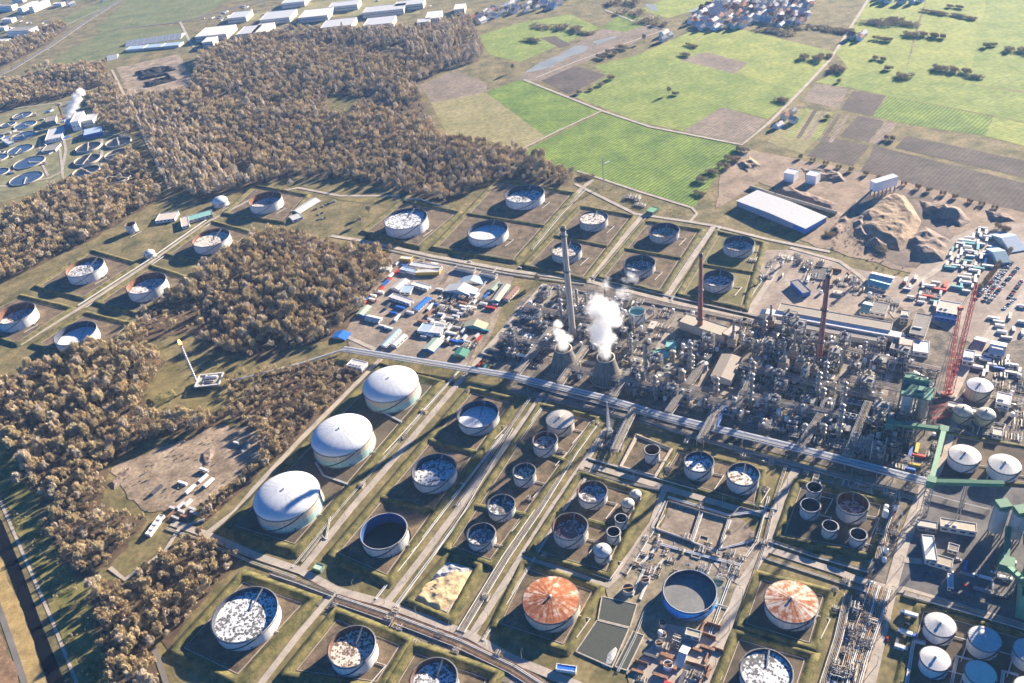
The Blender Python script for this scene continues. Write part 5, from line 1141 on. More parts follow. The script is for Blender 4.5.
tower('transfer_tower', pF, 8, 12, 'green transfer house below the silos', GREENS, 7)
def silo(px, py, label, hh=30):
    p = G(px, py); t = thing('coke_silo', label, 'silo', (p.x, p.y, 0)); r = 5.2
    MB().cyl(0, 0, 6, hh, r, n=28).cyl(0, 0, 1.5, 6, 1.5, r, 28, top=False).build('barrel', GREYP, t); rb = MB()
    for i in range(14): z = 7 + (hh - 8) * i / 13; rb.lathe(0, 0, [(r, z), (r + .3, z + .2), (r, z + .4)], 28)
    rb.build('hoops', STEEL, t); l = MB()
    for i in range(6): a = i * 1.047; l.beam((r * .95 * math.cos(a), r * .95 * math.sin(a), 0), (r * .95 * math.cos(a), r * .95 * math.sin(a), 7), .7)
    l.build('legs', STEEL, t); MB().box(0, 0, hh, 9, 8, 4).build('head_house', GREENS, t)
silo(994, 534, 'ribbed grey silo with green head, beside the white pipe bridge'); silo(1012, 540, 'ribbed grey silo with green head, second of the tall pair'); LM.append(('the grey silos', (1004, 520)))
p = G(1032, 612); t = thing('green_hall', 'tall green sheet-metal hall at the picture side behind the white cone tanks', 'building', (p.x, p.y, 0), AX_ANG)
GSH = P('green_sheet', (.09, .30, .21), .6, stretch=(1, 1, .1))
MB().box(6, 0, 0, 30, 20, 24).build('wall', GSH, t); MB().box(6, 0, 24, 31, 21, .5).build('roof', GREENS, t); MB().box(-4, -6, 24.5, 5, 4, 4).build('roof_house', GREENS, t); MB().cyl(12, 0, 24, 52, 4, n=20).build('hopper', GREYP, t)
p = G(1062, 556); t = thing('coke_plant_tower', 'massive dark steel coke plant tower just beyond the grey silos', 'building', (p.x, p.y, 0), AX_ANG); f = MB()
for x in (-14, 0, 14):
    for y in (-10, 0, 10): f.beam((x, y, 0), (x, y, 70), 1.0)
for z in range(8, 72, 8):
    for x in (-14, 0, 14): f.beam((x, -10, z), (x, 10, z), .7)
    for y in (-10, 0, 10): f.beam((-14, y, z), (14, y, z), .7)
f.build('steel_frame', DSTEEL, t)
for z in range(8, 72, 16): MB().box(0, 0, z + .5, 28, 20, .4).build('deck', STEEL, t)
for x in (-7, 7): MB().cyl(x, 0, 18, 50, 5, n=24).build('coke_drum', GREYP, t)
MB().box(0, 0, 50, 26, 18, 16).build('head_house', GSH, t)
p = G(911, 422); t = thing('coker_frame', 'huge dark coker frame with four pale drums and green top deck', 'coker', (p.x, p.y, 0), AX_ANG); LM.append(('the coker frame', (911, 405)))
for i in range(2):
    for j in range(2): MB().cyl(-7 + 14 * i, -6 + 12 * j, 14, 36, 4.2, n=24).cyl(-7 + 14 * i, -6 + 12 * j, 9, 14, 1, 4.2, 24, top=False).build('coke_drum', ALUM if j == 0 else GREYP, t)
f = MB()
for x in (-13, 0, 13):
    for y in (-12, 0, 12): f.beam((x, y, 0), (x, y, 62 if abs(x) < 13 or y == 12 else 42), .9)
for z in (10, 16, 38, 44, 52, 60):
    for x in (-13, 0, 13):
        if z < 44 or x == 0: f.beam((x, -12, z), (x, 12, z), .6, .8)
    for y in (-12, 0, 12): f.beam((-13 if z < 44 else -3, y, z), (13 if z < 44 else 3, y, z), .6, .8)
for z in (44, 52):
    for s_ in (-1, 1): f.beam((0, -12, z), (0, 0, z + 8), .4); f.beam((-13, 12, z - 34), (-13, 0, z - 26), .4)
f.build('steel_frame', DSTEEL, t)
for z, sx, sy, mm in ((10.5, 26, 24, STEEL), (38.5, 27, 25, GREEND), (44.5, 8, 24, STEEL)): MB().box(0, 0, z, sx, sy, .4).build('deck', mm, t)
MB().box(0, 2, 45, 4, 20, 4).build('top_deck_housing', GREENS, t); MB().box(-10, -2, 39, 4, 8, 4).build('winch_house', GREEND, t); MB().box(10, 6, 39, 5, 5, 5).build('switch_house', GREEND, t)
l = MB()
for k in range(10): l.beam((15, -6 if k % 2 else 6, k * 4.4), (15, 6 if k % 2 else -6, k * 4.4 + 4.4), 1.2, .3)
l.build('stairway', PALEM, t)
# ---------------------------------------------------------------- red crawler crane
def lattice(mb, a, b, w0, w1, n, mi=0, t_=.35):
    a, b = Vector(a), Vector(b); d = (b - a).normalized(); up = Vector((0, 1, 0)) if abs(d.y) < .9 else Vector((1, 0, 0)); u = d.cross(up).normalized(); v = u.cross(d)
    C = []
    for i in range(n + 1):
        c = a + (b - a) * (i / n); w_ = (w0 + (w1 - w0) * i / n) / 2; C.append([c + u * w_ * s1 + v * w_ * s2 for s1, s2 in ((-1, -1), (1, -1), (1, 1), (-1, 1))])
    for i in range(n):
        for k in range(4): mb.beam(C[i][k], C[i + 1][k], t_); mb.beam(C[i][k], C[i + 1][(k + 1) % 4], t_ * .7); mb.beam(C[i][k], C[i][(k + 1) % 4], t_ * .7)
p = G(946, 396); t = thing('crawler_crane', 'giant red lattice boom crawler crane standing by the coker frame', 'crane', (p.x, p.y, 0), 0); LM.append(('the red crane', PX(p)))
tip = Vector((0, 0, 0)); q = G(977, 283, 112) - p; tip = Vector((q.x, q.y, 112)); q = G(968, 306, 78) - p; mt = Vector((q.x, q.y, 78))
for y in (-4, 4): MB().box(0, y, 0, 12, 2, 1.8).build('crawler_track', DSTEEL, t)
MB().box(0, 0, 1.8, 9, 4, 2.4).build('upper_works', REDS, t); MB().box(3.8, 3.6, 2.5, 3, 2, 2.6).build('cab', WHITEP, t); MB().box(-7, 0, 2, 3, 5, 3.4).build('counterweight', DSTEEL, t)
b = MB(); lattice(b, (3, 0, 4), tip, 3.8, 2.4, 18, 0, .38); b.build('boom', REDS, t); b = MB(); lattice(b, (-1, 0, 5), mt + Vector((-8, -2, 0)), 3.0, 2.0, 12, 0, .36); b.build('back_mast', REDS, t)
b = MB()
for s_ in (-1, 1): b.tube([tuple(mt + Vector((-8, -2 + s_, 0))), tuple(tip + Vector((0, s_, 0)))], .15, 4); b.tube([tuple(mt + Vector((-8, -2 + s_, 0))), (-9, s_ * 2, 6)], .15, 4)
b.build('pendant_lines', DSTEEL, t); MB().tube([tuple(tip), (tip.x, tip.y, 30)], .12, 4).cyl(tip.x, tip.y, 27, 30, .8, n=8).build('hook_block', DSTEEL, t); b = MB(); b.box(mt.x - 7, mt.y - 1, 76, 4, 3, 3); b.build('mast_head', REDS, t)
p2 = G(944, 412); t = thing('crane_base_frame', 'tangle of red steel crane sections lying at the crane foot', 'crane sections', (p2.x, p2.y, 0), 0)
for k in range(3): b = MB(); lattice(b, (-14, -8 + 7 * k, 1.5), (12 + k, -5 + 6 * k, 1.5), 2.4, 2.4, 7, 0, .2); b.build('lattice_section', REDS, t)
# lattice mast by the rack road
p = G(609.5, 436); t = thing('lattice_mast', 'thin grey lattice mast beside the pipe bridge at the rack road', 'mast', (p.x, p.y, 0)); b = MB(); lattice(b, (0, 0, 0), (0, 0, 34), 4, 1.2, 14, 0, .3); b.build('lattice', PALEM, t); MB().tube([(0, 0, 30), (0, 0, 40)], .5).build('vent_pipe', PALEM, t); MB().box(0, 0, 8, 6, 6, .3).build('platform', STEEL, t)
# ================================================================= BUILDINGS, YARDS, VEHICLES
rng = random.Random(21)
WROOF = P('white_metal_roof', (.52, .515, .50), .5, var=.08); PWALL = P('pale_wall', (.58, .54, .48), .8, var=.12); BWALL = P('blue_cladding', (.05, .20, .55), .6, stretch=(1, 1, .1)); TROOF = P('teal_roof', (.22, .44, .40), .6); BLROOF = P('blue_grey_roof', (.36, .46, .56), .5); REDT = P('red_tile_roof', (.34, .13, .075), .85, var=.25); GRYT = P('slate_roof', (.27, .27, .29), .8, var=.2); GLASS = P('dark_window_glass', (.04, .06, .09), .15, spec=.6); BRT = P('brown_tile_roof', (.24, .15, .10), .85, var=.2)
BLUET = P('bright_blue_tarp', (.03, .16, .62), .5); YEL = P('yellow_paint', (.62, .40, .04), .5); REDP = P('red_paint', (.50, .05, .035), .5); TEALC = P('teal_paint', (.10, .33, .33), .5); GREENC = P('moss_green_paint', (.20, .29, .17), .6)
def rect(px, z=0):
    """a clean rectangle (centre, length, width, angle) from the four roof corners seen in the photograph"""
    q = [Vector((*g2(x, y, z), 0)) for x, y in px]; c = sum(q, Vector()) / 4; u = ((q[1] - q[0]) + (q[2] - q[3])) / 2; v = ((q[3] - q[0]) + (q[2] - q[1])) / 2
    return c, u.length, v.length, math.atan2(u.y, u.x)
def building(px, h, label, wm=None, rm=None, roof='flat', name='building', win=True, rows=1, group=None, rh=None, cat='building', vents=0, auto=False, short=None):
    c, L, W, a = rect(px, h); t = thing(name, label, cat, (c.x, c.y, 0), a, group, auto); wm = wm or PWALL; rm = rm or LROOF
    OCC.append((c.x, c.y, min(L, W) / 2 + 1)); 
    w_ = MB()
    if roof == 'flat':
        w_.box(0, 0, 0, L, W, h - .3); w_.build('wall', wm, t); r_ = MB(); r_.box(0, 0, h - .3, L + .5, W + .5, .35)
        for x, y, sx, sy in ((0, W / 2, L + .9, .4), (0, -W / 2, L + .9, .4), (L / 2, 0, .4, W + .1), (-L / 2, 0, .4, W + .1)): r_.box(x, y, h + .052, sx, sy, .45, 0, 1)
        ro = r_.build('roof', [rm, wm], t)
    else:
        rh = rh or W * .16; e = h - rh
        w_.box(0, 0, 0, L, W, e); w_.add([(-L / 2, -W / 2, e), (-L / 2, W / 2, e), (-L / 2, 0, h), (L / 2, -W / 2, e), (L / 2, W / 2, e), (L / 2, 0, h)], [[0, 2, 1], [3, 4, 5]]); w_.build('wall', wm, t)
        r_ = MB(); o = .7
        for s_ in (-1, 1):
            A = [(-L / 2 - o, s_ * (W / 2 + o), e - rh * o / (W / 2)), (L / 2 + o, s_ * (W / 2 + o), e - rh * o / (W / 2)), (L / 2 + o, 0, h + .02), (-L / 2 - o, 0, h + .02)]
            A = A if s_ < 0 else A[::-1]; up = [(x, y, z + .3) for x, y, z in A]; r_.add(A + up, [[4, 5, 6, 7], [3, 2, 1, 0], [0, 1, 5, 4], [1, 2, 6, 5], [3, 0, 4, 7]])
        ro = r_.build('roof', rm, t)
    e = h if roof == 'flat' else h - rh
    if win and e > 2.5:
        for s_ in (-1, 1):
            k = MB()
            for rr in range(rows):
                z = e * (rr + .45) / rows; n = max(2, int(L / 5))
                for i in range(n): k.box(-L / 2 + L * (i + .5) / n, s_ * (W / 2 + .04), z, L / n * .6, .12, min(1.6, e / rows * .4))
            k.build('window_band', GLASS, t)
        d = MB(); d.box(L / 2 + .05, 0, 0, .14, min(4, W * .3), min(3.6, e * .7)); d.build('door', STEEL, t)
    for i in range(vents):
        x, y = L * ((i % 4 + .5) / 4 - .5) * .8, W * ((i // 4 % 2) * .4 - .2); v = MB(); zz = h + .1 if roof == 'flat' else h - rh * abs(y) * 2 / W; v.box(x, y, zz, 2.4, 1.6, 1.2); v.build('roof_unit', PALEM, ro)
    if short: LM.append((short, PX((c.x, c.y, h))))
    return t
B = building
# refinery and yards
B([(712, 373), (722, 353), (742, 356), (730, 380)], 9, 'large grey gable shed between the slim red stack and the rack', PWALL, P('fawn_roof', (.34, .29, .235), .8), 'gable', rh=2, short='the grey shed')
B([(778, 310), (781, 303), (893, 323), (890, 331)], 9, 'very long hall with grey roof behind the thick red stack', PWALL, P('taupe_roof', (.33, .29, .24), .85), rows=1, short='the sawtooth hall')
c, L_, W_, a = rect([(776, 315), (778, 310), (890, 331), (888, 336)], 7.5); t = thing('sawtooth_annex', 'row of white and blue sawtooth skylights along the long hall', 'building', (c.x, c.y, 0), a)
MB().box(0, 0, 0, L_, W_ * 1.3, 6).build('wall', PWALL, t); MB().box(0, 0, 6, L_ - .2, W_ * 1.3 - .2, .3).build('roof', P('dark_blue_glazing', (.05, .08, .16), .3), t)
for i in range(18): x = -L_ / 2 + L_ * (i + .5) / 18; k = MB(); k.prism([(x - L_ / 42, -W_ * .6), (x + L_ / 42, -W_ * .6), (x + L_ / 42, W_ * .6), (x - L_ / 42, W_ * .6)], 6.3, 7.8); k.build('skylight', WHITEP if i % 1 == 0 else BLROOF, t)
B([(771, 321), (773, 316), (886, 338), (884, 344)], 6, 'low flat brown-roofed strip along the front of the sawtooth hall', PWALL, GROOF)
B([(676, 324), (686, 318), (734, 324), (728, 334)], 10, 'flat boiler house with beige roof at the foot of the slim red stack', LTC, P('beige_roof', (.45, .40, .31), .8))
B([(722, 332), (734, 325), (742, 326), (730, 338)], 12, 'rusty brown brick annex beside the boiler house', RUSTY, LROOF)
B([(916, 313), (931.6, 315.5), (924.6, 336.5), (909.7, 333)], 9, 'flat office block with grey felt roof and light parapet beside the crane road', LTC, GROOF, rows=2, vents=3, short='the grey-roofed offices')
B([(902, 310), (910, 311), (908, 319), (900, 318)], 8, 'small square office block with roof plant beside the grey-roofed offices', LTC, LROOF, rows=2, vents=4)
B([(901, 336), (915, 338), (912, 346), (898, 344)], 7, 'flat low block with dark red base in front of the grey-roofed offices', REDT, LROOF)
B([(915, 340), (930, 342), (928, 353), (912, 351)], 6, 'white flat roofed low block by the crane road corner', WHITEP, WROOF)
B([(864, 299), (874, 301), (870, 311), (862, 309)], 7, 'small shed with green gable roof by the service yard', PWALL, P('sage_roof', (.25, .38, .30), .6), 'gable')
B([(874, 301), (890, 304), (885, 314), (870, 311)], 6, 'flat grey-roofed shed attached to the green gable shed', PWALL, GROOF)
B([(872, 270), (893, 275), (892, 282), (870, 277)], 7, 'long pale shed with white barrel roof in the service yard', WHITEP, WROOF, 'gable')
B([(871, 277), (890, 282), (888, 288), (870, 283)], 6, 'turquoise roofed shed in front of the white barrel shed', PWALL, TROOF, 'gable')
B([(797, 281), (806, 279), (803, 292), (796, 294)], 5, 'small grey shed with blue end by the coal bay', BLUES, GROOF)
B([(896, 332), (903, 333), (898, 350), (891, 348)], 5, 'narrow grey flat shed at the end of the sawtooth hall', PWALL, GROOF)
hall = B([(734.5, 201), (757, 189.5), (827, 215.5), (808, 226)], 9, 'huge hall with white roof and bright blue end wall at the quarry', P('pale_blue_cladding', (.30, .33, .42), .7), WROOF, 'gable', rh=1.6, win=False, short='the blue-walled hall')
_c, _L, _W, _a = rect([(734.5, 201), (757, 189.5), (827, 215.5), (808, 226)], 9)
MB().box(0, -_W / 2 - .08, 0, _L, .1, 7.2).box(-_L / 2 - .08, -_W / 2 + 9, 0, .1, 17.5, 7.2).build('end_cladding', BWALL, hall)

B([(940, 300), (962, 304), (958, 315), (936, 311)], 7, 'white two-winged office block beside the crane boom', WHITEP, LROOF, rows=2, vents=2)
B([(936, 312), (958, 316), (956, 320), (934, 316)], 5, 'blue-banded low office wing in front of the white block', BLUES, BLROOF)
B([(1003, 230), (1020, 226), (1012, 245), (1000, 246)], 8, 'blue grey roofed workshop beside the car park, upper half', PWALL, BLROOF, 'gable', short='the blue-grey workshop')
B([(996, 246), (1008, 244), (1002, 258), (990, 258)], 8, 'turquoise grey roofed workshop beside the car park, lower half', PWALL, P('aqua_roof', (.33, .50, .52), .5), 'gable')
B([(993, 338), (1008, 341), (1003, 353), (989, 350)], 8, 'white sawtooth roofed workshop at the road fork', WHITEP, WROOF, 'gable', vents=4)
B([(978, 334), (990, 337), (981, 348), (971, 345)], 4, 'red framed open steel shed beside the crane road', REDP, P('pink_grey_roof', (.42, .27, .24), .7), 'gable')
B([(966, 350), (977, 352), (971, 362), (961, 360)], 6, 'glass-roofed blue grey shed at the crane road', PWALL, BLROOF, vents=4)
B([(949, 402), (990, 412), (989, 416), (948, 406)], 6, 'long narrow white-roofed shed behind the olive tanks', PWALL, WROOF)
B([(998, 392), (1012, 395), (1010, 405), (996, 402)], 7, 'small square white building beside the crane tank', WHITEP, WROOF, vents=2)
B([(994, 428), (1004, 430), (1002, 436), (992, 434)], 5, 'tiny pale shed behind the conveyor tank', PWALL, LROOF)
B([(927, 536), (939, 537), (932, 559.5), (920.5, 558)], 6, 'white-roofed shed with walled court in the shaded south yard', PWALL, WROOF, short='the court shed')
B([(932, 553), (955, 560), (950, 567), (928, 561)], 5, 'beige flat wing in front of the white-roofed court shed', PWALL, P('buff_roof', (.40, .34, .26), .85))
B([(941, 518), (977, 524), (976, 532), (940, 526)], 6, 'long shed with sunlit buff roof under the white pipe bridge', PWALL, P('sand_roof', (.50, .42, .32), .85), vents=2)
B([(918, 519), (938, 523), (937, 529), (917, 526)], 5, 'long narrow open pipe shelter beside the buff-roofed shed', STEEL, LROOF)
B([(950, 543), (960, 546), (957, 552), (947, 549)], 4, 'small grey hut in the walled court', PWALL, GROOF)
B([(949, 574), (954, 575), (952, 588), (947, 587)], 4, 'white long container cabin parked in the shaded yard', WHITEP, WROOF, name='office_cabin', cat='cabin')
B([(684, 642), (690, 644), (682, 665), (675, 662)], 5, 'white narrow shed between rusty pipe stacks', WHITEP, WROOF, 'gable')
B([(687, 628), (702, 632), (699, 638), (685, 634)], 5, 'beige flat shed on the service yard behind rusty pipes', PWALL, P('dun_roof', (.40, .36, .27), .85))
B([(557, 664), (577, 666.5), (575, 672), (556, 669)], 3, 'bright blue tarpaulin-roofed shelter by the lower cross road', WHITEP, BLUET, win=False, short='the blue shelter')
B([(316, 563), (323.5, 565), (321, 571), (313.5, 568)], 3, 'small green pump hut at the road crossing by the domes', GREENC, P('mint_roof', (.45, .55, .45), .6))
B([(351, 359), (367, 362), (362, 369), (348, 365)], 6, 'small white transformer house behind the top dome', WHITEP, WROOF, vents=4)
B([(158, 214), (176, 212), (177, 218), (157, 221)], 4, 'white flat gatehouse at the wood road', WHITEP, LROOF); B([(188, 216), (211, 210), (213, 214), (189, 221)], 4, 'long low gatehouse with turquoise strip roof by the white dome hut', PWALL, TROOF); B([(180, 218), (188, 216), (189, 225), (182, 227)], 4, 'small square annex between both gatehouses', WHITEP, LROOF)
B([(293, 208), (314, 196), (317, 200), (297, 213)], 4, 'long white office cabin row beside the cabin tank', WHITEP, WROOF, 'gable'); B([(290, 216), (300, 213), (302, 217), (292, 221)], 3.5, 'short white cabin at the end of the long cabin row', WHITEP, WROOF)
B([(18, 374), (32, 367), (35, 370), (20, 379)], 4, 'white cabins at the west road end beside the flare wood', WHITEP, WROOF)
for k in range(4): B([(146 + k * 3.6, 533 - k * 5), (149.6 + k * 3.6, 529 - k * 5), (152.5 + k * 3.6, 531 - k * 5), (149 + k * 3.6, 535.5 - k * 5)], 3, 'small white tent pavilion in the wood edge compound', WHITEP, WROOF, auto=True, group='pavilions in the wood compound', win=False)
# quarry plant
for px, l in [((792, 173), 'white batching silo block at the quarry top'), ((814, 175), 'white slanted conveyor house at the quarry top')]:
    B([(px[0] - 5, px[1] - 5), (px[0] + 5, px[1] - 3), (px[0] + 4, px[1] + 2), (px[0] - 6, px[1])], 12, l, WHITEP, WROOF, win=False)
p = G(882, 194); t = thing('gravel_plant', 'white corrugated screening plant raised on legs at the quarry edge', 'plant', (p.x, p.y, 0), ang((872, 180), (892, 174))); LM.append(('the white screening plant', (882, 184)))
MB().box(0, 0, 9, 34, 9, 12).build('casing', WHITEP, t); MB().prism([(-17, -5), (17, -5), (17, 5), (-17, 5)], 21.01, 21.5).build('roof', WROOF, t)
for i in range(6):
    for y in (-3.5, 3.5): MB().beam((-15 + 6 * i, y, 0), (-15 + 6 * i, y, 9), 1.0).build('leg', STEEL, t)
MB().beam((-16, 0, 10), (-50, -10, 1), 2).build('conveyor', STEEL, t)
# contractor yard halls
for q, h, l, wm, rm, rf in [([(443, 285), (450, 279), (478, 286), (472, 294)], 7, 'long white arched hall with pale turquoise front in the contractor yard', WHITEP, WROOF, 'gable'), ([(392, 285), (403, 277), (408, 280), (397, 290)], 5, 'white barrel-roofed tent hall in the contractor yard', WHITEP, WROOF, 'gable'),
    ([(392, 293), (413, 300), (410, 304), (390, 297)], 4, 'white L-shaped cabin wing in the yard', WHITEP, WROOF, 'flat'), ([(404, 286), (416, 284), (408, 294), (400, 291)], 3.5, 'grey flat cabin court roof in the yard', PWALL, BLROOF, 'flat'), ([(414, 281), (430, 286), (428, 289), (412, 285)], 3.5, 'cream long cabin row in the yard', WHITEP, CRM, 'flat'),
    ([(414, 307), (427, 296), (430, 298), (417, 310)], 4, 'white shed with bright blue roof beside the yard lane', WHITEP, BLUET, 'gable'), ([(332, 334), (338, 329), (349, 332), (344, 339)], 4, 'bright blue tarpaulin tent at the corner of the open yard', PWALL, BLUET, 'gable'), ([(357, 312), (365, 304), (370, 306), (362, 315)], 4.5, 'green barrel-roofed shed at the wood edge', GREENC, P('pale_green_roof', (.40, .50, .38), .6), 'gable'),
    ([(367, 314), (381, 317), (379, 321), (366, 318)], 4, 'white barrel tent beside the green shed', WHITEP, WROOF, 'gable'), ([(381, 344), (397, 328), (400, 330), (385, 346)], 4, 'long grey white shed along the yard lane', WHITEP, BLROOF, 'gable'), ([(391, 342), (402, 333), (406, 335), (395, 346)], 5, 'white barrel-roofed shed next to the long lane shed', WHITEP, WROOF, 'gable'),
    ([(464, 322), (468, 317), (486, 322), (483, 328)], 6, 'teal-walled workshop with buff roof in the yard', TEALC, P('khaki_roof', (.42, .42, .28), .8), 'gable'), ([(424, 346), (434, 336), (442, 340), (432, 351)], 5, 'pale green striped roof workshop at the yard corner', BLUES, P('celadon_roof', (.40, .50, .40), .7), 'gable'), ([(418, 330), (424, 322), (434, 325), (428, 333)], 4, 'pale blue flat roofed cabin block in the yard', WHITEP, BLROOF, 'flat'), ([(430, 332), (436, 324), (444, 327), (440, 334)], 4, 'white roofed cabin block in the yard centre', WHITEP, WROOF, 'flat'),
    ([(452, 356), (458, 350), (468, 346), (466, 352)], 5, 'dark green roofed shed at the yard bottom corner', GREENC, P('bottle_green_roof', (.07, .24, .17), .6), 'gable'), ([(455, 276), (459, 271), (489, 279), (486, 284)], 5, 'row of pale grey barrel roofs behind the white arched hall', PWALL, BLROOF, 'gable'), ([(492, 298), (504, 283), (509, 285), (498, 301)], 5, 'beige barrel shed with teal end in the yard', TEALC, BEIGE, 'gable'), ([(503, 297), (514, 285), (518, 287), (508, 299)], 5, 'rust-brown roofed shed in the yard', PWALL, P('umber_roof', (.25, .14, .10), .8), 'gable'), ([(489, 288), (496, 281), (501, 283), (494, 290)], 4, 'sage green roofed shed in the yard', PWALL, P('sagey_roof', (.33, .40, .30), .7), 'gable'), ([(455, 267), (458, 265), (475, 269), (473, 272)], 4, 'black-roofed shed on the yard back road', PWALL, DROOF, 'flat'), ([(479, 273), (482, 271), (497, 274), (495, 277)], 4, 'second black-roofed shed on the yard back road', PWALL, DROOF, 'flat'), ([(410, 264), (414, 261), (441, 267), (438, 271)], 4, 'long row of white cabin roofs at the yard top', WHITEP, WROOF, 'flat'), ([(417, 270), (419, 266), (438, 271), (437, 275)], 4, 'white cabin row with bright yellow front at the yard top', YEL, WROOF, 'flat'), ([(400, 258), (403, 255), (412, 257), (410, 260)], 4, 'pale small cabins with yellow corner', YEL, CRM, 'flat'), ([(381, 268), (384, 265), (390, 267), (388, 272)], 4, 'cream small hut at the wood corner of the yard', PWALL, CRM, 'flat'), ([(400, 269), (404, 266), (418, 270), (415, 273)], 4, 'pale blue cabin row beside the yellow-fronted row', WHITEP, BLROOF, 'flat')]:
    B(q, h, l, wm, rm, rf)
# generic yard things
def box_parts(L, W, h, mat, roofm=None, ribs=True, win=False):
    b = MB(); b.box(0, 0, 0, L, W, h); o = [('body', b, mat, -1)]; r_ = MB(); r_.box(0, 0, h, L + .1, W + .1, .12); o.append(('roof', r_, roofm or mat, -1))
    d = MB(); d.box(L / 2 + .05, -.6, .1, .1, 1.1, h * .85); d.box(L / 2 + .05, .6, .1, .1, 1.1, h * .85); o.append(('doors', d, STEEL, -1))
    k = MB()
    if win:
        for i in range(3): k.box(-L / 3 + i * L / 3, -W / 2 - .03, h * .4, 1.4, .1, h * .35)
        o.append(('window', k, GLASS, -1))
    elif ribs:
        for i in range(9):
            for s_ in (-1, 1): k.box(-L / 2 + L * (i + .5) / 9, s_ * (W / 2 + .04), .15, .25, .1, h - .3)
        o.append(('ribs', k, mat, -1))
    return o
COLS = {'white': WHITEP, 'blue': BLUES, 'red': REDP, 'grey': GREYP, 'yellow': YEL, 'green': GREENC, 'teal': TEALC, 'rusty': RUSTY, 'beige': BEIGE, 'dark': DSTEEL, 'orange': ORANGE}
for c_, m_ in COLS.items(): proto('con_' + c_, box_parts(12, 2.6, 2.7, m_)); proto('cab_' + c_, box_parts(9, 3, 2.9, m_, WROOF if c_ in ('white', 'blue', 'beige', 'grey', 'yellow') else None, win=True))
def truck_parts(mat, tank_=False):
    c = MB(); c.box(4.6, 0, .9, 2.2, 2.4, 2.3); b = MB(); w_ = []
    if tank_: b.hcyl((-4.5, 0, 2.1), (2.6, 0, 2.1), 1.2, 12)
    else: b.box(-1.2, 0, 1.1, 9, 2.5, 2.6)
    o = [('cab', c, mat, -1), ('load_body', b, WHITEP if not tank_ else ALUM, -1)]; g = MB(); g.box(5.75, 0, 1.9, .1, 2.1, .9); o.append(('windscreen', g, GLASS, 0))
    for x in (-4, -2.5, 4.4):
        for s_ in (-1, 1): q = MB(); q.tube([(x, s_ * 1.0, .5), (x, s_ * 1.3, .5)], .5, 10); o.append(('wheel', q, OIL, -1))
    return o
for c_ in ('white', 'blue', 'red', 'orange'): proto('trk_' + c_, truck_parts(COLS[c_]))
proto('trk_tank', truck_parts(WHITEP, True))
def car_parts(mat):
    b = MB(); b.prism([(-2.15, -.85), (2.15, -.85), (2.15, .85), (-2.15, .85)], .35, .85, 0, True)
    c = MB(); A = [(-1.9, -.8, .853), (1.1, -.8, .853), (1.1, .8, .853), (-1.9, .8, .853), (-1.4, -.68, 1.45), (.4, -.68, 1.45), (.4, .68, 1.45), (-1.4, .68, 1.45)]
    c.add(A, [[0, 1, 5, 4], [1, 2, 6, 5], [2, 3, 7, 6], [3, 0, 4, 7]]); r_ = MB(); r_.box(-.5, 0, 1.452, 1.8, 1.34, .05); o = [('body', b, mat, -1), ('window', c, GLASS, -1), ('roof', r_, mat, -1)]
    for x in (-1.35, 1.35): q = MB(); q.tube([(x, -.88, .33), (x, .88, .33)], .33, 8); o.append(('wheel', q, OIL, -1))
    return o
CARC = {'white': (.72, .72, .72), 'silver': (.45, .46, .47), 'black': (.03, .03, .035), 'dark blue': (.04, .06, .14), 'red': (.40, .03, .03), 'grey': (.20, .205, .21)}
for c_, v_ in CARC.items(): proto('car_' + c_, car_parts(P('car_paint_' + c_.replace(' ', '_'), v_, .25, var=.02, fine=0)))
def car(px, py, rz, where, c_=None, z=0):
    c_ = c_ or rng.choice(['white', 'silver', 'black', 'black', 'dark blue', 'grey', 'silver', 'white', 'grey', 'white', 'red']); p = G(px, py); place('car_' + c_, 'parked_car', f'{c_} car {where}', 'car', (p.x, p.y, z + .12), rz, rng.uniform(1.0, 1.12), 'parked cars')
def carrow(a, b, where, gap=2.75, p_=.85):
    A, B_ = G(*a), G(*b); n = int((B_ - A).length / gap); r = math.atan2(B_.y - A.y, B_.x - A.x) + math.pi / 2
    for i in range(n):
        if rng.random() < p_: q = A + (B_ - A) * ((i + .5) / n); car(*PX((q.x, q.y, 0)), r + (math.pi if rng.random() < .5 else 0), where)
carrow((975, 300), (1005, 268), 'in the workshop-side car park row', p_=.75); carrow((983, 302), (1012, 262), 'in the second car park row', p_=.8); carrow((988, 303), (1018, 268), 'in the third car park row', p_=.8); carrow((999, 314), (1018, 296), 'in the lower bay across the road', p_=.7); carrow((1008, 300), (1024, 278), 'in the roadside car park row', p_=.5)
carrow((312, 211), (336, 201), 'in the lot beside the cabin row', p_=.7); carrow((308, 222), (326, 218), 'on the lot corner near the middle wood', p_=.5); carrow((318, 215), (334, 208), 'in the second cabin lot row', p_=.4)
for px, py, w_ in [(764, 462, 'on the rack road'), (700, 440, 'on the rack road'), (590, 400, 'on the rack road'), (805, 474, 'on the rack road'), (872, 583, 'on the pipe field road'), (908, 625, 'on the white tank lane'), (906, 612, 'on the white tank lane'), (520, 268, 'on the yard back road'), (470, 262, 'on the yard back road'), (655, 350, 'on the stack lane'), (660, 338, 'on the stack lane'), (652, 360, 'on the stack lane'), (950, 572, 'in the shaded yard'), (958, 560, 'beside the court shed'), (943, 567, 'beside the court shed'), (928, 575, 'in the shaded yard'), (974, 575, 'in the shaded yard'), (75, 60, 'on the highway'), (24, 62, 'on the highway'), (48, 50, 'on the highway'), (86, 24, 'on the highway'), (12, 68, 'on the highway'), (100, 14, 'on the highway')]: car(px, py, BX_ANG if py > 200 else ang((10, 70), (50, 46)), w_)
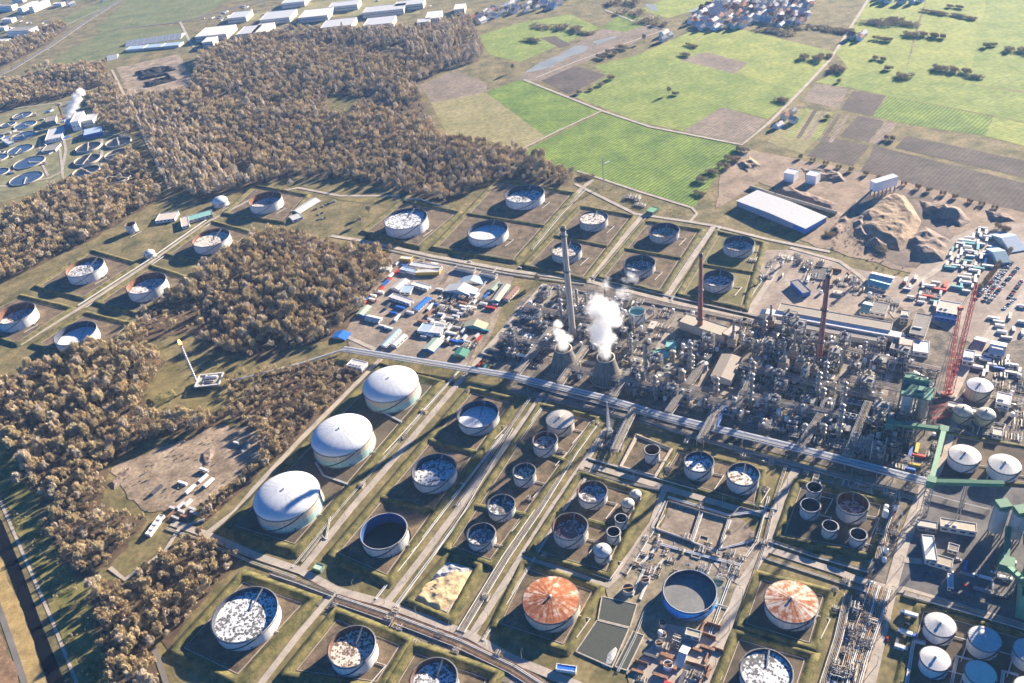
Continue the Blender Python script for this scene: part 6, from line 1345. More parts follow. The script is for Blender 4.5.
def yard(px, n, kinds, where, seed, tight=3.0):
    rg = random.Random(seed); q = wpoly(px); xs = [p[0] for p in q]; ys = [p[1] for p in q]; k_ = 0
    for _ in range(n * 40):
        if k_ >= n: break
        kd = rg.choice(kinds); x, y = rg.uniform(min(xs), max(xs)), rg.uniform(min(ys), max(ys))
        if not inpoly(x, y, q): continue
        L = 6 if kd[:3] in ('con', 'trk') else 4.6
        if not all((a - x) ** 2 + (b - y) ** 2 > (c + tight) ** 2 for a, b, c in OCC): continue
        OCC.append((x, y, 3.4)); k_ += 1; rz = (AX_ANG if rg.random() < .4 else BX_ANG) + (math.pi if rg.random() < .5 else 0) + rg.uniform(-.05, .05)
        c_ = kd[4:]; nm, lb, ct = {'con': ('shipping_container', f'{c_} shipping container', 'container'), 'cab': ('office_cabin', f'{c_} site cabin', 'cabin'), 'trk': ('parked_truck', f'{c_} truck' if c_ != 'tank' else 'white tanker truck', 'truck'), 'car': ('parked_car', f'{c_} car', 'car'), 'man': ('scaffold_stack', 'jumbled scaffold and pipe stack', 'scaffold stack'), 'spr': ('storage_vessel', 'small white upright vessel', 'vessel'), 'pil': ('pipe_stack', 'stack of rusty pipes', 'pipe stack')}[kd[:3]]
        place(kd, nm, f'{lb} {where}', ct, (x, y, .12), rz, rg.uniform(.7, 1.05) if kd[:3] != 'car' else 1.05, ct + 's ' + where)
def pile_parts(mat, n=4):
    o = []
    for k in range(n):
        for j in range(n - k): q = MB(); q.tube([(-5, (j - (n - k) / 2) * .9, .45 + k * .78), (5, (j - (n - k) / 2) * .9, .45 + k * .78)], .42, 7); o.append(('pipe', q, mat, -1))
    return o
proto('pil_r', pile_parts(RUSTY)); proto('pil_g', pile_parts(GALV, 3))
CY = ['con_white', 'con_white', 'con_blue', 'con_grey', 'con_grey', 'con_rusty', 'cab_white', 'cab_white', 'cab_white', 'cab_blue', 'cab_beige', 'cab_grey', 'con_dark', 'con_dark', 'con_teal', 'con_red', 'man1', 'man3', 'man4', 'pil_g', 'pil_r', 'trk_white', 'car_white', 'car_black']
yard([(396, 256), (440, 264), (420, 276), (392, 272)], 10, CY, 'at the yard top', 1); yard([(386, 276), (398, 270), (372, 304), (362, 306)], 9, ['con_red', 'con_red', 'cab_red', 'con_white', 'con_blue', 'trk_red'], 'along the wood-side yard edge', 2)
yard([(440, 290), (480, 296), (470, 318), (430, 308)], 46, CY + ['man1', 'man3', 'man4', 'pil_r'], 'in the yard middle', 3, tight=3.0); yard([(428, 312), (460, 318), (470, 338), (440, 346), (415, 336)], 32, CY + ['man1', 'man4'], 'in the lower yard', 4)
yard([(478, 296), (515, 278), (500, 306), (488, 312)], 10, CY, 'in the far yard corner', 5); yard([(352, 322), (400, 300), (416, 310), (392, 330), (362, 336)], 9, ['con_blue', 'cab_white', 'con_white', 'trk_white', 'con_dark', 'cab_white'], 'on the open yard', 6); yard([(462, 330), (488, 328), (476, 348), (458, 352)], 8, CY, 'at the yard rail', 7)
yard([(470, 372), (492, 352), (508, 360), (492, 376)], 3, CY, 'below the yard', 12)
TY = ['cab_white', 'cab_white', 'cab_beige', 'con_white', 'cab_grey', 'cab_blue', 'con_teal', 'trk_white', 'con_grey', 'cab_white']
yard([(952, 250), (985, 226), (990, 240), (962, 270), (944, 270)], 34, TY, 'in the fenced trailer yard', 8); yard([(964, 274), (992, 246), (998, 252), (970, 296), (952, 290)], 22, TY, 'in the row opposite the trailer yard', 9); yard([(905, 276), (946, 284), (938, 308), (905, 300)], 18, TY + ['con_orange', 'cab_yellow', 'con_red', 'trk_red'], 'by the refinery gate', 10); yard([(985, 320), (1024, 302), (1024, 335), (1005, 340)], 10, TY, 'across the parking road', 11)
yard([(960, 362), (1000, 352), (1024, 372), (990, 380)], 12, TY + ['man1', 'con_blue'], 'by the crane tank', 13); yard([(800, 255), (850, 270), (862, 292), (800, 285)], 12, ['man1', 'man3', 'pil_g', 'con_rusty', 'con_dark', 'trk_white', 'pil_r'], 'in the service yard', 14)
yard([(640, 664), (662, 648), (678, 664), (690, 690), (630, 690)], 9, ['con_rusty', 'con_dark', 'con_dark', 'pil_r', 'pil_r', 'man1', 'man3', 'con_rusty', 'con_red', 'con_grey'], 'in the service yard by the ponds', 15); yard([(690, 640), (716, 632), (724, 640), (706, 690), (690, 690)], 10, ['pil_r', 'pil_r', 'pil_r', 'con_rusty', 'man4'], 'along the rusty pipe store', 16); yard([(698, 622), (716, 620), (714, 630), (698, 630)], 4, ['pil_r'], 'on the grass by the blue tank', 17)
yard([(880, 440), (925, 450), (918, 474), (890, 470)], 8, ['con_white', 'con_blue', 'con_yellow', 'trk_white', 'con_red', 'trk_orange'], 'beside the coker yard', 18); yard([(930, 570), (1010, 560), (1010, 600), (960, 596)], 12, ['con_white', 'con_blue', 'con_dark', 'car_red', 'car_white', 'trk_white', 'man1', 'pil_g'], 'in the shaded south yard', 19); yard([(886, 640), (906, 606), (914, 610), (900, 660)], 5, ['trk_blue', 'car_red', 'cab_white', 'con_dark'], 'on the strip beside the white cone tanks', 20)
yard([(1010, 500), (1050, 500), (1050, 560), (1012, 560)], 5, ['con_dark', 'con_blue', 'cab_white'], 'behind the silos', 21); yard([(152, 490), (250, 436), (258, 446), (190, 508)], 9, ['trk_white', 'con_white', 'con_grey', 'trk_orange', 'con_dark', 'pil_g'], 'on the bare dirt lot', 22); yard([(160, 516), (190, 500), (196, 514), (180, 522)], 9, ['cab_white', 'con_white', 'con_grey', 'cab_beige', 'con_rusty', 'con_dark'], 'at the gate of the dirt lot', 23)
# ---------------------------------------------------------------- far town, warehouses
for i, (x, y, w_, hh) in enumerate([(216, 30, 32, 9), (250, 29, 20, 8), (278.5, 14, 31, 8), (316.5, 12, 30, 8), (339, 22, 32, 8), (380, 20, 30, 8), (263, 27, 17, 9), (296, -1, 24, 6), (385, 7.5, 42, 6), (434, 14, 16, 8), (424, 20, 14, 4), (410, 2, 30, 5), (460, 6, 12, 6), (240, 14, 20, 6), (345, 3, 30, 5), (210, 39, 12, 5)]):
    sl_ = -.10; B([(x - w_ / 2, y - hh * .35 - sl_ * w_ / 2), (x + w_ / 2 - 2, y - hh * .35 + sl_ * w_ / 2), (x + w_ / 2, y + hh * .5 + sl_ * w_ / 2), (x - w_ / 2 + 1, y + hh * .5 - sl_ * w_ / 2)], 12, 'white flat-roofed warehouse beyond the top wood', PWALL, WROOF if i % 3 else P('cream_white_roof', (.66, .63, .54), .6), auto=True, group='warehouses beyond the top wood', name='warehouse', cat='warehouse')
LM.append(('the warehouses', (300, 14)))
for i in range(9): x = 127 + i * 6.2; B([(x, 38.5 - i * .9), (x + 5.2, 37.8 - i * .9), (x + 5.4, 42.5 - i * .9), (x + .2, 43.2 - i * .9)], 8, 'white gabled unit of a hall row on the meadow', PALEM, WROOF, 'gable', auto=True, group='hall row on the meadow', name='storage_hall', win=False)
for i in range(3): x = 128 + i * 18; B([(x, 46.5 - i * 1.6), (x + 17, 45 - i * 1.6), (x + 17, 48 - i * 1.6), (x, 49.5 - i * 1.6)], 5, 'low blue grey roofed strip below the hall row', PWALL, BLROOF, auto=True, group='hall row on the meadow', name='storage_hall', win=False)
def block(px, py, L, W, h, da, label, wm, rm, rows, **k):
    p = G(px, py); a = FB + da; u, v = Vector((math.cos(a), math.sin(a), 0)) * L / 2, Vector((-math.sin(a), math.cos(a), 0)) * W / 2
    B([PX(p + u * i + v * j + Vector((0, 0, h))) for i, j in ((-1, -1), (1, -1), (1, 1), (-1, 1))], h, label, wm, rm, rows=rows, **k)
for px, py, L, W, h, da, l, rm in [(24, 34, 75, 34, 14, .5, 'big white multi-storey block with grey roof by the highway', GROOF), (30, 10, 16, 70, 16, .5, 'white slab block, first of a pair in the town corner', WROOF), (41, 9, 16, 70, 16, .5, 'white slab block, second of a pair in the town corner', WROOF), (2, 44, 50, 22, 10, .5, 'white low block beside the picture corner', WROOF), (8, 10, 60, 25, 14, .5, 'grey roofed block in the picture corner', GROOF), (10, 22, 34, 20, 10, .5, 'small white block behind the multi-storey block', WROOF), (3, 30, 30, 16, 9, .5, 'flat pale block at the picture side by the highway', LROOF), (60, 6, 30, 18, 9, .5, 'white hall beyond the highway meadow', WROOF), (20, 2, 40, 16, 12, .5, 'long white block at the top picture corner', WROOF)]: block(px, py, L, W, h, da, l, WHITEP, rm, 3, group='blocks in the town corner', name='apartment_block')
B([(106, 54), (116, 52), (118, 56), (108, 58)], 6, 'small white farm building on the meadow', WHITEP, WROOF, 'gable')
def house_parts(wm, rm, L=11, W=9, h=5.5):
    w_ = MB(); w_.box(0, 0, 0, L, W, h); w_.add([(-L / 2, -W / 2, h), (-L / 2, W / 2, h), (-L / 2, 0, h + 4), (L / 2, -W / 2, h), (L / 2, W / 2, h), (L / 2, 0, h + 4)], [[0, 2, 1], [3, 4, 5]]); r_ = MB()
    for s_ in (-1, 1):
        A = [(-L / 2 - .5, s_ * (W / 2 + .6), h - .5), (L / 2 + .5, s_ * (W / 2 + .6), h - .5), (L / 2 + .5, 0, h + 4.05), (-L / 2 - .5, 0, h + 4.05)]; A = A if s_ < 0 else A[::-1]; r_.add(A + [(x, y, z + .25) for x, y, z in A], [[4, 5, 6, 7], [3, 2, 1, 0], [0, 1, 5, 4], [1, 2, 6, 5], [3, 0, 4, 7]])
    c = MB(); c.box(2, 1, h + 2, .9, .9, 3.2); return [('wall', w_, wm, -1), ('roof', r_, rm, -1), ('chimney', c, REDT, 1)]
proto('houA', house_parts(WHITEP, REDT)); proto('houB', house_parts(PWALL, GRYT)); proto('houC', house_parts(WHITEP, BRT, 14, 9)); proto('houD', house_parts(BEIGE, REDT, 9, 9, 6)); proto('houE', house_parts(WHITEP, P('pale_roof', (.5, .47, .44), .7), 16, 10, 5))
def houses(px, n, where, seed, mind=17):
    rg = random.Random(seed); q = wpoly(px); xs = [p[0] for p in q]; ys = [p[1] for p in q]; got = []
    for _ in range(n * 60):
        if len(got) >= n: break
        x, y = rg.uniform(min(xs), max(xs)), rg.uniform(min(ys), max(ys))
        if not inpoly(x, y, q) or any((a - x) ** 2 + (b - y) ** 2 < mind ** 2 for a, b in got): continue
        got.append((x, y)); k = rg.choice('ABBBCDEEE'); lb = {'A': 'white house with red tile roof', 'B': 'grey house with slate roof', 'C': 'long white house with brown roof', 'D': 'beige house with red roof', 'E': 'wide house with pale roof'}[k]
        place('hou' + k, 'village_house', f'{lb} {where}', 'house', (x, y, 0), FA + rg.choice([0, math.pi / 2]) + rg.uniform(-.15, .15), rg.uniform(.9, 1.25), 'houses ' + where)
houses([(690, 24), (700, 10), (735, -6), (815, -8), (806, 22), (785, 28), (760, 22), (742, 28), (700, 30)], 200, 'in the village by the flood ponds', 1, 14); houses([(505, 12), (516, -2), (580, -8), (560, 8), (520, 16)], 30, 'in the hamlet above the meadows', 2); houses([(468, 20), (490, 10), (506, 6), (510, 12), (480, 24)], 14, 'along the street behind the top wood', 3); houses([(870, -2), (920, -6), (922, 4), (890, 4)], 14, 'at the top road end', 4); houses([(656, 36), (668, 33), (672, 40), (660, 42)], 3, 'of the field farm', 5, 14); houses([(850, 36), (866, 36), (866, 41), (852, 42)], 3, 'of the roadside farm', 6, 14)
houses([(60, 2), (100, -12), (160, -14), (120, -2), (70, 10)], 16, 'beyond the highway', 9, 16); houses([(-20, 8), (30, 8), (10, 44), (-20, 46)], 10, 'in the town corner', 7); houses([(790, 112), (806, 110), (790, 130), (775, 128)], 4, 'of the allotment gardens', 8, 12)
LM.append(('the village', (750, 10)))
yard([(195, 20), (245, 6), (258, 12), (225, 24)], 26, ['cab_white', 'con_white', 'car_white', 'car_silver', 'con_grey'], 'in the depot beside the warehouses', 31); yard([(340, 0), (350, -8), (470, -8), (450, 4), (400, 14)], 20, TY, 'around the far warehouses', 32); yard([(255, 16), (268, 14), (330, 26), (290, 30), (262, 32)], 14, TY + ['con_dark'], 'between the warehouses', 33); yard([(20, 2), (36, 16), (60, 26), (40, 34), (10, 44)], 10, TY, 'in the town corner', 34)
# ---------------------------------------------------------------- sewage works
def basin_round(px, py, w_, label, deep=False, h=2.2):
    p = G(px, py, h); _, r = radius(px, py, w_, h); p = _; t = thing('clarifier_basin', label, 'settling basin', (p.x, p.y, 0), rng.uniform(0, 3), 'round basins of the sewage works', True); OCC.append((p.x, p.y, r + 2))
    MB().lathe(0, 0, [(r, 0), (r, h), (r - .6, h), (r - .6, .3)], 40, 0).build('wall', LTC, t); MB().cyl(0, 0, .2, h * .45, r - .55, n=40, sm=False).build('water', OIL if deep else P('blue_basin_water', (.05, .075, .12), .2, spec=.6), t)
    b = MB(); b.beam((-r, 0, h + .2), (r * (1 if deep else 0), 0, h + .2), 1.6, .5); b.build('scraper_bridge', BEIGE, t); MB().cyl(0, 0, .5, h + 1.2, 1.4, n=12).build('centre_well', LTC, t)
for x, y, w_ in [(88, 146.5, 26), (118, 141.5, 26), (87, 159, 27), (117.5, 153.5, 27), (86, 170.5, 27.5), (117, 165, 27.5), (84.5, 182.5, 28), (117, 177, 28)]: basin_round(x, y, w_, 'tall dark round basin with pale rim beside the straight lane', True, 4)
for x, y, w_ in [(29, 162, 32), (20, 149, 26), (23, 135.5, 25), (25, 124.5, 23), (22, 115, 20), (-2, 172, 22), (-4, 158, 24), (-6, 138, 20), (8, 124, 16), (26, 178, 34), (0, 152, 10)]: basin_round(x, y, w_, 'flat blue-watered round basin of the sewage works')
LM.append(('the sewage basins', (60, 150))); LM.append(('the coal yard', (155, 78)))
for q, h, l, wm, rm in [([(46, 130), (62, 127), (64, 136), (48, 140)], 7, 'white low works hall beside the flat basins', WHITEP, WROOF), ([(63, 118), (72, 116), (74, 122), (65, 125)], 12, 'blue white plant block at the steam puff', BLUES, WROOF), ([(72, 113), (80, 112), (82, 120), (74, 122)], 18, 'white tower block of the sewage works', WHITEP, WROOF), ([(84, 115), (95, 114), (96, 119), (85, 121)], 12, 'pale twin silo block of the sewage works', PWALL, WROOF), ([(82, 130), (100, 126), (103, 131), (86, 135)], 8, 'flat blue grey works hall above the dark basins', BLUES, BLROOF), ([(46, 117), (55, 115), (56, 120), (47, 122)], 9, 'dark grey cube building beside the red works crane', GROOF, GROOF), ([(5, 139), (10, 137), (11, 143), (5, 145)], 5, 'small white works hut between flat basins', WHITEP, WROOF), ([(44, 146), (58, 144), (58, 149), (44, 151)], 4, 'long low works shed at the basin lane', PWALL, GROOF)]: B(q, h, l, wm, rm)
p = G(64, 122); t = thing('works_crane', 'small red lattice crane leaning over the sewage works', 'crane', (p.x, p.y, 0)); b = MB(); q = G(58, 105, 38) - p; lattice(b, (0, 0, 2), (q.x, q.y, 38), 2.2, 1.4, 14, 0, .4); b.build('boom', REDS, t); MB().box(0, 0, 0, 6, 4, 3).build('upper_works', REDS, t)
p = G(68, 116, 14); plume('steam_plume', 'white steam puff rising over the sewage works tower', [(p.x, p.y, 14, 11), (p.x + 5, p.y + 6, 22, 14), (p.x + 12, p.y + 14, 30, 16), (p.x + 20, p.y + 22, 38, 17), (p.x + 28, p.y + 30, 46, 14)], .3, .12)
yard([(-10, 150), (36, 110), (60, 104), (66, 130), (46, 180), (0, 190)], 26, ['cab_white', 'cab_grey', 'con_white', 'con_blue', 'man1', 'cab_beige', 'con_grey', 'spread'], 'in the sewage works', 41); yard([(60, 104), (104, 104), (110, 132), (66, 142)], 20, ['cab_white', 'con_blue', 'cab_blue', 'con_grey', 'man3', 'con_dark', 'con_white'], 'around the sewage works tower', 42)
for px, w_ in [([(-20, 188), (10, 186), (50, 178), (62, 172), (66, 150), (64, 140), (50, 132), (10, 132), (-20, 140)], 5), ([(40, 140), (40, 160), (48, 176)], 4), ([(56, 146), (60, 150), (64, 186)], 4), ([(130, 136), (100, 134), (66, 140)], 4), ([(-20, 116), (20, 108), (50, 104), (100, 98)], 4), ([(102, 139), (102, 186)], 5)]: rd(px, w_, kerb=False)
# coal yard heaps, lime heap, quarry mounds
COAL = M('coal', (.025, .022, .022), .9, .4, .2, fine=.3)
def mound(name, px, hmax, mat, label, seed, rough=.45, ridges=None, n=60, cat='heap', k=1.0):
    q = wpoly(px); rs = np.random.RandomState(seed); xs = [p[0] for p in q]; ys = [p[1] for p in q]; x0, x1, y0, y1 = min(xs), max(xs), min(ys), max(ys)
    E_ = [(Vector(q[i]), Vector(q[(i + 1) % len(q)])) for i in range(len(q))]; ph = rs.rand(40) * 6.28; fr = rs.uniform(.02, .16, 40) * k; di = rs.rand(40) * 6.28
    def hgt(x, y):
        if not inpoly(x, y, q): return -.3
        d = min(((Vector((x, y)) - a - (b - a) * max(0, min(1, (Vector((x, y)) - a).dot(b - a) / (b - a).length_squared))).length) for a, b in E_)
        w_ = 0.022 * k; q3 = Vector((x * w_ + seed * 7.3, y * w_, seed)); s_ = mn.fractal(q3 * 2, .9, 2.1, 6) * .55 + (1 - abs(mn.noise(q3 * 2.7)) * 2) * .45 - .2
        return min(1, d / (hmax * 1.25 * (1 + .5 * mn.noise(q3 * 4)))) * hmax * max(.08, .62 + rough * s_ * 1.6) + .05
    me = MB(); vs = [(x0 + (x1 - x0) * i / n - (x0 + x1) / 2, y0 + (y1 - y0) * j / n - (y0 + y1) / 2, hgt(x0 + (x1 - x0) * i / n, y0 + (y1 - y0) * j / n)) for j in range(n + 1) for i in range(n + 1)]
    me.add(vs, [[j * (n + 1) + i, j * (n + 1) + i + 1, (j + 1) * (n + 1) + i + 1, (j + 1) * (n + 1) + i] for j in range(n) for i in range(n) if max(vs[j * (n + 1) + i][2], vs[j * (n + 1) + i + 1][2], vs[(j + 1) * (n + 1) + i + 1][2], vs[(j + 1) * (n + 1) + i][2]) > -.2], 0, True)
    o = me.build(name, mat, None, ((x0 + x1) / 2, (y0 + y1) / 2, 0)); tag(o, label, cat); return o
mound('coal_heap', [(135, 72), (172, 66), (178, 70), (140, 78)], 7, COAL, 'long black coal heap, rear one in the coal yard', 1); mound('coal_heap', [(143, 83), (174, 76), (178, 80), (148, 88)], 8, COAL, 'long black coal heap, front one in the coal yard', 2); mound('coal_heap', [(138, 78), (168, 72), (170, 75), (140, 81)], 5, COAL, 'narrow black coal heap between two larger ones', 3)
SAND = M('quarry_heap_sand', (.31, .225, .15), .95, .35, .08, fine=.25); SPOIL = M('spoil_earth', (.22, .165, .13), .95, .35, .08, fine=.3)
mound('sand_heap', [(860, 212), (872, 200), (890, 194), (905, 196), (913, 206), (922, 222), (914, 240), (900, 252), (884, 246), (866, 240), (858, 228)], 12, SAND, 'huge gouged sand heap in the middle of the quarry', 4, .28, n=110, k=.55); LM.append(('the great sand heap', (890, 215)))
mound('sand_heap', [(852, 222), (866, 210), (868, 232), (890, 246), (876, 252), (856, 242)], 9, SPOIL, 'dark spoil bank at the foot of the great sand heap', 5, .5); mound('spoil_heap', [(918, 200), (960, 208), (972, 222), (960, 228), (925, 214)], 10, SPOIL, 'dark ridge of spoil behind the great sand heap', 6, .5); mound('spoil_heap', [(905, 240), (925, 226), (950, 240), (945, 262), (915, 262)], 9, SPOIL, 'broken spoil ground between sand heap and trailer yard', 7, .35, n=60, k=.9); mound('sand_heap', [(735, 164), (750, 156), (762, 166), (748, 174)], 6, SAND, 'small sand heap beside the field corner', 8); mound('spoil_heap', [(828, 232), (846, 210), (856, 200), (860, 206), (846, 226), (838, 240)], 5, SPOIL, 'low curved spoil bank near the blue-walled hall', 9); mound('spoil_heap', [(984, 210), (1010, 214), (1016, 222), (990, 222)], 5, SPOIL, 'low brown spoil heap beyond the trailer yard', 10); mound('spoil_heap', [(770, 190), (790, 186), (838, 204), (832, 210)], 5, SPOIL, 'dark spoil bank behind the blue-walled hall', 11); mound('spoil_heap', [(800, 168), (840, 172), (846, 182), (810, 182)], 5, SPOIL, 'rubble bank at the quarry top', 12, .6)
LIME = M('yellow_lime', (.60, .44, .24), .95, .3, .12, fine=.35); LIMG = M('grey_lime', (.45, .44, .42), .95, .3, .15, fine=.35)
mound('lime_heap', [(412, 600), (424, 584), (456, 568), (472, 572), (458, 600), (440, 612)], 3.2, LIME, 'yellow and white lime heap inside the small earth bank square', 13, .3, n=60, k=2); mound('lime_heap', [(426, 582), (446, 561), (472, 568), (462, 578)], 3.8, LIMG, 'pale grey lime heap at the back of the earth bank square', 14, .3, n=50, k=2); LM.append(('the lime heap', (445, 585)))
mound('rubble_heap', [(200, 454), (212, 446), (216, 450), (210, 466), (202, 468)], 3, SPOIL, 'brush and rubble heap in the middle of the dirt lot', 15); mound('rubble_heap', [(108, 484), (130, 466), (134, 470), (114, 490)], 3, SPOIL, 'grey rubble bank at the wood edge of the dirt lot', 16, .7); mound('earth_mound', [(146, 400), (174, 388), (178, 396), (152, 408)], 3, GRASS, 'low grassy mound beside the flare clearing', 17)
# settling ponds
POND = P('pond_green_water', (.085, .09, .07), .35, spec=.4)
for q, l in [([(602, 597), (637, 605), (630, 628), (598, 620)], 'upper murky green settling pond by the rust-roofed tank'), ([(597, 621), (629, 629), (612, 668), (576, 652)], 'lower murky green settling pond with pale scum corner'), ([(633, 632), (644, 636), (627, 671), (615, 667)], 'narrow murky settling channel beside the ponds')]:
    w_ = wpoly(q); c = sum((Vector((*a, 0)) for a in w_), Vector()) / 4; t = thing('settling_pond', l, 'pond', (c.x, c.y, 0)); loc = [(x - c.x, y - c.y) for x, y in w_]
    m_ = MB()
    ar = sum(loc[i][0] * loc[(i + 1) % 4][1] - loc[(i + 1) % 4][0] * loc[i][1] for i in range(4)); lo = loc if ar > 0 else loc[::-1]
    m_.add([(x, y, .75) for x, y in lo], [[0, 1, 2, 3]]); m_.build('water', POND, t)
    k = MB()
    for i in range(4): k.beam((*lo[i], .5), (*lo[(i + 1) % 4], .5), .8, 1.0)
    k.build('rim_wall', LTC, t)
LM.append(('the settling ponds', (605, 630)))
mound('scum_heap', [(605, 655), (616, 645), (620, 650), (612, 668), (602, 666)], 1.6, LIMG, 'pale scum heap in the corner of the lower settling pond', 18, .6)
for x, y, w_, l in [(645, 579, 9, 'round dosing tank left of the blue tank'), (662, 634, 9, 'round thickener with cross bridge below the blue tank'), (663, 622, 8, 'small round thickener below the blue tank'), (668, 664, 10, 'white open round tank in the service yard'), (628, 588, 12, 'dark open tank at the settling pond corner'), (659, 643, 8, 'pale round mixing tank in the service yard')]:
    h = 4; _, r = radius(x, y, w_, h); t = thing('round_basin', l.replace('left of', 'beside'), 'basin', (_.x, _.y, 0)); MB().lathe(0, 0, [(r, 0), (r, h), (r - .35, h), (r - .35, 1)], 24).build('wall', WHITEP if 'white' in l else LTC, t); MB().cyl(0, 0, .5, 2.2, r - .3, n=24).build('water', POND, t); MB().beam((-r, 0, h + .2), (r, 0, h + .2), .9, .3).build('bridge', RUSTY, t)
p = G(651, 354); t = thing('round_basin', 'low round basin with turquoise ring of water in the refinery', 'basin', (p.x, p.y, 0)); r = 8.5
p = G(661, 356); t.location = (p.x, p.y, 0); MB().lathe(0, 0, [(r + 4, 0), (r + 4, 1), (r, 1.2), (r, 3), (r - .5, 3), (r - .5, .4)], 32).build('wall', GREENC, t); MB().lathe(0, 0, [(r - .5, 2.2), (3, 2.2)], 32).build('water', P('turquoise_water', (.15, .50, .55), .3), t); MB().cyl(0, 0, 0, 3.4, 3, n=20).build('centre_well', LTC, t)
for px, py, l in [(671, 346, 'teal cube building beside the turquoise ring basin')]: B([(px - 5, py - 5), (px + 5, py - 4), (px + 5, py + 2), (px - 5, py + 1)], 8, l, TEALC, TROOF)
# concrete sump in works earth, wall lines
for a, b, l in [((697, 535), (706, 538), 'long dark sump pit on the works earth')]:
    c, L, W, an = rect([(700, 536), (708, 538), (700, 560), (692, 557)]); t = thing('sump_pit', l, 'pit', (c.x, c.y, 0), an); k = MB()
    for x, y, sx, sy in ((0, W / 2, L, .6), (0, -W / 2, L, .6), (L / 2, 0, .6, W), (-L / 2, 0, .6, W)): k.box(x, y, 0, sx, sy, 1.2)
    k.build('rim_wall', LTC, t); MB().box(0, 0, 0, L - .6, W - .6, .3).build('water', OIL, t)
def fence(px, label, mat=None, h=2.2, th=.25, name='boundary_wall'):
    P_ = [G(*q) for q in px]; o = P_[0]; t = thing(name, label, 'wall', (o.x, o.y, 0)); k = MB(); c_ = MB()
    for a, b in zip(P_[:-1], P_[1:]):
        k.beam(a - o + Vector((0, 0, h / 2)), b - o + Vector((0, 0, h / 2)), th, h); n = max(1, int((b - a).length / 8))
        for i in range(n + 1): q = (a - o) + (b - a) * (i / n); c_.box(q.x, q.y, 0, th + .25, th + .25, h + .2)
    k.build('panel', mat or LTC, t); c_.build('posts', LTC, t); return t
fence([(656, 530), (668, 502), (700, 512), (690, 542), (656, 530)], 'low pale wall round the first empty tank plot'); fence([(700, 512), (728, 520), (716, 556), (690, 542)], 'low pale wall round the second empty tank plot'); fence([(728, 520), (740, 508), (764, 516), (756, 540)], 'low pale wall round the third empty tank plot'); fence([(920, 562), (950, 572)], 'blue fence along the court shed', BLUES, 1.8); fence([(636, 436), (671, 449.5), (654.5, 477), (619.5, 468), (636, 436)], 'concrete wall round the black-mouthed tank'); fence([(905, 659), (913, 641), (924, 644)], 'white wall corner in front of the white cone tanks', WHITEP, 1.2)
fence([(750, 188), (775, 196), (836, 214)], 'long pale retaining wall behind the blue-walled hall', LTC, 4, 1.2); fence([(403, 200), (418, 199), (452, 210)], 'white low wall behind the woodedge tank', WHITEP, 1.5); fence([(826, 290), (832, 274)], 'tan bay wall of the black coal bay', TANP, 5, 1); 
B([(812, 262 + 4), (829, 268), (822, 280), (808, 277)], 1.2, 'black-floored open storage bay beside the service lane', LTC, DROOF, win=False)
# lamp and sign poles, power mast
def pole_parts(h):
    a = MB(); a.cyl(0, 0, 0, h, .22, .12, 8); b = MB(); b.tube([(0, 0, h - .2), (2.2, 0, h + .4)], .1, 5); c = MB(); c.box(2.4, 0, h + .3, 1, .5, .25); return [('pole', a, GALV, -1), ('arm', b, GALV, -1), ('lamp_head', c, DSTEEL, -1)]
proto('lamp', pole_parts(10))
for a, b, n, w_ in [((305, 565), (466, 378), 7, 'on the road along the domes'), ((214, 529), (376, 362), 6, 'on the road behind the domes'), ((392, 600), (538, 400), 6, 'on the road past the empty tank'), ((310, 572), (580, 684), 8, 'on the lower cross road'), ((708, 684), (792, 474), 7, 'on the road past the blue tank'), ((872, 684), (920, 496), 6, 'on the pipe field road'), ((515, 392), (910, 494), 12, 'on the rack road'), ((340, 240), (760, 325), 10, 'on the upper cross road'), ((476, 640), (600, 440), 6, 'on the road by the small tanks'), ((592, 470), (770, 518), 6, 'on the tank cross road')]:
    A, B_ = G(*a), G(*b)
    for i in range(n): q = A + (B_ - A) * ((i + .5) / n); place('lamp', 'street_lamp', f'slender grey street lamp {w_}', 'street lamp', (q.x, q.y, 0), math.atan2(B_.y - A.y, B_.x - A.x) + math.pi / 2, 1, 'street lamps')
p = G(604, 186); t = thing('radio_mast', 'thin lattice mast beside the field path, casting a long shadow', 'mast', (p.x, p.y, 0)); b = MB(); lattice(b, (0, 0, 0), (0, 0, 42), 2.0, .8, 20, 0, .16); b.build('lattice', GALV, t)
p = G(607, 164); t = thing('survey_sign', 'small white propeller-shaped marker in the green crop field', 'marker', (p.x, p.y, 0), R(30)); MB().beam((-4, 0, 2.5), (4, 0, 3.2), 1.6, .4).build('blade', WHITEP, t); MB().cyl(0, 0, 0, 2.6, .3, n=8).build('post', STEEL, t)
for px, py, l, sz in [(633, 199, 'pipe station with pale manifolds at the field corner', 1.2), (640, 206, 'second pale manifold at the field corner', .9)]: p = G(px, py); place('man2', 'pipe_manifold', l, 'manifold', (p.x, p.y, 0), BX_ANG, sz, auto=False)
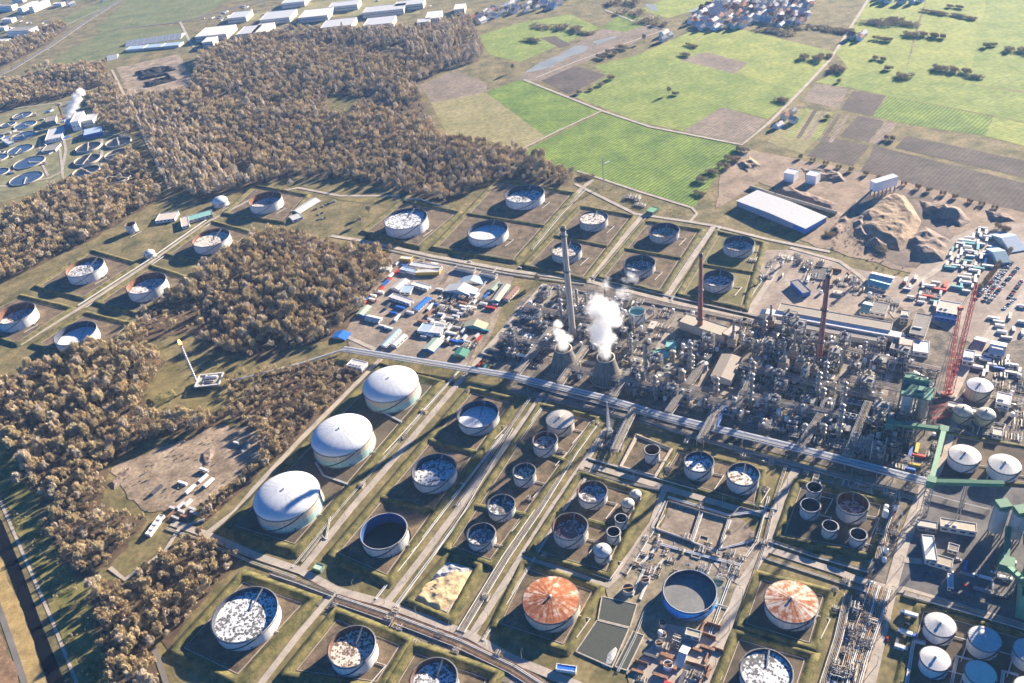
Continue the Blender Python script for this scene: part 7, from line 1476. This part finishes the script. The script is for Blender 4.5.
B([(650, 206), (657, 208), (655, 213), (648, 211)], 4, 'small green hut at the field path station', GREENC, P('leaf_green_roof', (.18, .38, .22), .6))
# ================================================================= LABELS OF THE MANY SMALL THINGS
ORD = ['first', 'second', 'third', 'fourth', 'fifth', 'sixth', 'seventh', 'eighth', 'ninth', 'tenth', 'eleventh', 'twelfth', 'thirteenth', 'fourteenth']
bpy.context.view_layer.update()
groups = {}
for o in AUTO:
    x, y = PX(o.location); c = sorted(LM, key=lambda l: math.hypot(l[1][0] - x, (l[1][1] - y) * 1.3)); A = c[0]; best = (9, c[1])
    for l in c[1:7]:
        u = (A[1][0] - x, A[1][1] - y); v = (l[1][0] - x, l[1][1] - y); k = (u[0] * v[0] + u[1] * v[1]) / (math.hypot(*u) * math.hypot(*v) + 1e-6)
        if k < best[0]: best = (k, l)
    base = o['label']; a, b = A[0], best[1][0]
    place_ = f' between {a} and {b}' if best[0] < -.2 else f' near {a}, away from {b}' if best[0] > .5 else f' near {a}, towards {b}'
    lab = base + place_
    if len(lab.split()) > 13: lab = base + f' near {a}'
    if len(lab.split()) > 13: lab = base
    groups.setdefault(lab, []).append((math.hypot(A[1][0] - x, A[1][1] - y), o, a))
for lab, it in groups.items():
    it.sort(key=lambda t: t[0])
    for i, (d, o, a) in enumerate(it):
        o['label'] = lab if len(it) == 1 or len(it) > 14 else f'{lab}, {ORD[i]} one out'
# ================================================================= AIR
m = bpy.data.materials.new('haze_air'); m.use_nodes = True; t = m.node_tree; t.nodes.remove(t.nodes['Principled BSDF'])
v = t.nodes.new('ShaderNodeVolumePrincipled'); v.inputs['Density'].default_value = HAZE; v.inputs['Color'].default_value = (.30, .56, 1.0, 1); v.inputs['Anisotropy'].default_value = .2
t.links.new(v.outputs[0], t.nodes['Material Output'].inputs['Volume'])
hb = MB(); hb.prism([(-6500, -1400), (6500, -1400), (6500, 8000), (-6500, 8000)], -1.5, H + 12, 0, True)
stuff(hb.build('haze', m))
print('OBJS', len(SC.objects), 'things', sum(1 for o in SC.objects if o.parent is None), 'trees', len(IND), len(REST))
